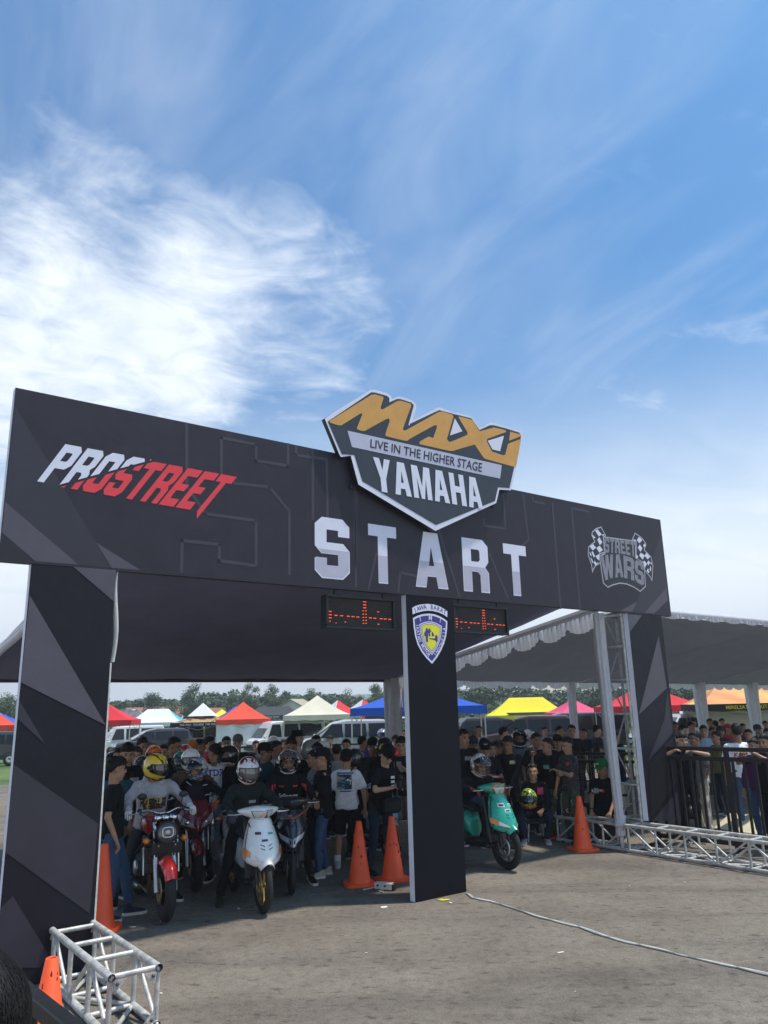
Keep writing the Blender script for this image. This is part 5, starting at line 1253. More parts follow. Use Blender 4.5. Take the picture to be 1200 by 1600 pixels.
MB().loft([[Vector((.02 + .018 * math.sin(z * 7) - .02, y, z)) for y in (-.02, .05)] + [Vector((.018 + .02 * math.sin(z * 6), y, z)) for y in (.05, -.02)] for z in np.linspace(0, .86, 10)], 0, True).build('strip', mat('cream_cloth', (.60, .59, .55), .8, 0, .1, 9, .3, 20), ft)
tag(MB().box((PILL[0][1] + .008, .03, 1.31), (.016, .05, 2.6)).build('edge_strip', MATS['cream_cloth'], pillars[0]))

# ---------------------------------------------------------------- traffic cones
M_CONE = mat('cone_orange', (.95, .105, .022), .48, 0, .07, 7, .08, 30); M_SCUFF = mat('cone_scuff', (.10, .03, .02), .8, 0, .3, 30)
def cone(label, x, y, h=.72, rz=0.0, marks=True, tilt=0.0, band=False):
    t = thing('traffic_cone', label, 'traffic cone', (x, y, 0), rz, 'orange traffic cones')
    MB().lathe([(.150, .030), (.150, .045), (.138, .06), (.036, h), (.030, h + .004), (.026, h), (.028, h - .03)], 28).build('cone_body', M_CONE, t)
    q = []
    for z, w in ((0.002, .20), (.026, .20), (.036, .185)): q.append(ring(Vector((0, 0, z)), Vector((1, 0, 0)), Vector((0, 1, 0)), w, w, 28, 5))
    MB().loft(q, 0, False).build('cone_base', M_CONE, t)
    if band:
        MB().lathe([(.048, h - .13), (.0415, h - .075)], 20).build('dark_band', M_SCUFF, t)
    if marks:
        mb = MB(); rnd = random.Random(x * 7)
        for i in range(7):
            z = rnd.uniform(.2, h * .9); a = rnd.uniform(-2.6, -.6); r = .138 + (z - .06) / (h - .06) * (.036 - .138) + .0015; w, hh = rnd.uniform(.06, .2), rnd.uniform(.006, .03)
            mb.add([(r * math.cos(a + k * w / 2), r * math.sin(a + k * w / 2), z + s * hh * (1 - .6 * abs(k))) for s in (-1, 1) for k in (-1, 0, 1)], [(0, 1, 4, 3), (1, 2, 5, 4)])
        mb.build('scuff_marks', M_SCUFF, t)
    return t
cone('orange cone with a dark band left of the power strip', -.42, 10.45, .74, .2, True, 0, True)
cone('plain orange cone right beside the white edge of the middle panel', .0, 10.66, .76, .5)
cone('orange cone in front of the man with crossed arms', 2.85, 12.38, .76, .3)
cone('orange cone behind the short box truss at the left gate panel', -3.02, 8.66, .82, .1, False)
cone('scuffed orange cone nearest the camera beyond the black rail', *ground_at(81, 1497, .70)[:2], .70, .4)

# ---------------------------------------------------------------- small things on the asphalt
ps = thing('power_strip', 'white power strip lying between the cones and the middle panel', 'power strip', (-.10, 10.14, 0), R(-28))
MB().box((0, 0, .045), (.26, .085, .075), None, 0, .008).build('case', mat('ivory_plastic', (.62, .60, .53), .5), ps)
for x in (-.08, .02): MB().box((x, -.0435, .05), (.028, .004, .02)).build('socket', M_BLACKP, ps)
MB().box((.122, 0, .045), (.03, .09, .08), None, 0, .01).build('end_cap', M_BLACKP, ps)
for k, c in enumerate(([(-.13, 0, .02), (-.2, -.06, .006), (-.24, -.12, .006)], [(.0, -.05, .01), (-.03, -.12, .006), (.06, -.15, .006)])): MB().tube(c, .006, 6).build('flex', MATS['ivory_plastic'], ps)
M_CABW = mat('cable_ivory', (.62, .61, .56), .6, 0, .15, 20)
pts = [ground_at(*p) for p in ((728, 1397), (738, 1404), (765, 1409), (800, 1420), (838, 1433), (870, 1441), (905, 1450), (945, 1464), (985, 1475), (1030, 1485), (1065, 1494), (1100, 1502), (1150, 1513), (1215, 1528))]
cb = thing('floor_cable', 'twin ivory cable snaking from the middle panel to the right edge', 'cable')
for k in range(2):
    dense = []
    for i in range(len(pts) - 1):
        for j in range(8):
            q = pts[i].lerp(pts[i + 1], j / 8); t_ = i + j / 8; dense.append(Vector((q.x + .010 * math.sin(t_ * 2.2 + k * 2.4) + .012 * noise.noise(Vector((t_ * .9, k * 5, 0))), q.y + .013 * math.sin(t_ * 3.1 + k * 3.0), .010)))
    MB().tube(dense, .008, 6).build('strand', M_CABW if k == 0 else mat('cable_grey', (.40, .39, .36), .6), cb)
fl = thing('yellow_scrap', 'crumpled bright yellow plastic scrap at the foot of the middle panel', 'scrap', (*ground_at(692, 1407)[:2], 0))
MB().ell((0, 0, .006), (.07, .035, .007), None, 14, 6, 0, lambda d: 1 + .9 * noise.noise(d * 4)).build('scrap', mat('yellow_plastic', (.75, .66, .02), .4, 0, .1), fl)
rnd = random.Random(5)
for i in range(16):
    x, y = rnd.uniform(-2.5, 4.6), rnd.uniform(4.6, 11)
    if i < 6: x, y = [tuple(ground_at(*p)[:2]) for p in ((207, 1449), (600, 1418), (725, 1372), (876, 1489), (1070, 1379), (704, 1411))][i]
    mb = MB(); L = rnd.uniform(.012, .035) * (2.2 if i < 6 else 1)
    mb.box((0, 0, .004), (L, L * rnd.uniform(.25, .6), .005), Matrix.Rotation(rnd.uniform(-.15, .15), 3, 'X'), 0, .001)
    o = mb.build('paper_scrap', M_STICK if i % 3 else M_CABW, None, (x, y, .001), (0, 0, rnd.uniform(0, 3)))
    tag(o, 'tiny pale scrap of litter lying on the asphalt', 'litter', 'litter on the asphalt')
# ---------------------------------------------------------------- barriers
M_BAR = mat('barrier_black', (.012, .012, .013), .45, .2, .25, 14, .1, 40); M_MESH = mat('basket_wire', (.16, .16, .16), .4, .7, .2, 20)
def barrier(label, a, b, h=1.25, gap=.20, posts=2.0, r=.02, double=.14, group='black crowd barriers', foot=True):
    a, b = Vector(a), Vector(b); L = (b - a).length; ang = math.atan2(b.y - a.y, b.x - a.x)
    t = thing('crowd_barrier', label, 'barrier', (a.x, a.y, a.z), ang, group)
    rails = [h, h - double, .12] if double else [h, .12]
    for z in rails: MB().box((L / 2, 0, z), (L, r * 2.3, r * 2.3), None, 0, .005).build('rail', M_BAR, t)
    n = max(1, int(round(L / posts)))
    for i in range(n + 1): MB().box((L * i / n, .0, h / 2), (r * 2.6, r * 2.2, h + .01), None, 0, .005).build('post', M_BAR, t); 
    if foot:
        for i in range(n + 1): MB().box((L * i / n, 0, .02), (.05, .5, .03), None, 0, .005).build('foot', M_BAR, t)
    m = int(L / gap); z1 = rails[1] if double else h
    for i in range(1, m):
        x = L * i / m
        MB().box((x, 0, (z1 + .12) / 2), (r * 1.3, r * 1.1, z1 - .12 - .01)).build('bar', M_BAR, t)
    return t
barrier('black double railed barrier with three boys behind it', (*ground_at(1030, 1318)[:2], 0), (*(ground_at(1200, 1338) + (ground_at(1200, 1338) - ground_at(1030, 1318)) * .5)[:2], 0), 1.42, .16, 1.3, .026)
barrier('black barrier running behind the man in the green cap', (2.35, 15.6, 0), (4.55, 14.4, 0), 1.22, .24, 1.1, .022)
barrier('black barrier behind the crowd left of the middle panel', (-7.6, 20.5, 0), (-.6, 20.9, 0), 1.22, .26, 1.75, .02)
barrier('black barrier behind the crowd right of the middle panel', (2.2, 20.6, 0), (8.6, 22.4, 0), 1.15, .26, 1.6, .02)
barrier('black barrier far behind at the right edge of the picture', (7.6, 18.7, 0), (15.0, 22.6, 0), 1.15, .26, 1.6, .02)
ra, rb = ground_at(22, 1538, 1.10), ground_at(112, 1612, 1.10); rd_ = (rb - ra)
barrier('black rail close to the camera at the lower left corner', ra * Vector((1, 1, 0)) if False else (ra.x - rd_.x * .9, ra.y - rd_.y * .9, 0), (rb.x + rd_.x * .5, rb.y + rd_.y * .5, 0), 1.10, .30, 1.0, .026, .16)
def basket(label, c, rz, w=1.0, d=.5, h=.55, z=.55):
    t = thing('wire_basket', label, 'basket', c, rz, 'wire baskets by the barriers')
    for y in (-d / 2, d / 2):
        mb = MB()
        for i in range(11): mb.box((-w / 2 + w * i / 10, y, z + h / 2), (.007, .007, h))
        for j in range(6): mb.box((0, y + .008, z + h * j / 5), (w, .007, .007))
        mb.build('wire_panel', M_MESH, t)['kind'] = 'stuff'
    for x in (-w / 2, w / 2):
        for y in (-d / 2, d / 2): MB().box((x, y, (z + h) / 2), (.03, .03, z + h)).build('leg', M_BAR, t)
    return t
basket('dark wire basket behind the boy in the grey tee', (6.35, 16.4, 0), R(-50), 1.1); basket('dark wire basket behind the man with crossed arms', (3.75, 16.6, 0), R(-20), 1.3)
basket('dark wire basket standing behind the barrier on the left', (-1.15, 21.6, 0), 0, 1.6); basket('dark wire basket left of the white tee boy', (7.9, 19.2, 0), R(20), 1.3)
# engine parts and a cream board behind the truss
pe = thing('generator', 'small open frame generator with white top behind the barrier', 'generator', (5.35, 14.55, 0), R(-55))
MB().box((0, 0, .50), (.50, .36, .05), None, 0, .015).build('top', mat('generator_white', (.62, .62, .66), .45), pe)
for x in (-.24, .24):
    for y in (-.17, .17): MB().tube([(x, y, .0), (x, y, .50)], .016, 8).build('frame_tube', M_ALU, pe)
MB().box((-.02, 0, .25), (.36, .26, .30), None, 0, .04).build('engine', M_ENG, pe); MB().lathe([(.001, 0), (.10, 0), (.10, .05), (.001, .06)], 16, Matrix.Translation((.16, -.14, .27)) @ Matrix.Rotation(math.pi / 2, 4, 'X')).build('starter_cover', M_CHROME, pe)
MB().tube([(.26, -.10, .5), (.36, -.10, .42), (.40, -.10, .2), (.33, -.10, .02)], .02, 8).build('handle', M_ALU, pe)
bd = thing('cream_board', 'flat cream board leaning low behind the right barrier', 'board', (5.95, 13.75, .10), R(-62))
MB().box((0, 0, .0), (1.0, .52, .03), Matrix.Rotation(R(24), 3, 'X'), 0, .006).build('board', mat('cream_paint', (.66, .58, .38), .5, 0, .08), bd)
MB().box((0, .0, -.035), (1.0, .50, .02), Matrix.Rotation(R(24), 3, 'X')).build('under_board', M_STEELD, bd)
# ---------------------------------------------------------------- clothes
BLK = [cloth('tee_black_%d' % i, c) for i, c in enumerate(((.0065, .0065, .008), (.0085, .0085, .010), (.006, .007, .010), (.012, .0115, .012)))]
CL = dict(navy=cloth('navy_cloth', (.018, .024, .05)), teal=cloth('teal_jersey', (.018, .105, .125)), petrol=cloth('petrol_tee', (.025, .075, .115)), white=cloth('white_tee', (.80, .80, .82)), offw=cloth('offwhite_tee', (.40, .40, .42)),
    grey=cloth('grey_tee', (.20, .20, .21)), hood=cloth('heather_grey', (.43, .425, .435), .6, 14), brown=cloth('brown_jacket', (.095, .068, .050)), dgrey=cloth('dark_grey_tee', (.035, .036, .040)), purple=cloth('purple_tee', (.10, .06, .30)),
    plum=cloth('plum_tee', (.09, .02, .10)), denim=cloth('denim_blue', (.045, .085, .16), .5, 20), ddenim=cloth('denim_dark', (.016, .026, .045), .5, 20), blackpant=cloth('trousers_black', (.008, .008, .009)), greypant=cloth('jeans_grey', (.035, .036, .037)),
    khaki=cloth('khaki_shorts', (.17, .15, .12)), beige=cloth('beige_trousers', (.48, .43, .34)), green=cloth('green_cap', (.012, .18, .055)), red=cloth('red_cloth', (.40, .03, .04)), orange=cloth('orange_cap', (.55, .18, .04)), olive=cloth('olive_cloth', (.14, .12, .04)),
    lblue=cloth('light_blue_shirt', (.28, .42, .55)), greycap=cloth('grey_cap', (.13, .13, .13)), sweat=cloth('grey_blue_hoodie', (.13, .15, .17)), green2=cloth('green_tee', (.04, .12, .07)))
CAMO = blotch('camo_cloth', [(.020, .024, .018), (.045, .085, .045), (.06, .045, .03), (.42, .38, .28)], 7.5, .9, 0, (1.6, 1, 1), 1.6)
CAMOD = blotch('dark_camo_cloth', [(.014, .014, .016), (.03, .03, .033), (.10, .10, .105)], 14, .9, 0, (1, 1, 1), 2.0)
SPECK = blotch('grey_speckled_cloth', [(.18, .18, .19), (.21, .21, .22), (.04, .04, .045)], 13, .9, 0, (1, 1, 1.8), .5)
FLORAL = blotch('white_patterned_cloth', [(.60, .60, .62), (.5, .5, .5), (.12, .11, .12)], 30, .9, 0)
PW, PY, PR, PB, PGY = M_STICK, mat('ink_yellow', (.70, .60, .02), .7, 0, .1), mat('ink_red', (.60, .03, .03), .7, 0, .1), mat('ink_blue', (.04, .06, .40), .7, 0, .1), mat('ink_grey', (.30, .30, .31), .7, 0, .1)
PTEAL = mat('ink_pale_teal', (.12, .36, .40), .7, 0, .1); PPINK = mat('ink_pink', (.55, .03, .13), .7, 0, .1); PBR = blotch('ink_brown_art', [(.12, .05, .03), (.03, .02, .02), (.28, .08, .03)], 26, .8, 0)
PMIX = blotch('ink_mixed_art', [(.05, .12, .30), (.55, .50, .28), (.04, .16, .22), (.03, .03, .05)], 7, .8, 0, (1, 1, 2.2), .6, True)
H_ORG = blotch('helmet_orange_art', [(.80, .50, .02), (.78, .13, .02), (.80, .06, .02)], 7); H_SIL = blotch('helmet_silver_art', [(.45, .45, .46), (.03, .03, .035), (.25, .26, .30)], 13)
H_WBL = blotch('helmet_white_blue_art', [(.72, .72, .72), (.70, .70, .71), (.05, .10, .25), (.30, .42, .55), (.62, .55, .10)], 13); H_WRED = blotch('helmet_white_red_art', [(.74, .74, .74), (.72, .72, .72), (.30, .02, .04), (.03, .03, .03)], 8, .2, .9)
H_REDW = blotch('helmet_black_red_art', [(.020, .020, .022), (.018, .018, .02), (.62, .60, .60), (.55, .03, .04)], 9); H_PINK = blotch('helmet_pink_art', [(.62, .60, .60), (.60, .06, .10), (.10, .02, .03)], 10)
H_GRN = blotch('helmet_green_art', [(.03, .04, .04), (.03, .30, .24), (.22, .34, .10)], 6); H_PURP = blotch('helmet_purple_art', [(.10, .12, .35), (.30, .30, .45), (.03, .03, .06)], 9)
H_GOLDW = blotch('helmet_white_gold_art', [(.66, .64, .58), (.60, .58, .54), (.30, .22, .14), (.07, .07, .12)], 14); H_NEON = blotch('helmet_neon_art', [(.50, .68, .03), (.03, .03, .03), (.52, .70, .05), (.10, .35, .35)], 13)
P_YEL = paint('helmet_yellow', (.84, .58, .012)); P_WHT = paint('helmet_white', (.82, .82, .81)); P_BLK = paint('helmet_black', (.014, .014, .016)); P_GRY = paint('helmet_grey', (.24, .235, .225)); P_DGRY = paint('helmet_dark_grey', (.06, .06, .062))

def helm(P, m, **k): return add_helmet(P['F'], P['body'], m, **k)
def capf(P, m, **k): return add_cap(P['F'], P['body'], m, **k)
ARMS = dict(down={}, pocket=dict(hl=(-.20, .12, .86), hr=(.20, .12, .86)), front=dict(hl=(-.05, .26, .88), hr=(.06, .27, .86)), crossed=dict(hl=(.05, .22, 1.13), hr=(-.05, .25, 1.10), pl=(-.6, -.1, -.8), pr=(.6, -.1, -.8)),
    phone=dict(hl=(-.06, .30, 1.22), hr=(.07, .31, 1.20), pl=(-.5, -.1, -.9), pr=(.5, -.1, -.9)), oneup=dict(hr=(.10, .26, 1.36), pr=(.5, .2, -.9)), hip=dict(hl=(-.22, .08, 1.0), pl=(-1, -.3, 0)), back=dict(hl=(-.06, -.16, .92), hr=(.06, -.17, .90), pl=(-.6, -.6, 0), pr=(.6, -.6, 0)))
def stand(px, ytop, Y, deg, label, arms='down', skin=None, shirt=None, pants=None, hat=.015, hmax=1.80, **kw):
    p = at(px, ytop, Y); n = NPEOPLE[0]
    h = min(max((p.z - hat) / 1.0, 1.48), hmax)
    a = {k: (tuple(c * h / 1.68 for c in v) if k[0] == 'h' else v) for k, v in ARMS[arms].items()}
    a.update(kw); sk = skin if skin is not None else (n * 7 + n // 3) % 2
    P = person((p.x, Y, 0), deg, label, skin=sk, shirt=shirt or BLK[n % 4], trousers=pants or (CL['blackpant'], CL['ddenim'], CL['greypant'])[n % 3], h=h, **a)
    rr = random.Random(n * 5 + 1)
    if shirt in (None, *BLK) and not kw.get('simple') and Y < 15 and rr.random() < .7:      # small chest prints as the crowd wears
        chest_patch(P['shirt'], P['F'], rr.choice((PW, PGY, PR, PMIX, PTEAL)), rr.uniform(.04, .13), rr.uniform(.025, .07), rr.uniform(.30, .37), rr.choice((-.08, 0, .08)))
    return P

def blocal(loc, deg, p):
    a = R(deg - 90); return Vector((loc[0] + p[0] * math.cos(a) - p[1] * math.sin(a), loc[1] + p[0] * math.sin(a) + p[1] * math.cos(a)))
# ---------------------------------------------------------------- riders and their machines
RED1 = paint('deep_red', (.42, .012, .016)); RED2 = paint('bright_red', (.85, .030, .020)); RED3 = paint('wine_red', (.19, .010, .016)); WHT = paint('pearl_white', (.82, .82, .79)); BLKP = paint('gloss_black', (.011, .011, .013)); GRNP = paint('metal_green', (.010, .36, .25)); AQUA = paint('silver_blue', (.26, .40, .48)); SILP = paint('silver', (.42, .43, .43))
l1, d1 = (-2.43, 8.93), -62
naked_bike('red roadster motorcycle with a round black headlight and red front mudguard', (*l1, 0), d1, RED1, RED2)
P = person((*l1, 0), d1, 'rider in a yellow full-face helmet and heather grey printed hoodie', skin=0, shirt=CL['hood'], trousers=CL['greypant'], sleeve='long', hood=True, hair=None, showface=False, h=1.66, loose=1.08, hips=(0, -1.0, .88), lean=12, head=(34, -12),
    hl=(-.35, -.50, 1.09), hr=(.35, -.50, 1.09), pl=(-.8, -.2, -.5), pr=(.8, -.2, -.5), fl=(-.33, -.95, 0), fr=(.36, -.98, 0), kl=(-.5, 1, 0), kr=(.5, 1, 0), shoe_dirs=(10, -12), boot=True)
helm(P, P_YEL, stripes=[(M_BLACKP, -.16, .46, -2.95, .3, .055), (M_BLACKP, .16, .46, 2.95, .3, .075)], trim_m=M_BLACKP)
for i in (0, 1): glove(P['F'], P['body'], i, mat('glove_white', (.70, .70, .68), .8, 0, .1, 20, .2))
F = P['F']; chest_patch(P['shirt'], F, PBR, .30, .125, .255, .0); chest_print(P['shirt'], F, 'PESCLA', PY, .075, .285, 0, False, .85, .02); chest_print(P['shirt'], F, 'DT', PY, .065, .225, .04, False, .9, .02)
l2, d2 = (-2.44, 10.28), -68
naked_bike('dark red faired motorcycle with twin slanted chrome headlights', (*l2, 0), d2, RED3, RED3, RED3)
P = person((*l2, 0), d2, 'rider in a white helmet and brown jacket behind the yellow helmet', skin=0, shirt=CL['brown'], trousers=CL['blackpant'], sleeve='long', hair=None, showface=False, h=1.64, hips=(0, -.95, .88), lean=14, head=(6, -6),
    hl=(-.35, -.46, 1.08), hr=(.35, -.46, 1.08), pl=(-.8, -.2, -.5), pr=(.8, -.2, -.5), fl=(-.33, -.9, 0), fr=(.35, -.9, 0), shoe_dirs=(8, -8))
helm(P, P_WHT); [glove(P['F'], P['body'], i, M_SEAT) for i in (0, 1)]
l3, d3 = (-1.43, 9.17), -64
_, ap, _b = scooter('white scooter with gold front wheel and small stickers on its apron', (*l3, 0), d3, WHT, M_GOLD, 'round', None, rear_m=SILP, disc_m=M_BRONZE)
fr_ = ground_at(343, 1413)
def tolocal(loc, deg, w):
    a = -R(deg - 90); dx, dy = w[0] - loc[0], w[1] - loc[1]; return (dx * math.cos(a) - dy * math.sin(a), dx * math.sin(a) + dy * math.cos(a), 0)
P = person((*l3, 0), d3, 'rider in a white and red helmet on the white scooter', skin=2, shirt=cloth('jacket_dark_green', (.014, .020, .020)), trousers=CL['blackpant'], sleeve='long', hair=None, showface=True, h=1.63, hips=(.0, -.80, .82), lean=10, head=(4, -14),
    hl=(-.30, -.30, 1.02), hr=(.30, -.30, 1.02), pl=(-.9, -.2, -.4), pr=(.9, -.2, -.4), fl=(-.14, -.42, .33), fr=tolocal(l3, d3, fr_), kr=(.4, 1, 0), kl=(-.2, 1, .3), shoe_dirs=(5, -14), shoes=cloth('shoe_olive', (.03, .035, .02)), sole=M_SOLED)
helm(P, H_WRED, visor_m=M_VISC, trim_m=mat('trim_white', (.7, .7, .7), .4), scale=1.02); [glove(P['F'], P['body'], i, cloth('glove_patterned', (.06, .06, .09))) for i in (0, 1)]
chest_patch(P['shirt'], P['F'], PGY, .085, .035, .30, .05)
l4, d4 = (-1.22, 10.0), -79
_, ap, _b = scooter('black scooter with a sharp silver nose facing the camera', (*l4, 0), d4, BLKP, M_BLACKP, 'sharp', sticker=False)
MB().tube([(-.20, .06, .97), (-.08, .13, .90), (0, .16, .87), (.08, .13, .90), (.20, .06, .97)], [.004, .012, .015, .012, .004], 6).build('trim_line', mat('copper_line', (.35, .10, .04), .3, .6), ap)
MB().box((.07, .10, .885), (.14, .01, .05), Matrix.Rotation(R(-30), 3, 'X')).build('sticker', PGY, ap)
P = person((*l4, 0), d4, 'rider in a black red and white helmet with white lettering on a black jersey', skin=1, shirt=BLK[1], trousers=CL['blackpant'], sleeve='long', hair=None, h=1.66, hips=(0, -.80, .83), lean=8, head=(2, -6),
    hl=(-.31, -.30, 1.02), hr=(.31, -.30, 1.02), pl=(-.9, -.2, -.4), pr=(.9, -.2, -.4), fl=(-.30, -.55, 0), fr=(.30, -.6, 0), kl=(-.4, 1, 0), kr=(.4, 1, 0), shoe_dirs=(10, -10))
helm(P, H_REDW, visor_m=M_VISC, visor_up=True, trim_m=MATS['trim_white']); F = P['F']
chest_print(P['shirt'], F, 'Sallingway', PW, .085, .24, 0, False, .72, .015)
for s in (-1, 1): chest_patch(P['shirt'], F, PR, .06, .018, .365, s * .09)
for i, s in enumerate((-1, 1)): on_cloth(P['shirt'], F, tgrid(.055, .075, 3, 3), F.sh[i] + F.sd * s * .03 - F.td * .07, -F.sd - F.fd * s * .0 , F.td, PR, 'shirt_print')
l5, d5 = (1.53, 11.10), -56
_, ap, bar5 = scooter('metallic green scooter with orange trim over its headlight', (*l5, 0), d5, GRNP, M_BLACKP, 'round')
mo = mat('orange_trim', (.72, .27, .05), .4)
for q in ([(-.10, .10, .095), (.02, .16, .085), (.05, .185, .0)], [(-.03, .10, .105), (.10, .13, .085), (.16, .09, .03)]): MB().tube(q, [.022, .026, .010], 6, 0, True, .5).build('orange_trim', mo, bar5)
P = person((*l5, 0), d5, 'rider in a white and gold helmet leaning over the green scooter', skin=1, shirt=BLK[2], trousers=CL['denim'], sleeve='long', hair=None, h=1.66, hips=(0, -.86, .82), lean=42, head=(-6, -22),
    hl=(-.30, -.32, 1.02), hr=(.30, -.32, 1.02), pl=(-.9, -.2, -.1), pr=(.9, -.2, -.1), fl=(-.14, -.42, .33), fr=(.34, -.60, 0), kr=(.35, 1, 0), shoe_dirs=(5, -8), shoes=cloth('shoe_grey', (.06, .055, .05)), sole=M_SOLED)
helm(P, H_GOLDW, open_=False, visor_up=True, trim_m=MATS['trim_white'])
for i in (0, 1): glove(P['F'], P['body'], i, cloth('glove_red', (.35, .04, .035)))
F = P['F']
for i, s in enumerate((-1, 1)):
    for u, m in ((.25, PR), (.55, PGY), (.8, PR)):
        c = F.sh[i].lerp(F.el[i], u); on_cloth(P['shirt'], F, tgrid(.10, .07, 4, 3), c, F.sd * s, (F.sh[i] - F.el[i]), m, 'sleeve_print')
p6 = ground_at(604, 1352); scooter('pale silver blue scooter half hidden behind the cameraman', (p6.x + .05, p6.y + .15, 0), -66, AQUA, M_BLACKP, 'sharp', sticker=False)
# third rider standing astride at the back
P = stand(312, 1178, 10.95, -108, 'rider in a white and blue helmet wearing a black jacket with white piping', shirt=BLK[2], pants=CL['ddenim'], hair=None, showface=False, sleeve='long', lean=10, side=-6, head=(-22, -18), hat=.04, hl=(-.42, .22, 1.0), hr=(.40, .20, 1.05), fl=(-.22, 0, 0), fr=(.25, .02, 0), sole=M_SOLE)
helm(P, H_WBL, visor_up=True); glove(P['F'], P['body'], 0, mat('glove_orange', (.62, .11, .02), .7)); F = P['F']
for pts_ in ([(0, .0), (.0, -.22), (.006, -.22), (.006, 0)], [(.0, .0), (-.10, .045), (-.10, .051), (0, .006)], [(.0, .0), (.10, .045), (.10, .051), (0, .006)]):
    on_cloth(P['shirt'], F, ([(x * 1.6, y) for x, y in pts_], [(0, 1, 2, 3)]), F.hips + F.td * .38, -F.sd, F.td, PW, 'jacket_piping')

# ---------------------------------------------------------------- people standing, left of the middle panel
P = person((-3.10, 9.06, 0), 20, 'man in black tee and blue jeans with his back turned beside the left gate panel', skin=0, shirt=BLK[0], trousers=CL['denim'], h=1.69, fl=(-.10, .25, 0), fr=(.12, -.02, 0), hr=(.26, .05, .84), shoes=cloth('shoe_navy', (.03, .035, .06)), head=(20, 0), hair='short')
P = stand(187, 1178, 10.0, -42, 'man in a teal jersey with pale lettering behind the man in blue jeans', shirt=CL['teal'], hair='fringe', arms='front'); chest_print(P['shirt'], P['F'], 'SDVS', PTEAL, .13, .27, 0, False, .95, .02)
P = stand(200, 1157, 10.9, -55, 'tall man in black with a side parting looking down over the teal jersey', hair='fringe', head=(-10, -12))
stand(187, 1165, 11.8, -85, 'short haired man half hidden behind the tall man at the left', hair='short')
stand(214, 1163, 12.0, -70, 'woman with long brown hair between two men at the left', hair='long', hair_m=M_HAIRB, skin=2, shirt=CL['dgrey'])
stand(223, 1151, 13.2, -48, 'man with wavy black hair standing behind the orange helmet', hair='tall', skin=0)
P = stand(241, 1163, 12.1, -62, 'person in a yellow and orange painted helmet', hair=None, showface=False, sleeve='long', hat=.04, shirt=CL['navy']); hh = helm(P, H_ORG)
P = stand(223, 1178, 11.25, -75, 'person in a silver and black patterned helmet behind the yellow helmet', hair=None, showface=False, sleeve='long', hat=.04, shirt=CL['navy']); helm(P, H_SIL)
stand(256, 1160, 13.6, -80, 'boy whose face shows between the orange helmet and the man in profile', skin=2)
P = stand(272, 1149, 12.7, -12, 'man in a black tee seen in profile with short cropped hair', hair='fade', head=(0, -8), skin=1)
P = stand(288, 1161, 13.1, -60, 'person in a pink and white helmet', hair=None, showface=False, hat=.04); helm(P, H_PINK)
P = stand(284, 1171, 12.0, -88, 'person in a black helmet with green chin guard', hair=None, showface=False, sleeve='long', hat=.04, shirt=BLK[2]); helm(P, H_GRN)
P = stand(301, 1156, 14.0, -85, 'man wearing an orange cap', hair='short', shirt=CL['grey']); capf(P, CL['orange'])
stand(312, 1152, 14.9, 5, 'man with thick black hair in profile beside the orange cap', hair='short', skin=1, shirt=CL['grey'])
stand(327, 1147, 15.6, 12, 'man with spectacles looking to the right', hair='fringe', glasses=True, skin=2, shirt=CL['red'])
P = stand(336, 1159, 12.3, 118, 'man in a white shirt with blue lettering on its back', shirt=CL['white'], hair='fringe', head=(40, 0), arms='front', pants=CL['lblue'])
chest_print(P['shirt'], P['F'], 'TDR', PB, .13, .36, .0, True, 1.0, .03); MB(); chest_patch(P['shirt'], P['F'], PR, .07, .02, .29, -.06, True)
P = stand(361, 1161, 12.3, -150, 'person in a black helmet with a raised white edged visor', hair=None, showface=False, sleeve='long', hat=.05, head=(0, 10), arms='oneup'); helm(P, P_BLK, visor_up=True, trim_m=MATS['trim_white'])
P = stand(372, 1146, 14.6, -86, 'man in a backwards grey cap and black tee with a yellow emblem', skin=0); capf(P, CL['greycap'], back=True); chest_patch(P['shirt'], P['F'], PY, .05, .06, .33, .09)
stand(354, 1148, 15.3, -75, 'broad faced man behind the man in the backwards grey cap', skin=0, fat=1.15)
P = stand(391, 1176, 11.4, -82, 'man in a black cap with a round badge', skin=1, hat=.03); capf(P, BLK[0], label_m=PGY)
P = stand(413, 1157, 12.3, -24, 'man in a petrol blue tee and black cap looking right', shirt=CL['petrol'], hat=.03, skin=1); capf(P, BLK[1])
stand(431, 1155, 13.1, -8, 'man in an off white tee with close cropped hair', shirt=CL['offw'], hair='fade', skin=1)
P = stand(427, 1148, 15.2, -80, 'person in a glossy white helmet with smoke visor', hair=None, showface=False, hat=.04); helm(P, P_WHT)
P = stand(455, 1147, 11.95, -84, 'tall man in a black shirt with high black hair', hair='tall', skin=1, hat=.05, head=(0, -6))
P = stand(464, 1136, 15.6, -2, 'man in a black bucket hat and white patterned shirt', shirt=FLORAL, hat=.05, skin=2); capf(P, BLK[2], bucket=True)
P = stand(484, 1153, 12.1, -4, 'person in a grey open helmet with lifted visor', hair='short', sleeve='long', hat=.045, head=(0, -12)); helm(P, P_GRY, visor_up=True, scale=1.05)
stand(494, 1146, 15.6, -40, 'man holding his hand to his face by the silver car', hair='short', arms='oneup', skin=0)
P = stand(506, 1156, 14.1, -20, 'man in a white cap among dark clothes', hat=.03); capf(P, CL['white'], back=True)
P = person((-.92, 10.98, 0), 192, 'young man in a black cap and jeans standing in profile with clasped hands', skin=0, shirt=BLK[0], trousers=CL['denim'], h=1.63, hl=(-.04, .24, .84), hr=(.06, .25, .83), fl=(-.10, .06, 0), fr=(.12, -.06, 0), shoes=cloth('shoe_cream', (.45, .40, .32)), hair='short', loose=1.06, head=(6, 0), hem=-.12)
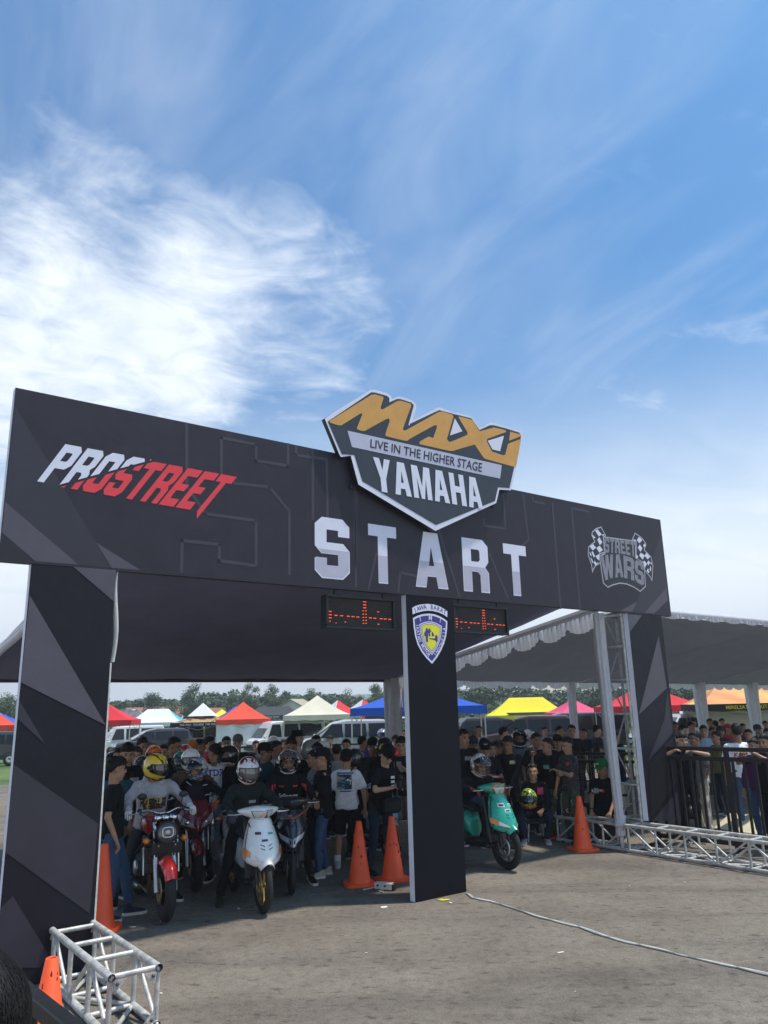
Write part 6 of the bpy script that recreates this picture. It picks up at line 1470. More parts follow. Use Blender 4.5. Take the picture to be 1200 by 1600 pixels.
capf(P, BLK[1], label_m=PGY); on_cloth(P['shirt'], P['F'], tgrid(.11, .08, 4, 3), P['F'].hips + P['F'].td * .34 - P['F'].sd * .03, -P['F'].sd, P['F'].td, PB, 'shirt_print')
stand(492, 1168, 11.75, 168, 'man in a grey speckled shirt turned away behind the black cap', shirt=SPECK, pants=CL['ddenim'], sleeve='short', hair='short', head=(20, 0), shoes=cloth('shoe_stone', (.35, .33, .30)))
P = stand(526, 1160, 14.2, 85, 'man in a grey cap seen from behind', shirt=CL['offw'], hat=.03); capf(P, CL['dgrey'])
stand(541, 1152, 15.2, -95, 'boy with a round face facing the camera beside the purple tee', skin=2)
P = stand(541, 1167, 11.5, 84, 'man in a white tee and black shorts seen from behind with a strap', shirt=CL['white'], pants=CL['blackpant'], legs='short', hat=.03, loose=1.05, shoes=cloth('shoe_white', (.5, .5, .5)), fl=(-.14, .0, 0), fr=(.14, .03, 0))
capf(P, BLK[2]); F = P['F']; chest_patch(P['shirt'], F, PMIX, .22, .20, .33, -.02, True); chest_patch(P['shirt'], F, PB, .24, .02, .455, -.01, True); chest_patch(P['shirt'], F, PB, .16, .018, .20, 0, True)
on_cloth(P['shirt'], F, ([(-.17, -.30), (-.145, -.30), (.12, .15), (.095, .15)], [(0, 1, 2, 3)]), F.hips + F.td * .36, F.sd, F.td, BLK[0], 'shoulder_strap', lift=.012)
for i in (0, 1): MB().tube([F.an[i] + Vector((0, 0, -.03)), F.an[i] + Vector((0, 0, .10))], [.046, .047], 12).build('sock', CL['white'], P['body'])
P = stand(552, 1167, 12.1, 55, 'person in a plain black helmet behind the white tee', hair=None, showface=False, hat=.04); helm(P, P_BLK)
P = stand(566, 1148, 16.2, 72, 'man in a purple tee with a pale backpack', shirt=CL['purple'], hair='short', head=(-40, 0))
bp = MB().box((0, 0, 0), (.20, .12, .26), None, 0, .04); o = bp.build('backpack', cloth('backpack_pale', (.40, .42, .34)), P['root'], P['F'].chest + P['F'].fd * -.19 + Vector((0, 0, .0)))
P = stand(582, 1149, 13.1, -88, 'man in a dark cap and charcoal tee facing the camera', shirt=CL['dgrey'], hat=.03, skin=1); capf(P, BLK[0])
P = stand(601, 1149, 12.9, -92, 'person in a black helmet with white edge and chin grille', hair=None, showface=True, sleeve='long', hat=.045); helm(P, P_BLK, visor_up=True, trim_m=MATS['trim_white'])
P = stand(597, 1137, 19.5, -80, 'person in a purple and blue helmet by the white pole', hair=None, showface=False, hat=.04, hmax=1.9); helm(P, H_PURP)
P = person((-.16, 11.15, 0), -48, 'cameraman in black bending over his camera with a cap turned backwards', skin=2, shirt=BLK[0], trousers=CL['ddenim'], h=1.68, lean=16, head=(-12, -42), hl=(-.06, .38, 1.12), hr=(.07, .36, 1.10), pl=(-.8, 0, -.6), pr=(.8, 0, -.6), hair='fade', hem=-.12, fl=(-.14, .05, 0), fr=(.16, -.05, 0), sole=M_SOLED)
capf(P, BLK[2], back=True, brim_m=blotch('brim_art', [(.55, .05, .02), (.60, .45, .03), (.03, .03, .03)], 20, .8, 0)); F = P['F']; CAMP = P
for k in range(3): chest_patch(P['shirt'], F, PW, .07, .035, .38 - .06 * k, .06 + .01 * k)
a = R(-48 - 90); cc = Vector((-.16, 11.15, 0)) + Matrix.Rotation(a, 3, 'Z') @ Vector((.0, .47, 1.15))
t = thing('camera', 'black video camera held low by the bending cameraman', 'camera', cc, a)
MB().box((0, 0, 0), (.15, .10, .12), None, 0, .02).build('body', M_BLACKP, t); MB().lathe([(.04, 0), (.045, .02), (.045, .11), (.038, .13), (.001, .12)], 16, Matrix.Rotation(-math.pi / 2, 4, 'X')).build('lens', M_BLACKP, t); MB().box((.02, -.02, .085), (.06, .06, .05), None, 0, .01).build('viewfinder', M_BLACKP, t)
t = thing('sling_bag', 'dark sling bag hanging at the hip of the bending cameraman', 'bag', Vector((-.16, 11.15, 0)) + Matrix.Rotation(a, 3, 'Z') @ Vector((-.02, .24, .86)), a)
MB().box((0, 0, 0), (.30, .12, .20), None, 0, .04).build('pouch', cloth('bag_dark', (.02, .022, .024)), t); MB().tube([(-.12, -.02, .09), (-.17, -.10, .30), (-.10, -.06, .55)], .012, 6, 0, True, .4).build('strap', CL['khaki'], t)
P = stand(627, 1146, 12.4, -97, 'man in black tee and grey shorts looking at his phone beside the middle panel', arms='phone', pants=CL['khaki'], legs='short', hair='fringe', skin=0, tl=1.05, hat=.03)
a = R(-97 - 90); pp = at(627, 1146, 12.4); hF = P['F']; c = (hF.wr[0] + hF.wr[1]) / 2 + Vector((0, .09, .05))
t = thing('mobile_phone', 'phone held up by the man in grey shorts', 'phone', Vector((pp.x, 12.4, 0)) + Matrix.Rotation(a, 3, 'Z') @ c, a, 'phones in hands'); MB().box((0, 0, 0), (.075, .01, .15), Matrix.Rotation(R(-20), 3, 'X'), 0, .004).build('phone_body', PGY, t)
stand(628, 1136, 18.5, -90, 'man in a dark cap partly behind the white draped pole', skin=0)
stand(618, 1146, 17.2, -60, 'man in a red shirt behind the phone holder', shirt=CL['red'], hmax=1.6)
for px, yt, Y, dg, lb, sh in ((345, 1157, 17.5, -60, 'boy in grey far behind the white shirt with blue lettering', 'grey'), (443, 1153, 17.8, -90, 'distant man in white left of the bucket hat', 'white'), (515, 1147, 18.6, -100, 'distant man in grey behind the white cap', 'dgrey'), (264, 1156, 16.2, -80, 'distant boy in navy between the cropped heads', 'navy'), (237, 1156, 16.8, -60, 'distant man in grey behind the orange helmet', 'grey'), (400, 1155, 18.0, -70, 'distant man in black left of the petrol blue tee', 'dgrey')):
    stand(px, yt, Y, dg, lb, shirt=CL[sh], simple=True)
P = stand(176, 1172, 12.4, -70, 'person in a black open helmet at the far left inside the gate', hair=None, showface=False, hat=.04); helm(P, P_BLK, trim_m=MATS['trim_white'])

# ---------------------------------------------------------------- right of the middle panel
stand(723, 1136, 13.1, -66, 'man in a black jacket with a white stripe beside the middle panel', sleeve='long', hair='short', skin=0)
P = stand(738, 1147, 13.5, -78, 'man in a worn grey cap and black shirt beside the middle panel', hat=.03, skin=1); capf(P, CL['dgrey'])
P = stand(756, 1151, 12.9, -86, 'man in a black cap with a white patch looking down at the green scooter', hat=.03, head=(0, -20), skin=1); capf(P, BLK[0], label_m=PGY)
stand(767, 1157, 13.9, -75, 'boy with pale face squeezed behind the white patched cap', skin=2, hmax=1.58)
P = stand(778, 1152, 14.3, -84, 'man in spectacles and black cap behind the scooter rider', glasses=True, hat=.03, skin=0); capf(P, BLK[2])
stand(793, 1147, 13.2, -112, 'man in a long sleeved black top looking down to the left', sleeve='long', head=(-8, -14), arms='front', skin=1)
P = stand(738, 1135, 17.2, -75, 'distant man in a grey cap near the blue canopy', hat=.03, shirt=CL['grey']); capf(P, CL['greycap'])
stand(747, 1131, 19.5, -90, 'distant man below the corner of the blue canopy', shirt=CL['offw'], hmax=1.9)
stand(786, 1134, 17.1, -5, 'distant man in profile in front of the black car', shirt=CL['dgrey'], skin=2)
P = stand(810, 1137, 14.3, -90, 'person in an open black helmet and grey hoodie with a blue neck gaiter', shirt=CL['sweat'], sleeve='long', hood=True, hair=None, hat=.045, arms='front'); helm(P, P_BLK, visor_up=True, trim_m=MATS['trim_white'])
F = P['F']; MB().tube([F.hc + F.HM @ Vector((0, .02, -.03)), F.neck], [.088, .085], 16).build('neck_gaiter', CL['navy'], P['body'])
for px, yt, Y, cm, lb in ((824, 1138, 19.3, 'white', 'distant man in a white cap behind the grey hoodie'), (831, 1141, 17.6, 'white', 'man in a white cap left of the tall man in black')):
    P = stand(px, yt, Y, -85, lb, shirt=CL['offw'], hat=.03, simple=True); capf(P, CL[cm])
stand(837, 1142, 14.0, -80, 'tall man in a black tee standing behind the phone user in camouflage trousers', hair='short', skin=0)
P = stand(855, 1150, 13.4, 196, 'man in a black tee and camouflage trousers raising a phone to his face', arms='oneup', pants=CAMO, hair='fade', skin=0, shoes=cloth('shoe_red', (.55, .05, .05)), sole=M_SOLED)
F = P['F']; pp = at(855, 1150, 13.4); a = R(196 - 90)
t = thing('mobile_phone', 'phone raised to the face of the man in camouflage trousers', 'phone', Vector((pp.x, 13.4, 0)) + Matrix.Rotation(a, 3, 'Z') @ (F.wr[1] + Vector((-.02, .03, .08))), a, 'phones in hands'); MB().box((0, 0, 0), (.012, .075, .15), None, 0, .004).build('phone_body', M_BLACKP, t)
P = stand(886, 1149, 13.05, 206, 'man in a dark camouflage shirt with crossed arms and camouflage trousers', arms='crossed', shirt=CAMOD, pants=CAMO, hair='fade', skin=0, head=(0, -10), boot=True, sole=M_SOLED)
chest_patch(P['shirt'], P['F'], PR, .035, .05, .36, .09)
P = stand(870, 1145, 15.1, -90, 'man in a black cap between the two camouflage men', hat=.03, skin=0); capf(P, BLK[0])
stand(892, 1130, 17.2, -95, 'slim man in black behind the man with crossed arms', skin=0)
stand(873, 1132, 19.6, -40, 'distant man in grey near the pink canopy', shirt=CL['dgrey'], simple=True)
P = person((2.33, 13.25, 0), -100, 'man in black squatting low with a neon helmet on his knee', skin=0, shirt=BLK[0], trousers=CL['ddenim'], sleeve='long', h=1.66, hips=(0, -.05, .44), lean=14, head=(0, 4), hl=(-.12, .34, .52), hr=(.22, .30, .62), fl=(-.16, .20, 0), fr=(.20, .30, 0), kl=(-.4, 1, .2), kr=(.4, 1, .2), shoes=cloth('shoe_pale', (.42, .40, .36)), fat=1.08, hair='fade')
chest_patch(P['shirt'], P['F'], PPINK, .09, .10, .38, .10)
nh = thing('helmet', 'neon yellow and black helmet held on the knee of the squatting man', 'helmet', (2.18, 12.92, .55), R(-105 - 90))
Fh = figure(h=1.66); Fh.hc = Vector((0, 0, .12)); Fh.HM = Matrix.Identity(3); sh_, vi_, P_, C_, k_ = helmet_parts(Fh)
sh_.build('shell', H_NEON, nh); vi_.build('visor', M_VISOR, nh); MB().tube([P_(Vector((math.sin(q) * .7, math.cos(q) * .7, -.72)).normalized(), .002) for q in np.linspace(0, 6.283, 20)], .02, 6).build('rim', M_TAILR, nh)
st = thing('stool', 'low dark stool under the squatting man', 'stool', (2.33, 13.32, 0)); MB().box((0, 0, .29), (.32, .30, .04), None, 0, .01).build('seat', M_BLACKP, st)
for x in (-.13, .13):
    for y in (-.12, .12): MB().tube([(x, y, .27), (x * 1.2, y * 1.2, 0)], .014, 6).build('leg', M_STEEL, st)
P = person((3.50, 13.30, 0), -118, 'heavy man in a green cap sitting with bare knees behind the long truss', skin=0, shirt=BLK[0], trousers=BLK[3], legs='short', h=1.68, hips=(0, -.05, .45), lean=12, head=(-24, -12), hl=(-.14, .34, .46), hr=(.16, .36, .45), fl=(-.20, .34, 0), fr=(.24, .34, 0), kl=(-.6, 1, .2), kr=(.6, 1, .2), fat=1.28, hair='short')
capf(P, CL['green'], label_m=PW); F = P['F']; chest_print(P['shirt'], F, 'RACING', PW, .055, .34, .08, False, .9, .02); chest_print(P['shirt'], F, 'TEAM', PR, .05, .29, .08, False, .9, .02) if False else chest_patch(P['shirt'], F, PR, .05, .045, .335, .0); chest_patch(P['shirt'], F, PGY, .07, .08, .34, -.10)
w = F.wr[1].lerp(F.el[1], .12); MB().tube([w + (F.el[1] - F.wr[1]).normalized() * q for q in (-.012, .012)], .034, 14).build('wristwatch', M_BLACKP, P['body'])
bx = thing('crate', 'dark crate used as a seat by the man in the green cap', 'crate', (3.53, 13.36, 0), R(-28)); MB().box((0, 0, .175), (.42, .36, .35), None, 0, .015).build('box', M_BLACKP, bx); MB().box((0, 0, .36), (.44, .38, .025), None, 0, .008).build('lid', M_SEAT, bx)
stand(931, 1131, 19.2, 8, 'distant man in profile with short hair left of the white draped pole', skin=2, shirt=CL['dgrey'])
stand(961, 1142, 17.5, -60, 'man hidden between the white draped pole and the truss tower', skin=0)
# at the right-hand barrier
P = stand(1063, 1139, 12.75, -88, 'boy with tousled hair resting his bare arm on the right barrier', hair='fringe', skin=2, shirt=BLK[2], hl=(-.05, .30, 1.36), hr=(.28, .28, 1.37), pl=(-.9, .2, -.2), pr=(.9, .2, -.2), pants=CL['blackpant'], head=(0, -10))
P = stand(1085, 1139, 13.5, 196, 'boy in a grey tee and beige trousers turned to the left', shirt=CL['grey'], pants=CL['beige'], hair='short', skin=1, arms='pocket')
P = stand(1149, 1128, 13.9, 78, 'youth in a white tee and jeans seen from behind at the right barrier', shirt=CL['white'], pants=CL['denim'], hair='tall', skin=1, hat=.04)
chest_print(P['shirt'], P['F'], 'KOPI', PR, .10, .30, 0, True, 1.0, .03); chest_patch(P['shirt'], P['F'], PR, .10, .03, .20, .02, True)
P = stand(1176, 1147, 12.6, -150, 'boy in a plum sleeve half hidden behind the boy in black', shirt=CL['plum'], sleeve='long', hair='short', skin=0, pants=CL['denim'], hmax=1.55)
P = stand(1192, 1142, 11.95, -150, 'boy in a black tee leaning on the right barrier with both hands', hair='short', skin=0, shirt=BLK[1], hl=(-.05, .34, 1.36), hr=(.20, .30, 1.33), pl=(-.8, .1, -.5), pr=(.8, .1, -.5), head=(12, -6))
for px, yt, Y, dg, lb, sh, cp in ((1052, 1125, 18.5, -70, 'curly haired person behind the right gate panel edge', 'offw', None), (1078, 1126, 20.5, -60, 'man in black behind the boy with tousled hair', 'dgrey', None), (1082, 1120, 24.0, -80, 'distant man in a blue cap by the white truck', 'white', 'navy'), (1108, 1121, 23.5, -90, 'distant person in white below the orange canopy', 'white', None),
    (1117, 1124, 22.5, 90, 'distant man in grey seen from behind below the orange canopy', 'grey', None), (1127, 1121, 25.0, -90, 'farthest man below the lettered black valance', 'dgrey', None), (1124, 1133, 19.0, -100, 'man in a black shirt bending by the wire basket', 'dgrey', 'dgrey'), (1136, 1131, 21.5, -60, 'distant person in a red cap behind the white tee youth', 'red', 'red'),
    (1112, 1138, 20.0, -80, 'man in a red shirt near the wire basket', 'red', None), (1182, 1131, 20.0, -60, 'man in a dark cap at the right edge behind the boys', 'dgrey', 'dgrey'), (1197, 1136, 18.0, -100, 'man in white at the right edge of the picture', 'white', None), (1160, 1133, 22.0, -90, 'distant man in plum behind the white tee youth', 'plum', None)):
    P = stand(px, yt, Y, dg, lb, shirt=CL[sh], simple=True, hmax=1.75)
    if cp: capf(P, CL[cp])
for px, yt, Y, dg, lb, sh, sk_ in ((1098, 1131, 17.5, -110, 'man in a pale blue shirt behind the wire basket', 'lblue', 0), (1066, 1130, 16.5, -60, 'girl in grey behind the tousled boy', 'grey', 2), (1168, 1137, 16.8, -120, 'man in navy right of the white tee youth', 'navy', 0), (1118, 1140, 15.6, 200, 'man in an olive shirt by the middle of the right barrier', 'olive', 1), (1195, 1126, 24.0, -90, 'distant person in white at the right edge', 'white', 0), (700, 1143, 15.5, -80, 'man in a teal shirt hidden by the middle panel', 'teal', 0), (806, 1134, 20.5, -100, 'distant man in grey behind the neck gaiter', 'grey', 1), (850, 1133, 21.0, -70, 'distant boy in a light shirt by the dark maroon car', 'offw', 2), (912, 1136, 20.0, -120, 'distant man in navy beside the slim man', 'navy', 0), (944, 1134, 21.5, -60, 'distant man in off white behind the white draped pole', 'offw', 1)):
    stand(px, yt, Y, dg, lb, shirt=CL[sh], skin=sk_, simple=True, hmax=1.75)
P = person((-6.1, 11.2, 0), -60, 'man in a light blue shirt and white cap at the far left outside the gate', skin=0, shirt=CL['lblue'], trousers=CL['denim'], h=1.66); capf(P, CL['white'])
hp = at(-52, 1466, 1.36)
P = person((hp.x, 1.36, 0), 150, 'dark haired onlooker close to the camera in the lower left corner', skin=0, shirt=BLK[1], trousers=CL['blackpant'], h=hp.z, hair='crop', head=(0, -6))
F = P['F']; rnd = random.Random(3); mb = MB(); k = F.hk
for n in range(7000):                                        # the nearest head shows single locks
    ph = rnd.uniform(0, 6.283); z = rnd.uniform(-.35, 1); d = Vector((math.cos(ph) * math.sqrt(1 - z * z), math.sin(ph) * math.sqrt(1 - z * z), z))
    if d.y > .30 and z < .35 or d.y > -.2 and z < .0: continue
    p = Vector((d.x * .077, d.y * .098, d.z * .086)) * rnd.uniform(1.04, 1.10) + Vector((0, -.012, .036)); t = Vector((d.x * .3 + rnd.gauss(0, .15), d.y * .3 - .1 + rnd.gauss(0, .15), -.8)); t = (t - d * t.dot(d) * .9).normalized()
    c0 = Vector((0, -.012, .036)); L = rnd.uniform(.03, .065); pts = []; q0 = p
    for st_ in range(3):                                      # each lock follows the skull
        e = (q0 - c0); e = Vector((e.x / .077, e.y / .098, e.z / .086)); rr = e.length; e = e / rr * (1.10 + .035 * rnd.random()); pts.append(c0 + Vector((e.x * .077, e.y * .098, e.z * .086))); q0 = pts[-1] + t * L * .5
    w = t.cross(d).normalized() * rnd.uniform(.0004, .0008)
    mb.add([F.hc + F.HM @ (q * k) for q in (pts[0] - w, pts[0] + w, pts[1] - w * .9, pts[1] + w * .9, pts[2])], [(0, 1, 3, 2), (2, 3, 4)], 0, True)
mb.build('hair_strands', M_HAIR, P['body'])['kind'] = 'stuff'
# ---------------------------------------------------------------- the field beyond: ground falls away a little behind the track
def gz(Y): t = min(1, max(0, (Y - 26) / 34)); return -.62 * t * t * (3 - 2 * t)
def far(px, Y): p = at(px, 1110, Y); return Vector((p.x, Y, gz(Y)))
M_CARGL = mat('car_glass', (.012, .014, .016), .10, 0, 0, spec=.35); M_CARBL = mat('car_trim', (.015, .015, .016), .5, 0, .2, 10)
def car(label, px, Y, deg, m, kind='van', L=4.1, group='vehicles parked on the field', hatch=False, glass=None):
    """facing +X in its own frame"""
    t = thing('parked_van' if kind in ('van', 'box') else 'parked_car', label, 'van' if kind in ('van', 'box') else 'car', far(px, Y), R(deg), group)
    W = .80 if kind == 'van' else .86; H = {'van': 1.86, 'mpv': 1.64, 'suv': 1.74, 'sedan': 1.45, 'box': 1.9}[kind]
    # side profile of the body: (x, lower z, upper z, half width)
    if kind == 'van': prof = [(-L / 2, .45, H - .10, W * .95), (-L / 2 + .06, .34, H, W), (L / 2 - 1.25, .30, H, W), (L / 2 - .95, .30, H - .06, W * .98), (L / 2 - .40, .30, 1.02, W * .98), (L / 2 - .10, .32, .86, W * .94), (L / 2, .40, .68, W * .85)]; ws = (L / 2 - .98, H - .09, L / 2 - .40, 1.02)
    elif kind == 'sedan': prof = [(-L / 2, .45, .92, W * .9), (-L / 2 + .5, .30, 1.0, W), (-L / 2 + 1.1, .28, H, W * .86), (-.1, .28, H, W * .86), (.75, .28, .98, W), (L / 2 - .3, .28, .84, W * .95), (L / 2, .38, .66, W * .8)]; ws = (-.05, H - .05, .75, .98)
    else: prof = [(-L / 2, .48, 1.0, W * .92), (-L / 2 + .22, .32, H - .22, W * .93), (-L / 2 + .5, .30, H - .02, W * .92), (-.2, .30, H, W * .92), (.35, .30, H - .10, W * .92), (1.15, .30, 1.04, W), (L / 2 - .25, .30, .90, W * .96), (L / 2, .42, .70, W * .84)]; ws = (.38, H - .13, 1.15, 1.05)
    rings = []
    for x, z0, z1, w in prof:
        zm = min(z1 - .04, .95); top = w * (.84 if z1 > 1.2 else .93)
        rings.append([Vector(p) for p in ((x, -w * .9, z0), (x, w * .9, z0), (x, w, z0 + .18), (x, w, zm), (x, lerp(w, top, .9), z1 - .05), (x, top * .88, z1), (x, -top * .88, z1), (x, -lerp(w, top, .9), z1 - .05), (x, -w, zm), (x, -w, z0 + .18))])
    MB().loft(rings, 0, False).build('body', m, t)
    g = glass or M_CARGL
    def side_glass(x0, x1, z0, z1, s, k=.0):
        wl, wh = W + .012, W * .86 + .015
        MB().add([(x0, s * wl, z0), (x1, s * (wl), z0), (x1 - k, s * wh, z1), (x0 + .03, s * wh, z1)], [(0, 1, 2, 3) if s < 0 else (3, 2, 1, 0)]).build('side_window', g, t)
    hh = H - .16
    if kind == 'van': segs = [(L / 2 - 1.50, L / 2 - .72, .28), (-.45, L / 2 - 1.62, 0), (-L / 2 + .2, -.55, 0)]
    elif kind == 'sedan': segs = [(-.02, .62, .45), (-L / 2 + 1.2, -.1, 0)]
    else: segs = [(.0, .95, .50), (-1.0, -.08, 0), (-L / 2 + .30, -1.08, 0)]
    for x0, x1, k in segs:
        for s in (-1, 1): side_glass(x0, x1, 1.04, hh, s, k)
    x0, z0, x1, z1 = ws; e = .02
    MB().add([(x1 + e, -W * .86, z1 + .03), (x1 + e, W * .86, z1 + .03), (x0 + e, W * .76, z0 + .01), (x0 + e, -W * .76, z0 + .01)], [(0, 1, 2, 3)]).build('windscreen', mat('windscreen_glass', (.09, .115, .12), .10, 0, 0, spec=.5), t)
    MB().add([(-L / 2 - .01, -W * .8, 1.05), (-L / 2 - .01, W * .8, 1.05), (-L / 2 + .02, W * .72, H - .25), (-L / 2 + .02, -W * .72, H - .25)], [(3, 2, 1, 0)]).build('rear_window', g, t)
    for s in (-1, 1):
        MB().ell((L / 2 - .10, s * W * .70, .72), (.10, .16, .09), None, 10, 6).build('headlight', M_GLASS, t); MB().box((-L / 2 - .01, s * W * .78, .85), (.04, .14, .26), None, 0, .01).build('tail_light', M_TAILR, t)
        mi = MB().ell((x1 - .05, s * (W + .14), 1.08), (.06, .11, .08), None, 10, 6); mi.build('door_mirror', m, t)
        for x in (-L / 2 + .78, L / 2 - .78):
            w = bpy.data.objects.new('wheel', None); COL.objects.link(w); w.parent = t; w.location = (x, s * (W - .07), .30); T = Matrix.Rotation(math.pi / 2, 4, 'X')
            MB().lathe([(.19, -.09), (.27, -.095), (.30, -.06), (.30, .06), (.27, .095), (.19, .09)], 20, T).build('tyre', M_TYRE, w); MB().lathe([(.001, -s * .06), (.13, -s * .085), (.19, -s * .07), (.20, 0)], 16, T).build('rim', M_ALU, w)
            MB().add([(x + .37 * math.cos(q), s * (W + .004), .30 + .37 * math.sin(q)) for q in np.linspace(0, math.pi, 11)], [tuple(range(11))[::-s]]).build('wheel_arch', M_CARBL, t)
    MB().box((L / 2 - .01, 0, .47), (.10, W * 1.75, .17), None, 0, .03).build('front_bumper', m if kind != 'van' else M_CARBL, t); MB().box((L / 2 + .0, 0, .64), (.06, W * 1.0, .10), None, 0, .01).build('grille', M_CARBL, t); MB().box((-L / 2 - .01, 0, .48), (.10, W * 1.75, .18), None, 0, .03).build('rear_bumper', M_CARBL if kind == 'van' else m, t)
    if hatch: MB().box((-L / 2 - .45, 0, H + .12), (1.0, W * 1.6, .06), Matrix.Rotation(R(12), 3, 'Y'), 0, .02).build('tailgate', m, t)
    return t
V_W = mat('paint_van_white', (.70, .70, .70), .35, 0, .06, 5, coat=.35); V_C = mat('paint_van_cream', (.62, .57, .44), .35, 0, .06, 5, coat=.35); V_DG = mat('paint_car_dark_grey', (.045, .048, .052), .35, 0, .06, 5, coat=.35); V_TG = mat('paint_car_teal_grey', (.16, .22, .22), .35, 0, .06, 5, coat=.35); V_SI = mat('paint_car_silver', (.42, .43, .45), .35, 0, .06, 5, coat=.35); V_BK = mat('paint_car_black', (.014, .014, .016), .35, 0, .06, 5, coat=.35); V_MA = mat('paint_car_maroon', (.05, .015, .02), .35, 0, .06, 5, coat=.35)
car('teal grey car behind the white van at the left', 185, 58, 205, V_TG, 'mpv', 4.3)
car('white van partly covered by the dark grey car', 206, 52, 207, V_W, 'van', 4.0)
car('dark grey car parked in front of the white van', 240, 46, 205, V_DG, 'mpv', 4.4)
car('cream van parked below the brown canopy', 306, 52, 200, V_C, 'van', 4.1)
car('leftmost of three white vans beside the red canopy', 398, 50, 214, V_W, 'van', 4.1)
car('middle one of three white vans beside the red canopy', 417, 47.5, 214, V_W, 'van', 4.1)
car('white van with open sliding windows nearest the cream canopy', 446, 44, 213, V_W, 'van', 4.2)
car('silver white car with roof seen over the crowd', 533, 34, 188, V_SI, 'suv', 4.5)
car('white car farther back with lifted tailgate below the blue canopy', 553, 42, 184, V_W, 'suv', 4.5, hatch=True)
car('black car with lifted tailgate beside the blue canopy', 776, 38, 12, V_BK, 'suv', 4.3, hatch=True)
car('dark maroon car seen over the heads below the yellow canopy', 822, 36, 168, V_MA, 'suv', 4.5)
car('dark grey van behind the pink canopy', 905, 40, 178, V_DG, 'van', 4.4)
car('pale teal car beside the right gate panel', 1046, 34, 215, V_SI, 'mpv', 4.2)
car('small white box truck left of the orange canopy', 1082, 44, 250, V_W, 'van', 4.0)
car('black car with white roof at the right edge', 1178, 36, 185, V_BK, 'mpv', 4.2)
car('dark car at the far left outside the gate', -14, 40, 190, V_DG, 'mpv', 4.2)

def popup(label, px, Y, w, d, rz, apex, eave, m, val_m=None, wall=None, ridge=0.0, panels=None, text=None, group='pop-up canopies on the field', vh=.26, vent=None):
    """pop-up canopy with a curved roof; heights are above the ground it stands on"""
    t = thing('popup_canopy', label, 'canopy', far(px, Y), R(rz), group); hw, hd = w / 2, d / 2
    sides = [((-hw, -hd), (hw, -hd)), ((hw, -hd), (hw, hd)), ((hw, hd), (-hw, hd)), ((-hw, hd), (-hw, -hd))]; N_ = 10
    for i, (a, b) in enumerate(sides):
        vs = []
        for r in range(N_ + 1):
            u = r / N_; z = eave + (apex - eave) * (u ** 1.35 * .75 + u * .25)
            rx = ridge / 2
            ta = (-rx if a[0] < 0 else rx, 0); tb = (-rx if b[0] < 0 else rx, 0)
            pa = (lerp(a[0], ta[0], u), lerp(a[1], ta[1], u)); pb = (lerp(b[0], tb[0], u), lerp(b[1], tb[1], u))
            for c in range(9): v = c / 8; vs.append((lerp(pa[0], pb[0], v), lerp(pa[1], pb[1], v), z - .05 * math.sin(math.pi * v) * math.sin(math.pi * min(1, u * 1.2)) + .012 * noise.noise(Vector((v * 5 + i * 3, u * 4, px)))))
        MB().add(vs, [(r * 9 + c, r * 9 + c + 1, (r + 1) * 9 + c + 1, (r + 1) * 9 + c) for r in range(N_) for c in range(8)], 0, True).build('roof_panel', panels[i] if panels else m, t)
        n = Vector((b[1] - a[1], -(b[0] - a[0]), 0)).normalized() * .01; vs = []
        for c in range(17):
            v = c / 16; p = Vector((lerp(a[0], b[0], v), lerp(a[1], b[1], v), 0)) + n * (1 + 1.5 * math.sin(v * 21 + i))
            vs += [p + Vector((0, 0, eave + .01)), p + Vector((0, 0, eave - vh + .02 * math.sin(v * 25)))]
        vo = MB().add(vs, [(2 * c, 2 * c + 1, 2 * c + 3, 2 * c + 2) for c in range(16)], 0, True).build('valance', val_m or (panels[i] if panels else m), t)
        if text and i in text:
            s, tm, sz = text[i]; tv, tf = text_mesh(s, sz, .003); L_ = (Vector(b) - Vector(a)).length; ex = (Vector((*b, 0)) - Vector((*a, 0))).normalized()
            MB().add([Vector((*((Vector(a) + Vector(b)) / 2), eave - vh / 2)) + ex * x + Vector((0, 0, y)) + n * 4 for x, y in tv], tf).build('valance_lettering', tm, vo)
    for x in (-hw + .05, hw - .05):
        for y in (-hd + .05, hd - .05): MB().box((x, y, eave / 2), (.045, .045, eave), None, 0, .004).build('leg', M_ALU, t)
    for a, b in sides:
        MB().tube([(*[c * .98 for c in a], eave - .05), (*[(p + q) / 2 * .98 for p, q in zip(a, b)], eave - .45), (*[c * .98 for c in b], eave - .05)], .014, 6).build('scissor_bar', M_ALU, t)
    if wall is not None:
        a, b = sides[wall[0]]; vs = []
        for c in range(13):
            v = c / 12; p = Vector((lerp(a[0], b[0], v), lerp(a[1], b[1], v), 0)) * .97; o = .04 * math.sin(v * 17)
            vs += [p + Vector((o, o, eave - .1)), p + Vector((o * 1.4, 0, .25))]
        MB().add(vs, [(2 * c, 2 * c + 1, 2 * c + 3, 2 * c + 2) for c in range(12)], 0, True).build('side_wall', wall[1], t)
    if vent:
        MB().add([(-vent[0], -vent[0], apex - .25), (vent[0], -vent[0], apex - .25), (vent[0], vent[0], apex - .25), (-vent[0], vent[0], apex - .25), (0, 0, apex + vent[1])], [(0, 1, 4), (1, 2, 4), (2, 3, 4), (3, 0, 4)]).build('roof_cap', vent[2], t)
    return t
def tentm(n, c): return mat('canopy_' + n, c, .75, 0, .07, 1.5, .12, 4, .3)
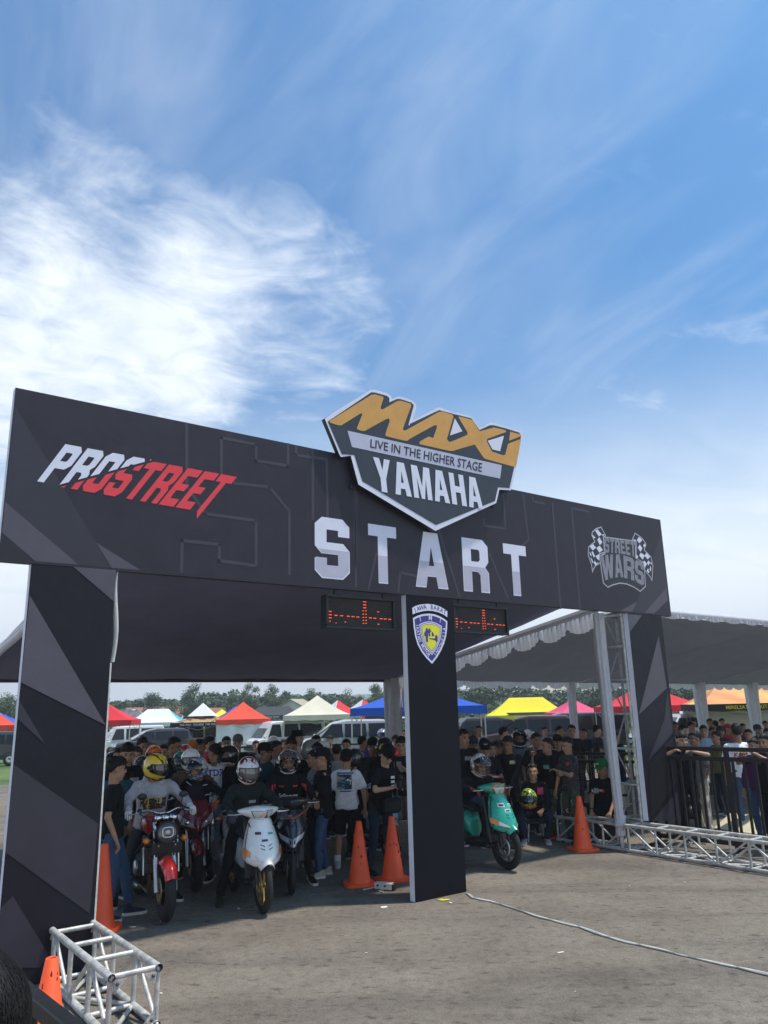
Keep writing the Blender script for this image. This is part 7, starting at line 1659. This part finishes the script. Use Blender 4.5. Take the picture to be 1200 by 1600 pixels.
T_RED, T_ORED, T_BLUE, T_CREAM, T_YEL, T_PINK, T_WHITE, T_SKY, T_GREY, T_BROWN, T_BLK, T_DK = tentm('red', (.62, .03, .04)), tentm('orange_red', (.72, .075, .04)), tentm('blue', (.025, .10, .46)), tentm('cream', (.66, .60, .46)), tentm('yellow', (.80, .66, .03)), tentm('pink', (.72, .08, .18)), tentm('white', (.70, .70, .70)), tentm('sky_blue', (.05, .42, .66)), tentm('grey', (.13, .14, .15)), tentm('brown', (.48, .29, .12)), tentm('black', (.02, .02, .022)), tentm('charcoal', (.055, .058, .062))
T_ORY = blotch('canopy_orange_fade', [(.74, .60, .22), (.72, .42, .12), (.68, .20, .08)], .55, .7, 0, (1, 1, 2.5), .8, True); T_SKW = blotch('canopy_sky_print', [(.66, .72, .74), (.60, .70, .74), (.06, .44, .66)], .8, .7, 0, (1, 1, 1), 1.0); T_GRP = blotch('canopy_grey_print', [(.14, .15, .16), (.10, .10, .11), (.42, .42, .44)], .9, .7, 0); T_BRP = blotch('canopy_brown_print', [(.48, .29, .12), (.44, .26, .11), (.10, .06, .04), (.60, .50, .36)], 1.1, .7, 0, (1, 1, 1), .6)
popup('red canopy at the left just inside the gate', 168, 42, 3.0, 3.0, 8, 2.95, 2.08, T_RED)
popup('grey printed canopy farthest back at the left', 200, 74, 4.6, 3, 5, 3.1, 2.2, T_GRP, ridge=1.6)
popup('sky blue and white canopy behind the dark grey car', 247, 58, 3.9, 3, 6, 3.0, 2.05, T_SKW, ridge=1.5, panels=[T_WHITE, T_SKY, T_SKW, T_SKY])
popup('brown printed canopy with a black lettered valance', 317, 50, 3.4, 3, 4, 2.6, 1.98, T_BRP, T_BLK, text={0: ('THE WAY  THE BIKE  THE WAY', M_STICK, .16)}, vent=(.8, .55, T_WHITE))
popup('small yellow canopy behind the brown one', 347, 68, 2.8, 2.8, 12, 2.9, 2.1, T_YEL)
popup('small blue canopy behind the orange red one', 368, 64, 3.0, 3.0, 20, 3.1, 2.15, T_BLUE)
popup('orange red canopy with a white side wall', 380, 45, 3.0, 3.0, 12, 2.98, 2.02, T_ORED, wall=(0, T_WHITE))
popup('charcoal canopy with pale print behind the white vans', 428, 66, 4.2, 3, 0, 3.0, 2.3, T_DK, ridge=2.6, text={0: ('RACING TEAM', M_STICK, .2)})
popup('pointed cream canopy above the white vans', 496, 43, 3.5, 3.4, 4, 3.15, 2.12, T_CREAM)
popup('left one of two red and white pointed canopies', 528, 60, 2.6, 2.6, 40, 3.35, 2.3, T_RED, panels=[T_RED, T_WHITE, T_RED, T_WHITE])
popup('right one of two red and white pointed canopies', 567, 60, 2.6, 2.6, 40, 3.35, 2.3, T_RED, panels=[T_RED, T_WHITE, T_RED, T_WHITE])
popup('black flagged canopy peak beside the blue canopy', 594, 57, 1.6, 1.6, 30, 2.6, 2.1, T_BLK)
popup('dark teal canopy far behind the cream one', 473, 70, 2.6, 2.6, 30, 2.8, 2.1, T_GREY)
popup('large royal blue canopy behind the middle gate panel', 655, 29, 4.7, 3.2, -4, 3.05, 2.12, T_BLUE)
popup('long yellow canopy with a black lettered strip', 823, 52, 5.2, 3, -3, 3.05, 1.95, T_YEL, ridge=2.2, text={0: ('MOTOR  OIL  RACE  TEAM', M_STICK, .17)})
MB().add([(-1.3, -1.53, 1.95), (1.3, -1.53, 1.95), (1.5, -1.40, 2.12), (-1.5, -1.40, 2.12)], [(0, 1, 2, 3)]).build('black_strip', T_BLK, bpy.data.objects['popup_canopy.014'])
popup('pink canopy left of the white draped pole', 896, 47, 2.7, 2.7, 10, 2.75, 1.95, T_PINK)
popup('red canopy behind the right truss tower', 1012, 37, 4.4, 3.2, -6, 3.05, 2.05, T_RED)
popup('orange and yellow canopy with yellow lettering on a black valance', 1172, 32, 4.6, 3.2, -8, 2.95, 1.98, T_ORY, T_BLK, ridge=2.0, text={0: ('MIRELSATON  KITACOM  SPEED', mat('ink_yellow_sign', (.78, .62, .03), .6), .19)}, wall=(2, T_WHITE))
popup('red and blue canopy at the far left outside the gate', -4, 44, 3.0, 3.0, 12, 2.75, 2.0, T_ORED, panels=[T_ORED, T_BLUE, T_ORED, T_BLUE])

# ---------------------------------------------------------------- trees
LEAF = [mat('leaves_%d' % i, c, .75, 0, .30, .8, 0) for i, c in enumerate(((.045, .085, .035), (.060, .105, .040), (.085, .125, .045), (.10, .105, .055)))]
M_BARK = mat('bark', (.085, .065, .05), .9, 0, .3, 3, .4, 8)
def leaf_cloud(mb, c, rad, n, size, rnd, m=0):
    for i in range(n):
        while True:
            d = Vector((rnd.gauss(0, 1), rnd.gauss(0, 1), rnd.gauss(0, 1)))
            if d.length > .01: break
        d.normalize(); r = rnd.uniform(.62, 1.04) if rnd.random() < .85 else rnd.uniform(.2, .7)
        p = Vector(c) + Vector((d.x * rad[0] * r, d.y * rad[1] * r, d.z * rad[2] * r))
        s = size * rnd.uniform(.6, 1.3); a = Vector((rnd.gauss(0, 1), rnd.gauss(0, 1), rnd.gauss(0, .6))).normalized()
        n_ = (d + Vector((0, 0, .6)) + a * .7).normalized(); u = n_.cross(Vector((rnd.random(), rnd.random(), rnd.random() + .1))).normalized(); v = n_.cross(u)
        q = [p - u * s - v * s * .5, p + u * s * .2 - v * s * .8, p + u * s * 1.1 + v * s * .1, p + u * s * .1 + v * s * .8]
        mb.add(q, [(0, 1, 2, 3)], m)
def broad_tree(label, px, ytop, Y, wpx, kind=0, group='trees beyond the field', dense=1.0):
    p = far(px, Y); top = (at(px, ytop, Y).z - p.z) * 1.22; W = wpx / FOC * Y; rnd = random.Random(px * 13 + Y)
    t = thing('broadleaf_tree', label, 'tree', p, rnd.uniform(0, 6), group)
    mb = MB(); h0 = top * .42; mb.tube([(0, 0, 0), (.1, .05, h0 * .5), (0, 0, h0), (.1, .1, top * .7)], [W * .045, W * .035, W * .028, W * .01], 8)
    for k in range(5):
        a = k * 1.26 + rnd.random(); mb.tube([(0, 0, h0 * .75), (math.cos(a) * W * .15, math.sin(a) * W * .15, top * .55), (math.cos(a) * W * .30, math.sin(a) * W * .30, top * .70)], [W * .022, W * .015, W * .006], 6)
    mb.build('trunk', M_BARK, t)
    mb = MB(); nc = 15
    for k in range(nc):
        a = rnd.uniform(0, 6.28); rr = W * .5 * math.sqrt(rnd.random()) * .66; zz = top * rnd.uniform(.30, .86); s = W * rnd.uniform(.15, .24)
        taper = 1 - .55 * max(0, (zz / top - .55)) / .45
        leaf_cloud(mb, (math.cos(a) * rr * taper, math.sin(a) * rr * taper, zz), (s, s, min(s * .85, top * .17)), int(150 * dense), W * .024, rnd, rnd.choice((0, 0, 1)))
    ls = LEAF[kind], LEAF[min(3, kind + 1)]
    mb.build('crown', ls, t)['kind'] = 'stuff'
    return t
def palm(label, px, ytop, Y, group='palms beyond the field'):
    p = far(px, Y); top = at(px, ytop, Y).z - p.z; rnd = random.Random(px * 3 + 1)
    t = thing('palm_tree', label, 'palm', p, rnd.uniform(0, 6), group); h = top - 1.2
    MB().tube([(0, 0, 0), (.25, .1, h * .5), (.1, .1, h)], [.22, .17, .13], 8).build('trunk', M_BARK, t)
    for k in range(13):
        a = k * 2 * math.pi / 13 + rnd.uniform(-.2, .2); el = rnd.uniform(.1, 1.1); L = rnd.uniform(2.6, 3.6); mb = MB(); pts = []
        for i in range(8):
            u = i / 7; pts.append(Vector((.1 + math.cos(a) * L * u * math.cos(el * (1 - u * .6)), .1 + math.sin(a) * L * u * math.cos(el * (1 - u * .6)), h + L * (math.sin(el) * u - 1.0 * u * u))))
        sdv = Vector((-math.sin(a), math.cos(a), 0)); mb.tube(pts, [.04, .035, .03, .03, .02, .02, .015, .01], 5)
        for i in range(1, 8):
            w = .75 * math.sin(math.pi * (i / 7) ** .7 * .92) + .1; dr = Vector((0, 0, -w * .55))
            for s in (-1, 1):
                q = pts[i - 1].lerp(pts[i], .2), pts[i - 1].lerp(pts[i], .75); tip = pts[i] + sdv * s * w + dr
                mb.add([q[0], q[1], tip], [(0, 1, 2)])
                q2 = pts[i - 1].lerp(pts[i], .75), pts[i - 1].lerp(pts[i], 1.0); mb.add([q2[0], q2[1], tip + (pts[i] - pts[i - 1]) * .5], [(0, 1, 2)])
        mb.build('frond', LEAF[k % 2], t)
    return t
for px, yt, Y, w, kind, lb in ((238, 1090, 105, 40, 0, 'dark rounded tree behind the sky blue canopy'), (300, 1074, 112, 54, 0, 'broad feathery tree behind the brown canopy'), (268, 1100, 98, 36, 2, 'low pale bush tree left of the brown canopy'), (362, 1092, 108, 40, 1, 'mid green tree right of the single palm'), (385, 1066, 104, 36, 0, 'tall dark dome shaped tree above the orange red canopy'), (393, 1078, 99, 36, 3, 'brownish tree in front of the tall dark dome'),
    (427, 1075, 101, 40, 0, 'dense dark round tree above the charcoal canopy'), (448, 1098, 112, 30, 0, 'low dark tree left of the white house'), (488, 1082, 108, 40, 1, 'open mid green tree right of the white house'), (514, 1090, 120, 26, 0, 'small dark tree above the red and white canopies'), (538, 1083, 108, 38, 2, 'pale green tree above the red and white canopies'), (566, 1090, 112, 30, 1, 'mid green tree left of the blue canopy'), (588, 1076, 104, 36, 1, 'upright tree left of the white draped pole'), (612, 1084, 110, 28, 1, 'tree behind the white draped pole'),
    (186, 1102, 96, 40, 0, 'low dark tree at the left behind the red canopy'), (745, 1077, 96, 92, 0, 'very broad tree above the royal blue canopy'), (700, 1082, 98, 50, 1, 'tree hidden behind the middle gate panel'), (774, 1103, 88, 56, 2, 'pale bush row left of the yellow canopy'), (824, 1092, 115, 40, 1, 'low tree above the yellow canopy'), (905, 1100, 88, 56, 1, 'bushy tree right of the yellow canopy'), (938, 1074, 84, 58, 0, 'spreading tree left of the white draped pole'),
    (1045, 1070, 86, 70, 0, 'dark dense tree right of the right gate panel'), (1085, 1068, 88, 74, 0, 'dark dense tree above the red canopy'), (1130, 1070, 90, 66, 0, 'dark dense tree above the orange canopy'), (1185, 1072, 88, 70, 1, 'dense tree at the right edge'), (1110, 1096, 78, 44, 2, 'pale leafy clump between the red and orange canopies'), (8, 1092, 92, 60, 1, 'tree at the far left outside the gate'), (1000, 1078, 88, 70, 1, 'tree behind the right truss tower')):
    broad_tree(lb, px, yt, Y, w, kind)
for px, yt, Y, lb in ((196, 1088, 150, 'palm at the left end of the far palm row'), (208, 1092, 158, 'short palm second from the left end'), (222, 1086, 150, 'tall palm beside the dark rounded tree'), (262, 1088, 140, 'palm just left of the broad feathery tree'), (335, 1078, 138, 'tallest palm standing right of the broad feathery tree'), (350, 1088, 150, 'palm behind the mid green tree'), (473, 1078, 130, 'palm right of the white house'), (577, 1086, 130, 'palm left of the upright tree')):
    palm(lb, px, yt, Y)
for j, (Y, y1, n, hmin, hmax, kinds, nm, lb) in enumerate(((82, 1112, 5200, 1.0, 2.6, (1, 2), 'hedge', 'low mixed green undergrowth along the far edge of the field'), (128, 1100, 6500, 2.4, 7.2, (0, 1), 'treeline', 'distant mixed treeline behind the single trees'))):
    rnd = random.Random(j + 3); mb = MB(); x0, x1 = far(-260, Y).x, far(1500, Y).x
    for i in range(n):
        x = rnd.uniform(x0, x1); hh = hmin + (hmax - hmin) * (.5 + .5 * noise.noise(Vector((x * .13, j * 9, 0))) + .25 * noise.noise(Vector((x * .5, j * 3, 2)))) * rnd.uniform(.75, 1.1); z = gz(Y) + hh * math.sqrt(rnd.random()); y = Y + rnd.uniform(-2.5, 2.5) - (1 - (z - gz(Y)) / max(hh, .1)) * 1.5
        leaf_cloud(mb, (x, y, z), (.6, .6, .5), 5, .20 + .13 * j, rnd, rnd.choice((0, 0, 1)))
    tag(mb.build(nm, [LEAF[k] for k in kinds]), lb, 'hedge' if j == 0 else 'trees', None, 'stuff')
# hills
M_HILL = mat('hill_forest', (.055, .085, .05), .9, 0, .25, .004)
for j, (Y, base, amp, x0, x1, sd_) in enumerate(((1150, 20, 11, -900, 1150, 1.3), (700, 11, 9, 60, 700, 5.7))):
    vs = []; n = 90
    for i in range(n + 1):
        x = lerp(x0, x1, i / n); e = math.sin(math.pi * i / n) ** .5; z = (base + amp * noise.noise(Vector((x * .0016, sd_, 0))) + amp * .35 * noise.noise(Vector((x * .006, sd_, 4)))) * e
        for k in range(4): vs.append((x, Y + k * 60, max(-.8, z * (.0, .55, .9, 1)[k])))
    tag(MB().add(vs, [(i * 4 + k, (i + 1) * 4 + k, (i + 1) * 4 + k + 1, i * 4 + k + 1) for i in range(n) for k in range(3)], 0, True).build('hills', M_HILL), kind='structure')
def house(label, px, Y, w, d, h, rise, rz, wall_m, roof_m, wins=2):
    t = thing('house', label, 'house', far(px, Y), R(rz), 'houses beyond the field'); hw, hd = w / 2, d / 2
    mb = MB().box((0, 0, h / 2), (w, d, h)); mb.add([(-hw, -hd, h), (-hw, hd, h), (-hw, 0, h + rise), (hw, -hd, h), (hw, hd, h), (hw, 0, h + rise)], [(1, 0, 2), (3, 4, 5)]); mb.build('wall', wall_m, t)
    for s in (-1, 1):
        e = .35; mb = MB(); a = Vector((0, s * (hd + e), h - rise * e / hd)); b = Vector((0, 0, h + rise))
        v = [a + Vector((-hw - .3, 0, .02)), a + Vector((hw + .3, 0, .02)), b + Vector((hw + .3, 0, .02)), b + Vector((-hw - .3, 0, .02))]; v += [p + Vector((0, 0, .12)) for p in v]
        mb.add(v, [(0, 1, 2, 3)[::-1], (4, 5, 6, 7), (0, 1, 5, 4), (1, 2, 6, 5), (2, 3, 7, 6), (3, 0, 4, 7)]); mb.build('roof', roof_m, t)
    for k in range(wins):
        x = -hw + w * (k + .5) / wins; f = MB().box((x, -hd - .03, h * .58), (w / wins * .45, .06, h * .35)).build('window', M_CARBL, t); MB().box((x, -hd - .065, h * .58), (w / wins * .38, .012, h * .30)).build('pane', M_CARGL, f)
    return t
M_ROOFT = mat('roof_tile', (.30, .13, .08), .85, 0, .2, .8); M_WALLW = mat('wall_white', (.68, .68, .66), .8, 0, .08, 1); M_ROOFG = mat('roof_sheet_tan', (.40, .34, .25), .7, 0, .1, 1)
house('white gabled house between dark trees', 464, 105, 3.4, 4, 2.9, 1.0, 70, M_WALLW, M_ROOFG)
house('red roofed house low behind the left trees', 243, 118, 8, 6, 2.1, 1.3, 5, M_WALLW, M_ROOFT, 3); house('red roofed house low right of the broad feathery tree', 352, 122, 6, 6, 1.9, 1.2, -8, M_WALLW, M_ROOFT, 3); house('low red roofed house behind the charcoal canopy', 450, 90, 4.5, 4, 1.2, .8, 3, M_WALLW, M_ROOFT, 2)
house('long tan roofed hall behind the yellow canopy', 858, 190, 26, 16, 4.4, 2.6, -4, M_WALLW, M_ROOFG, 6)
# ---------------------------------------------------------------- the moist air over the field
hz = MB().box((0, 600, 39), (2900, 1420, 80)).build('haze', []); tag(hz, kind='stuff')
hm = bpy.data.materials.new('haze_air'); hm.use_nodes = True; hm.node_tree.nodes.clear()
ho = hm.node_tree.nodes.new('ShaderNodeOutputMaterial'); hv = hm.node_tree.nodes.new('ShaderNodeVolumePrincipled')
hv.inputs['Color'].default_value = (.90, .95, 1, 1); hv.inputs['Density'].default_value = .0010; hv.inputs['Anisotropy'].default_value = .2
hm.node_tree.links.new(hv.outputs[0], ho.inputs['Volume']); hz.data.materials.append(hm)
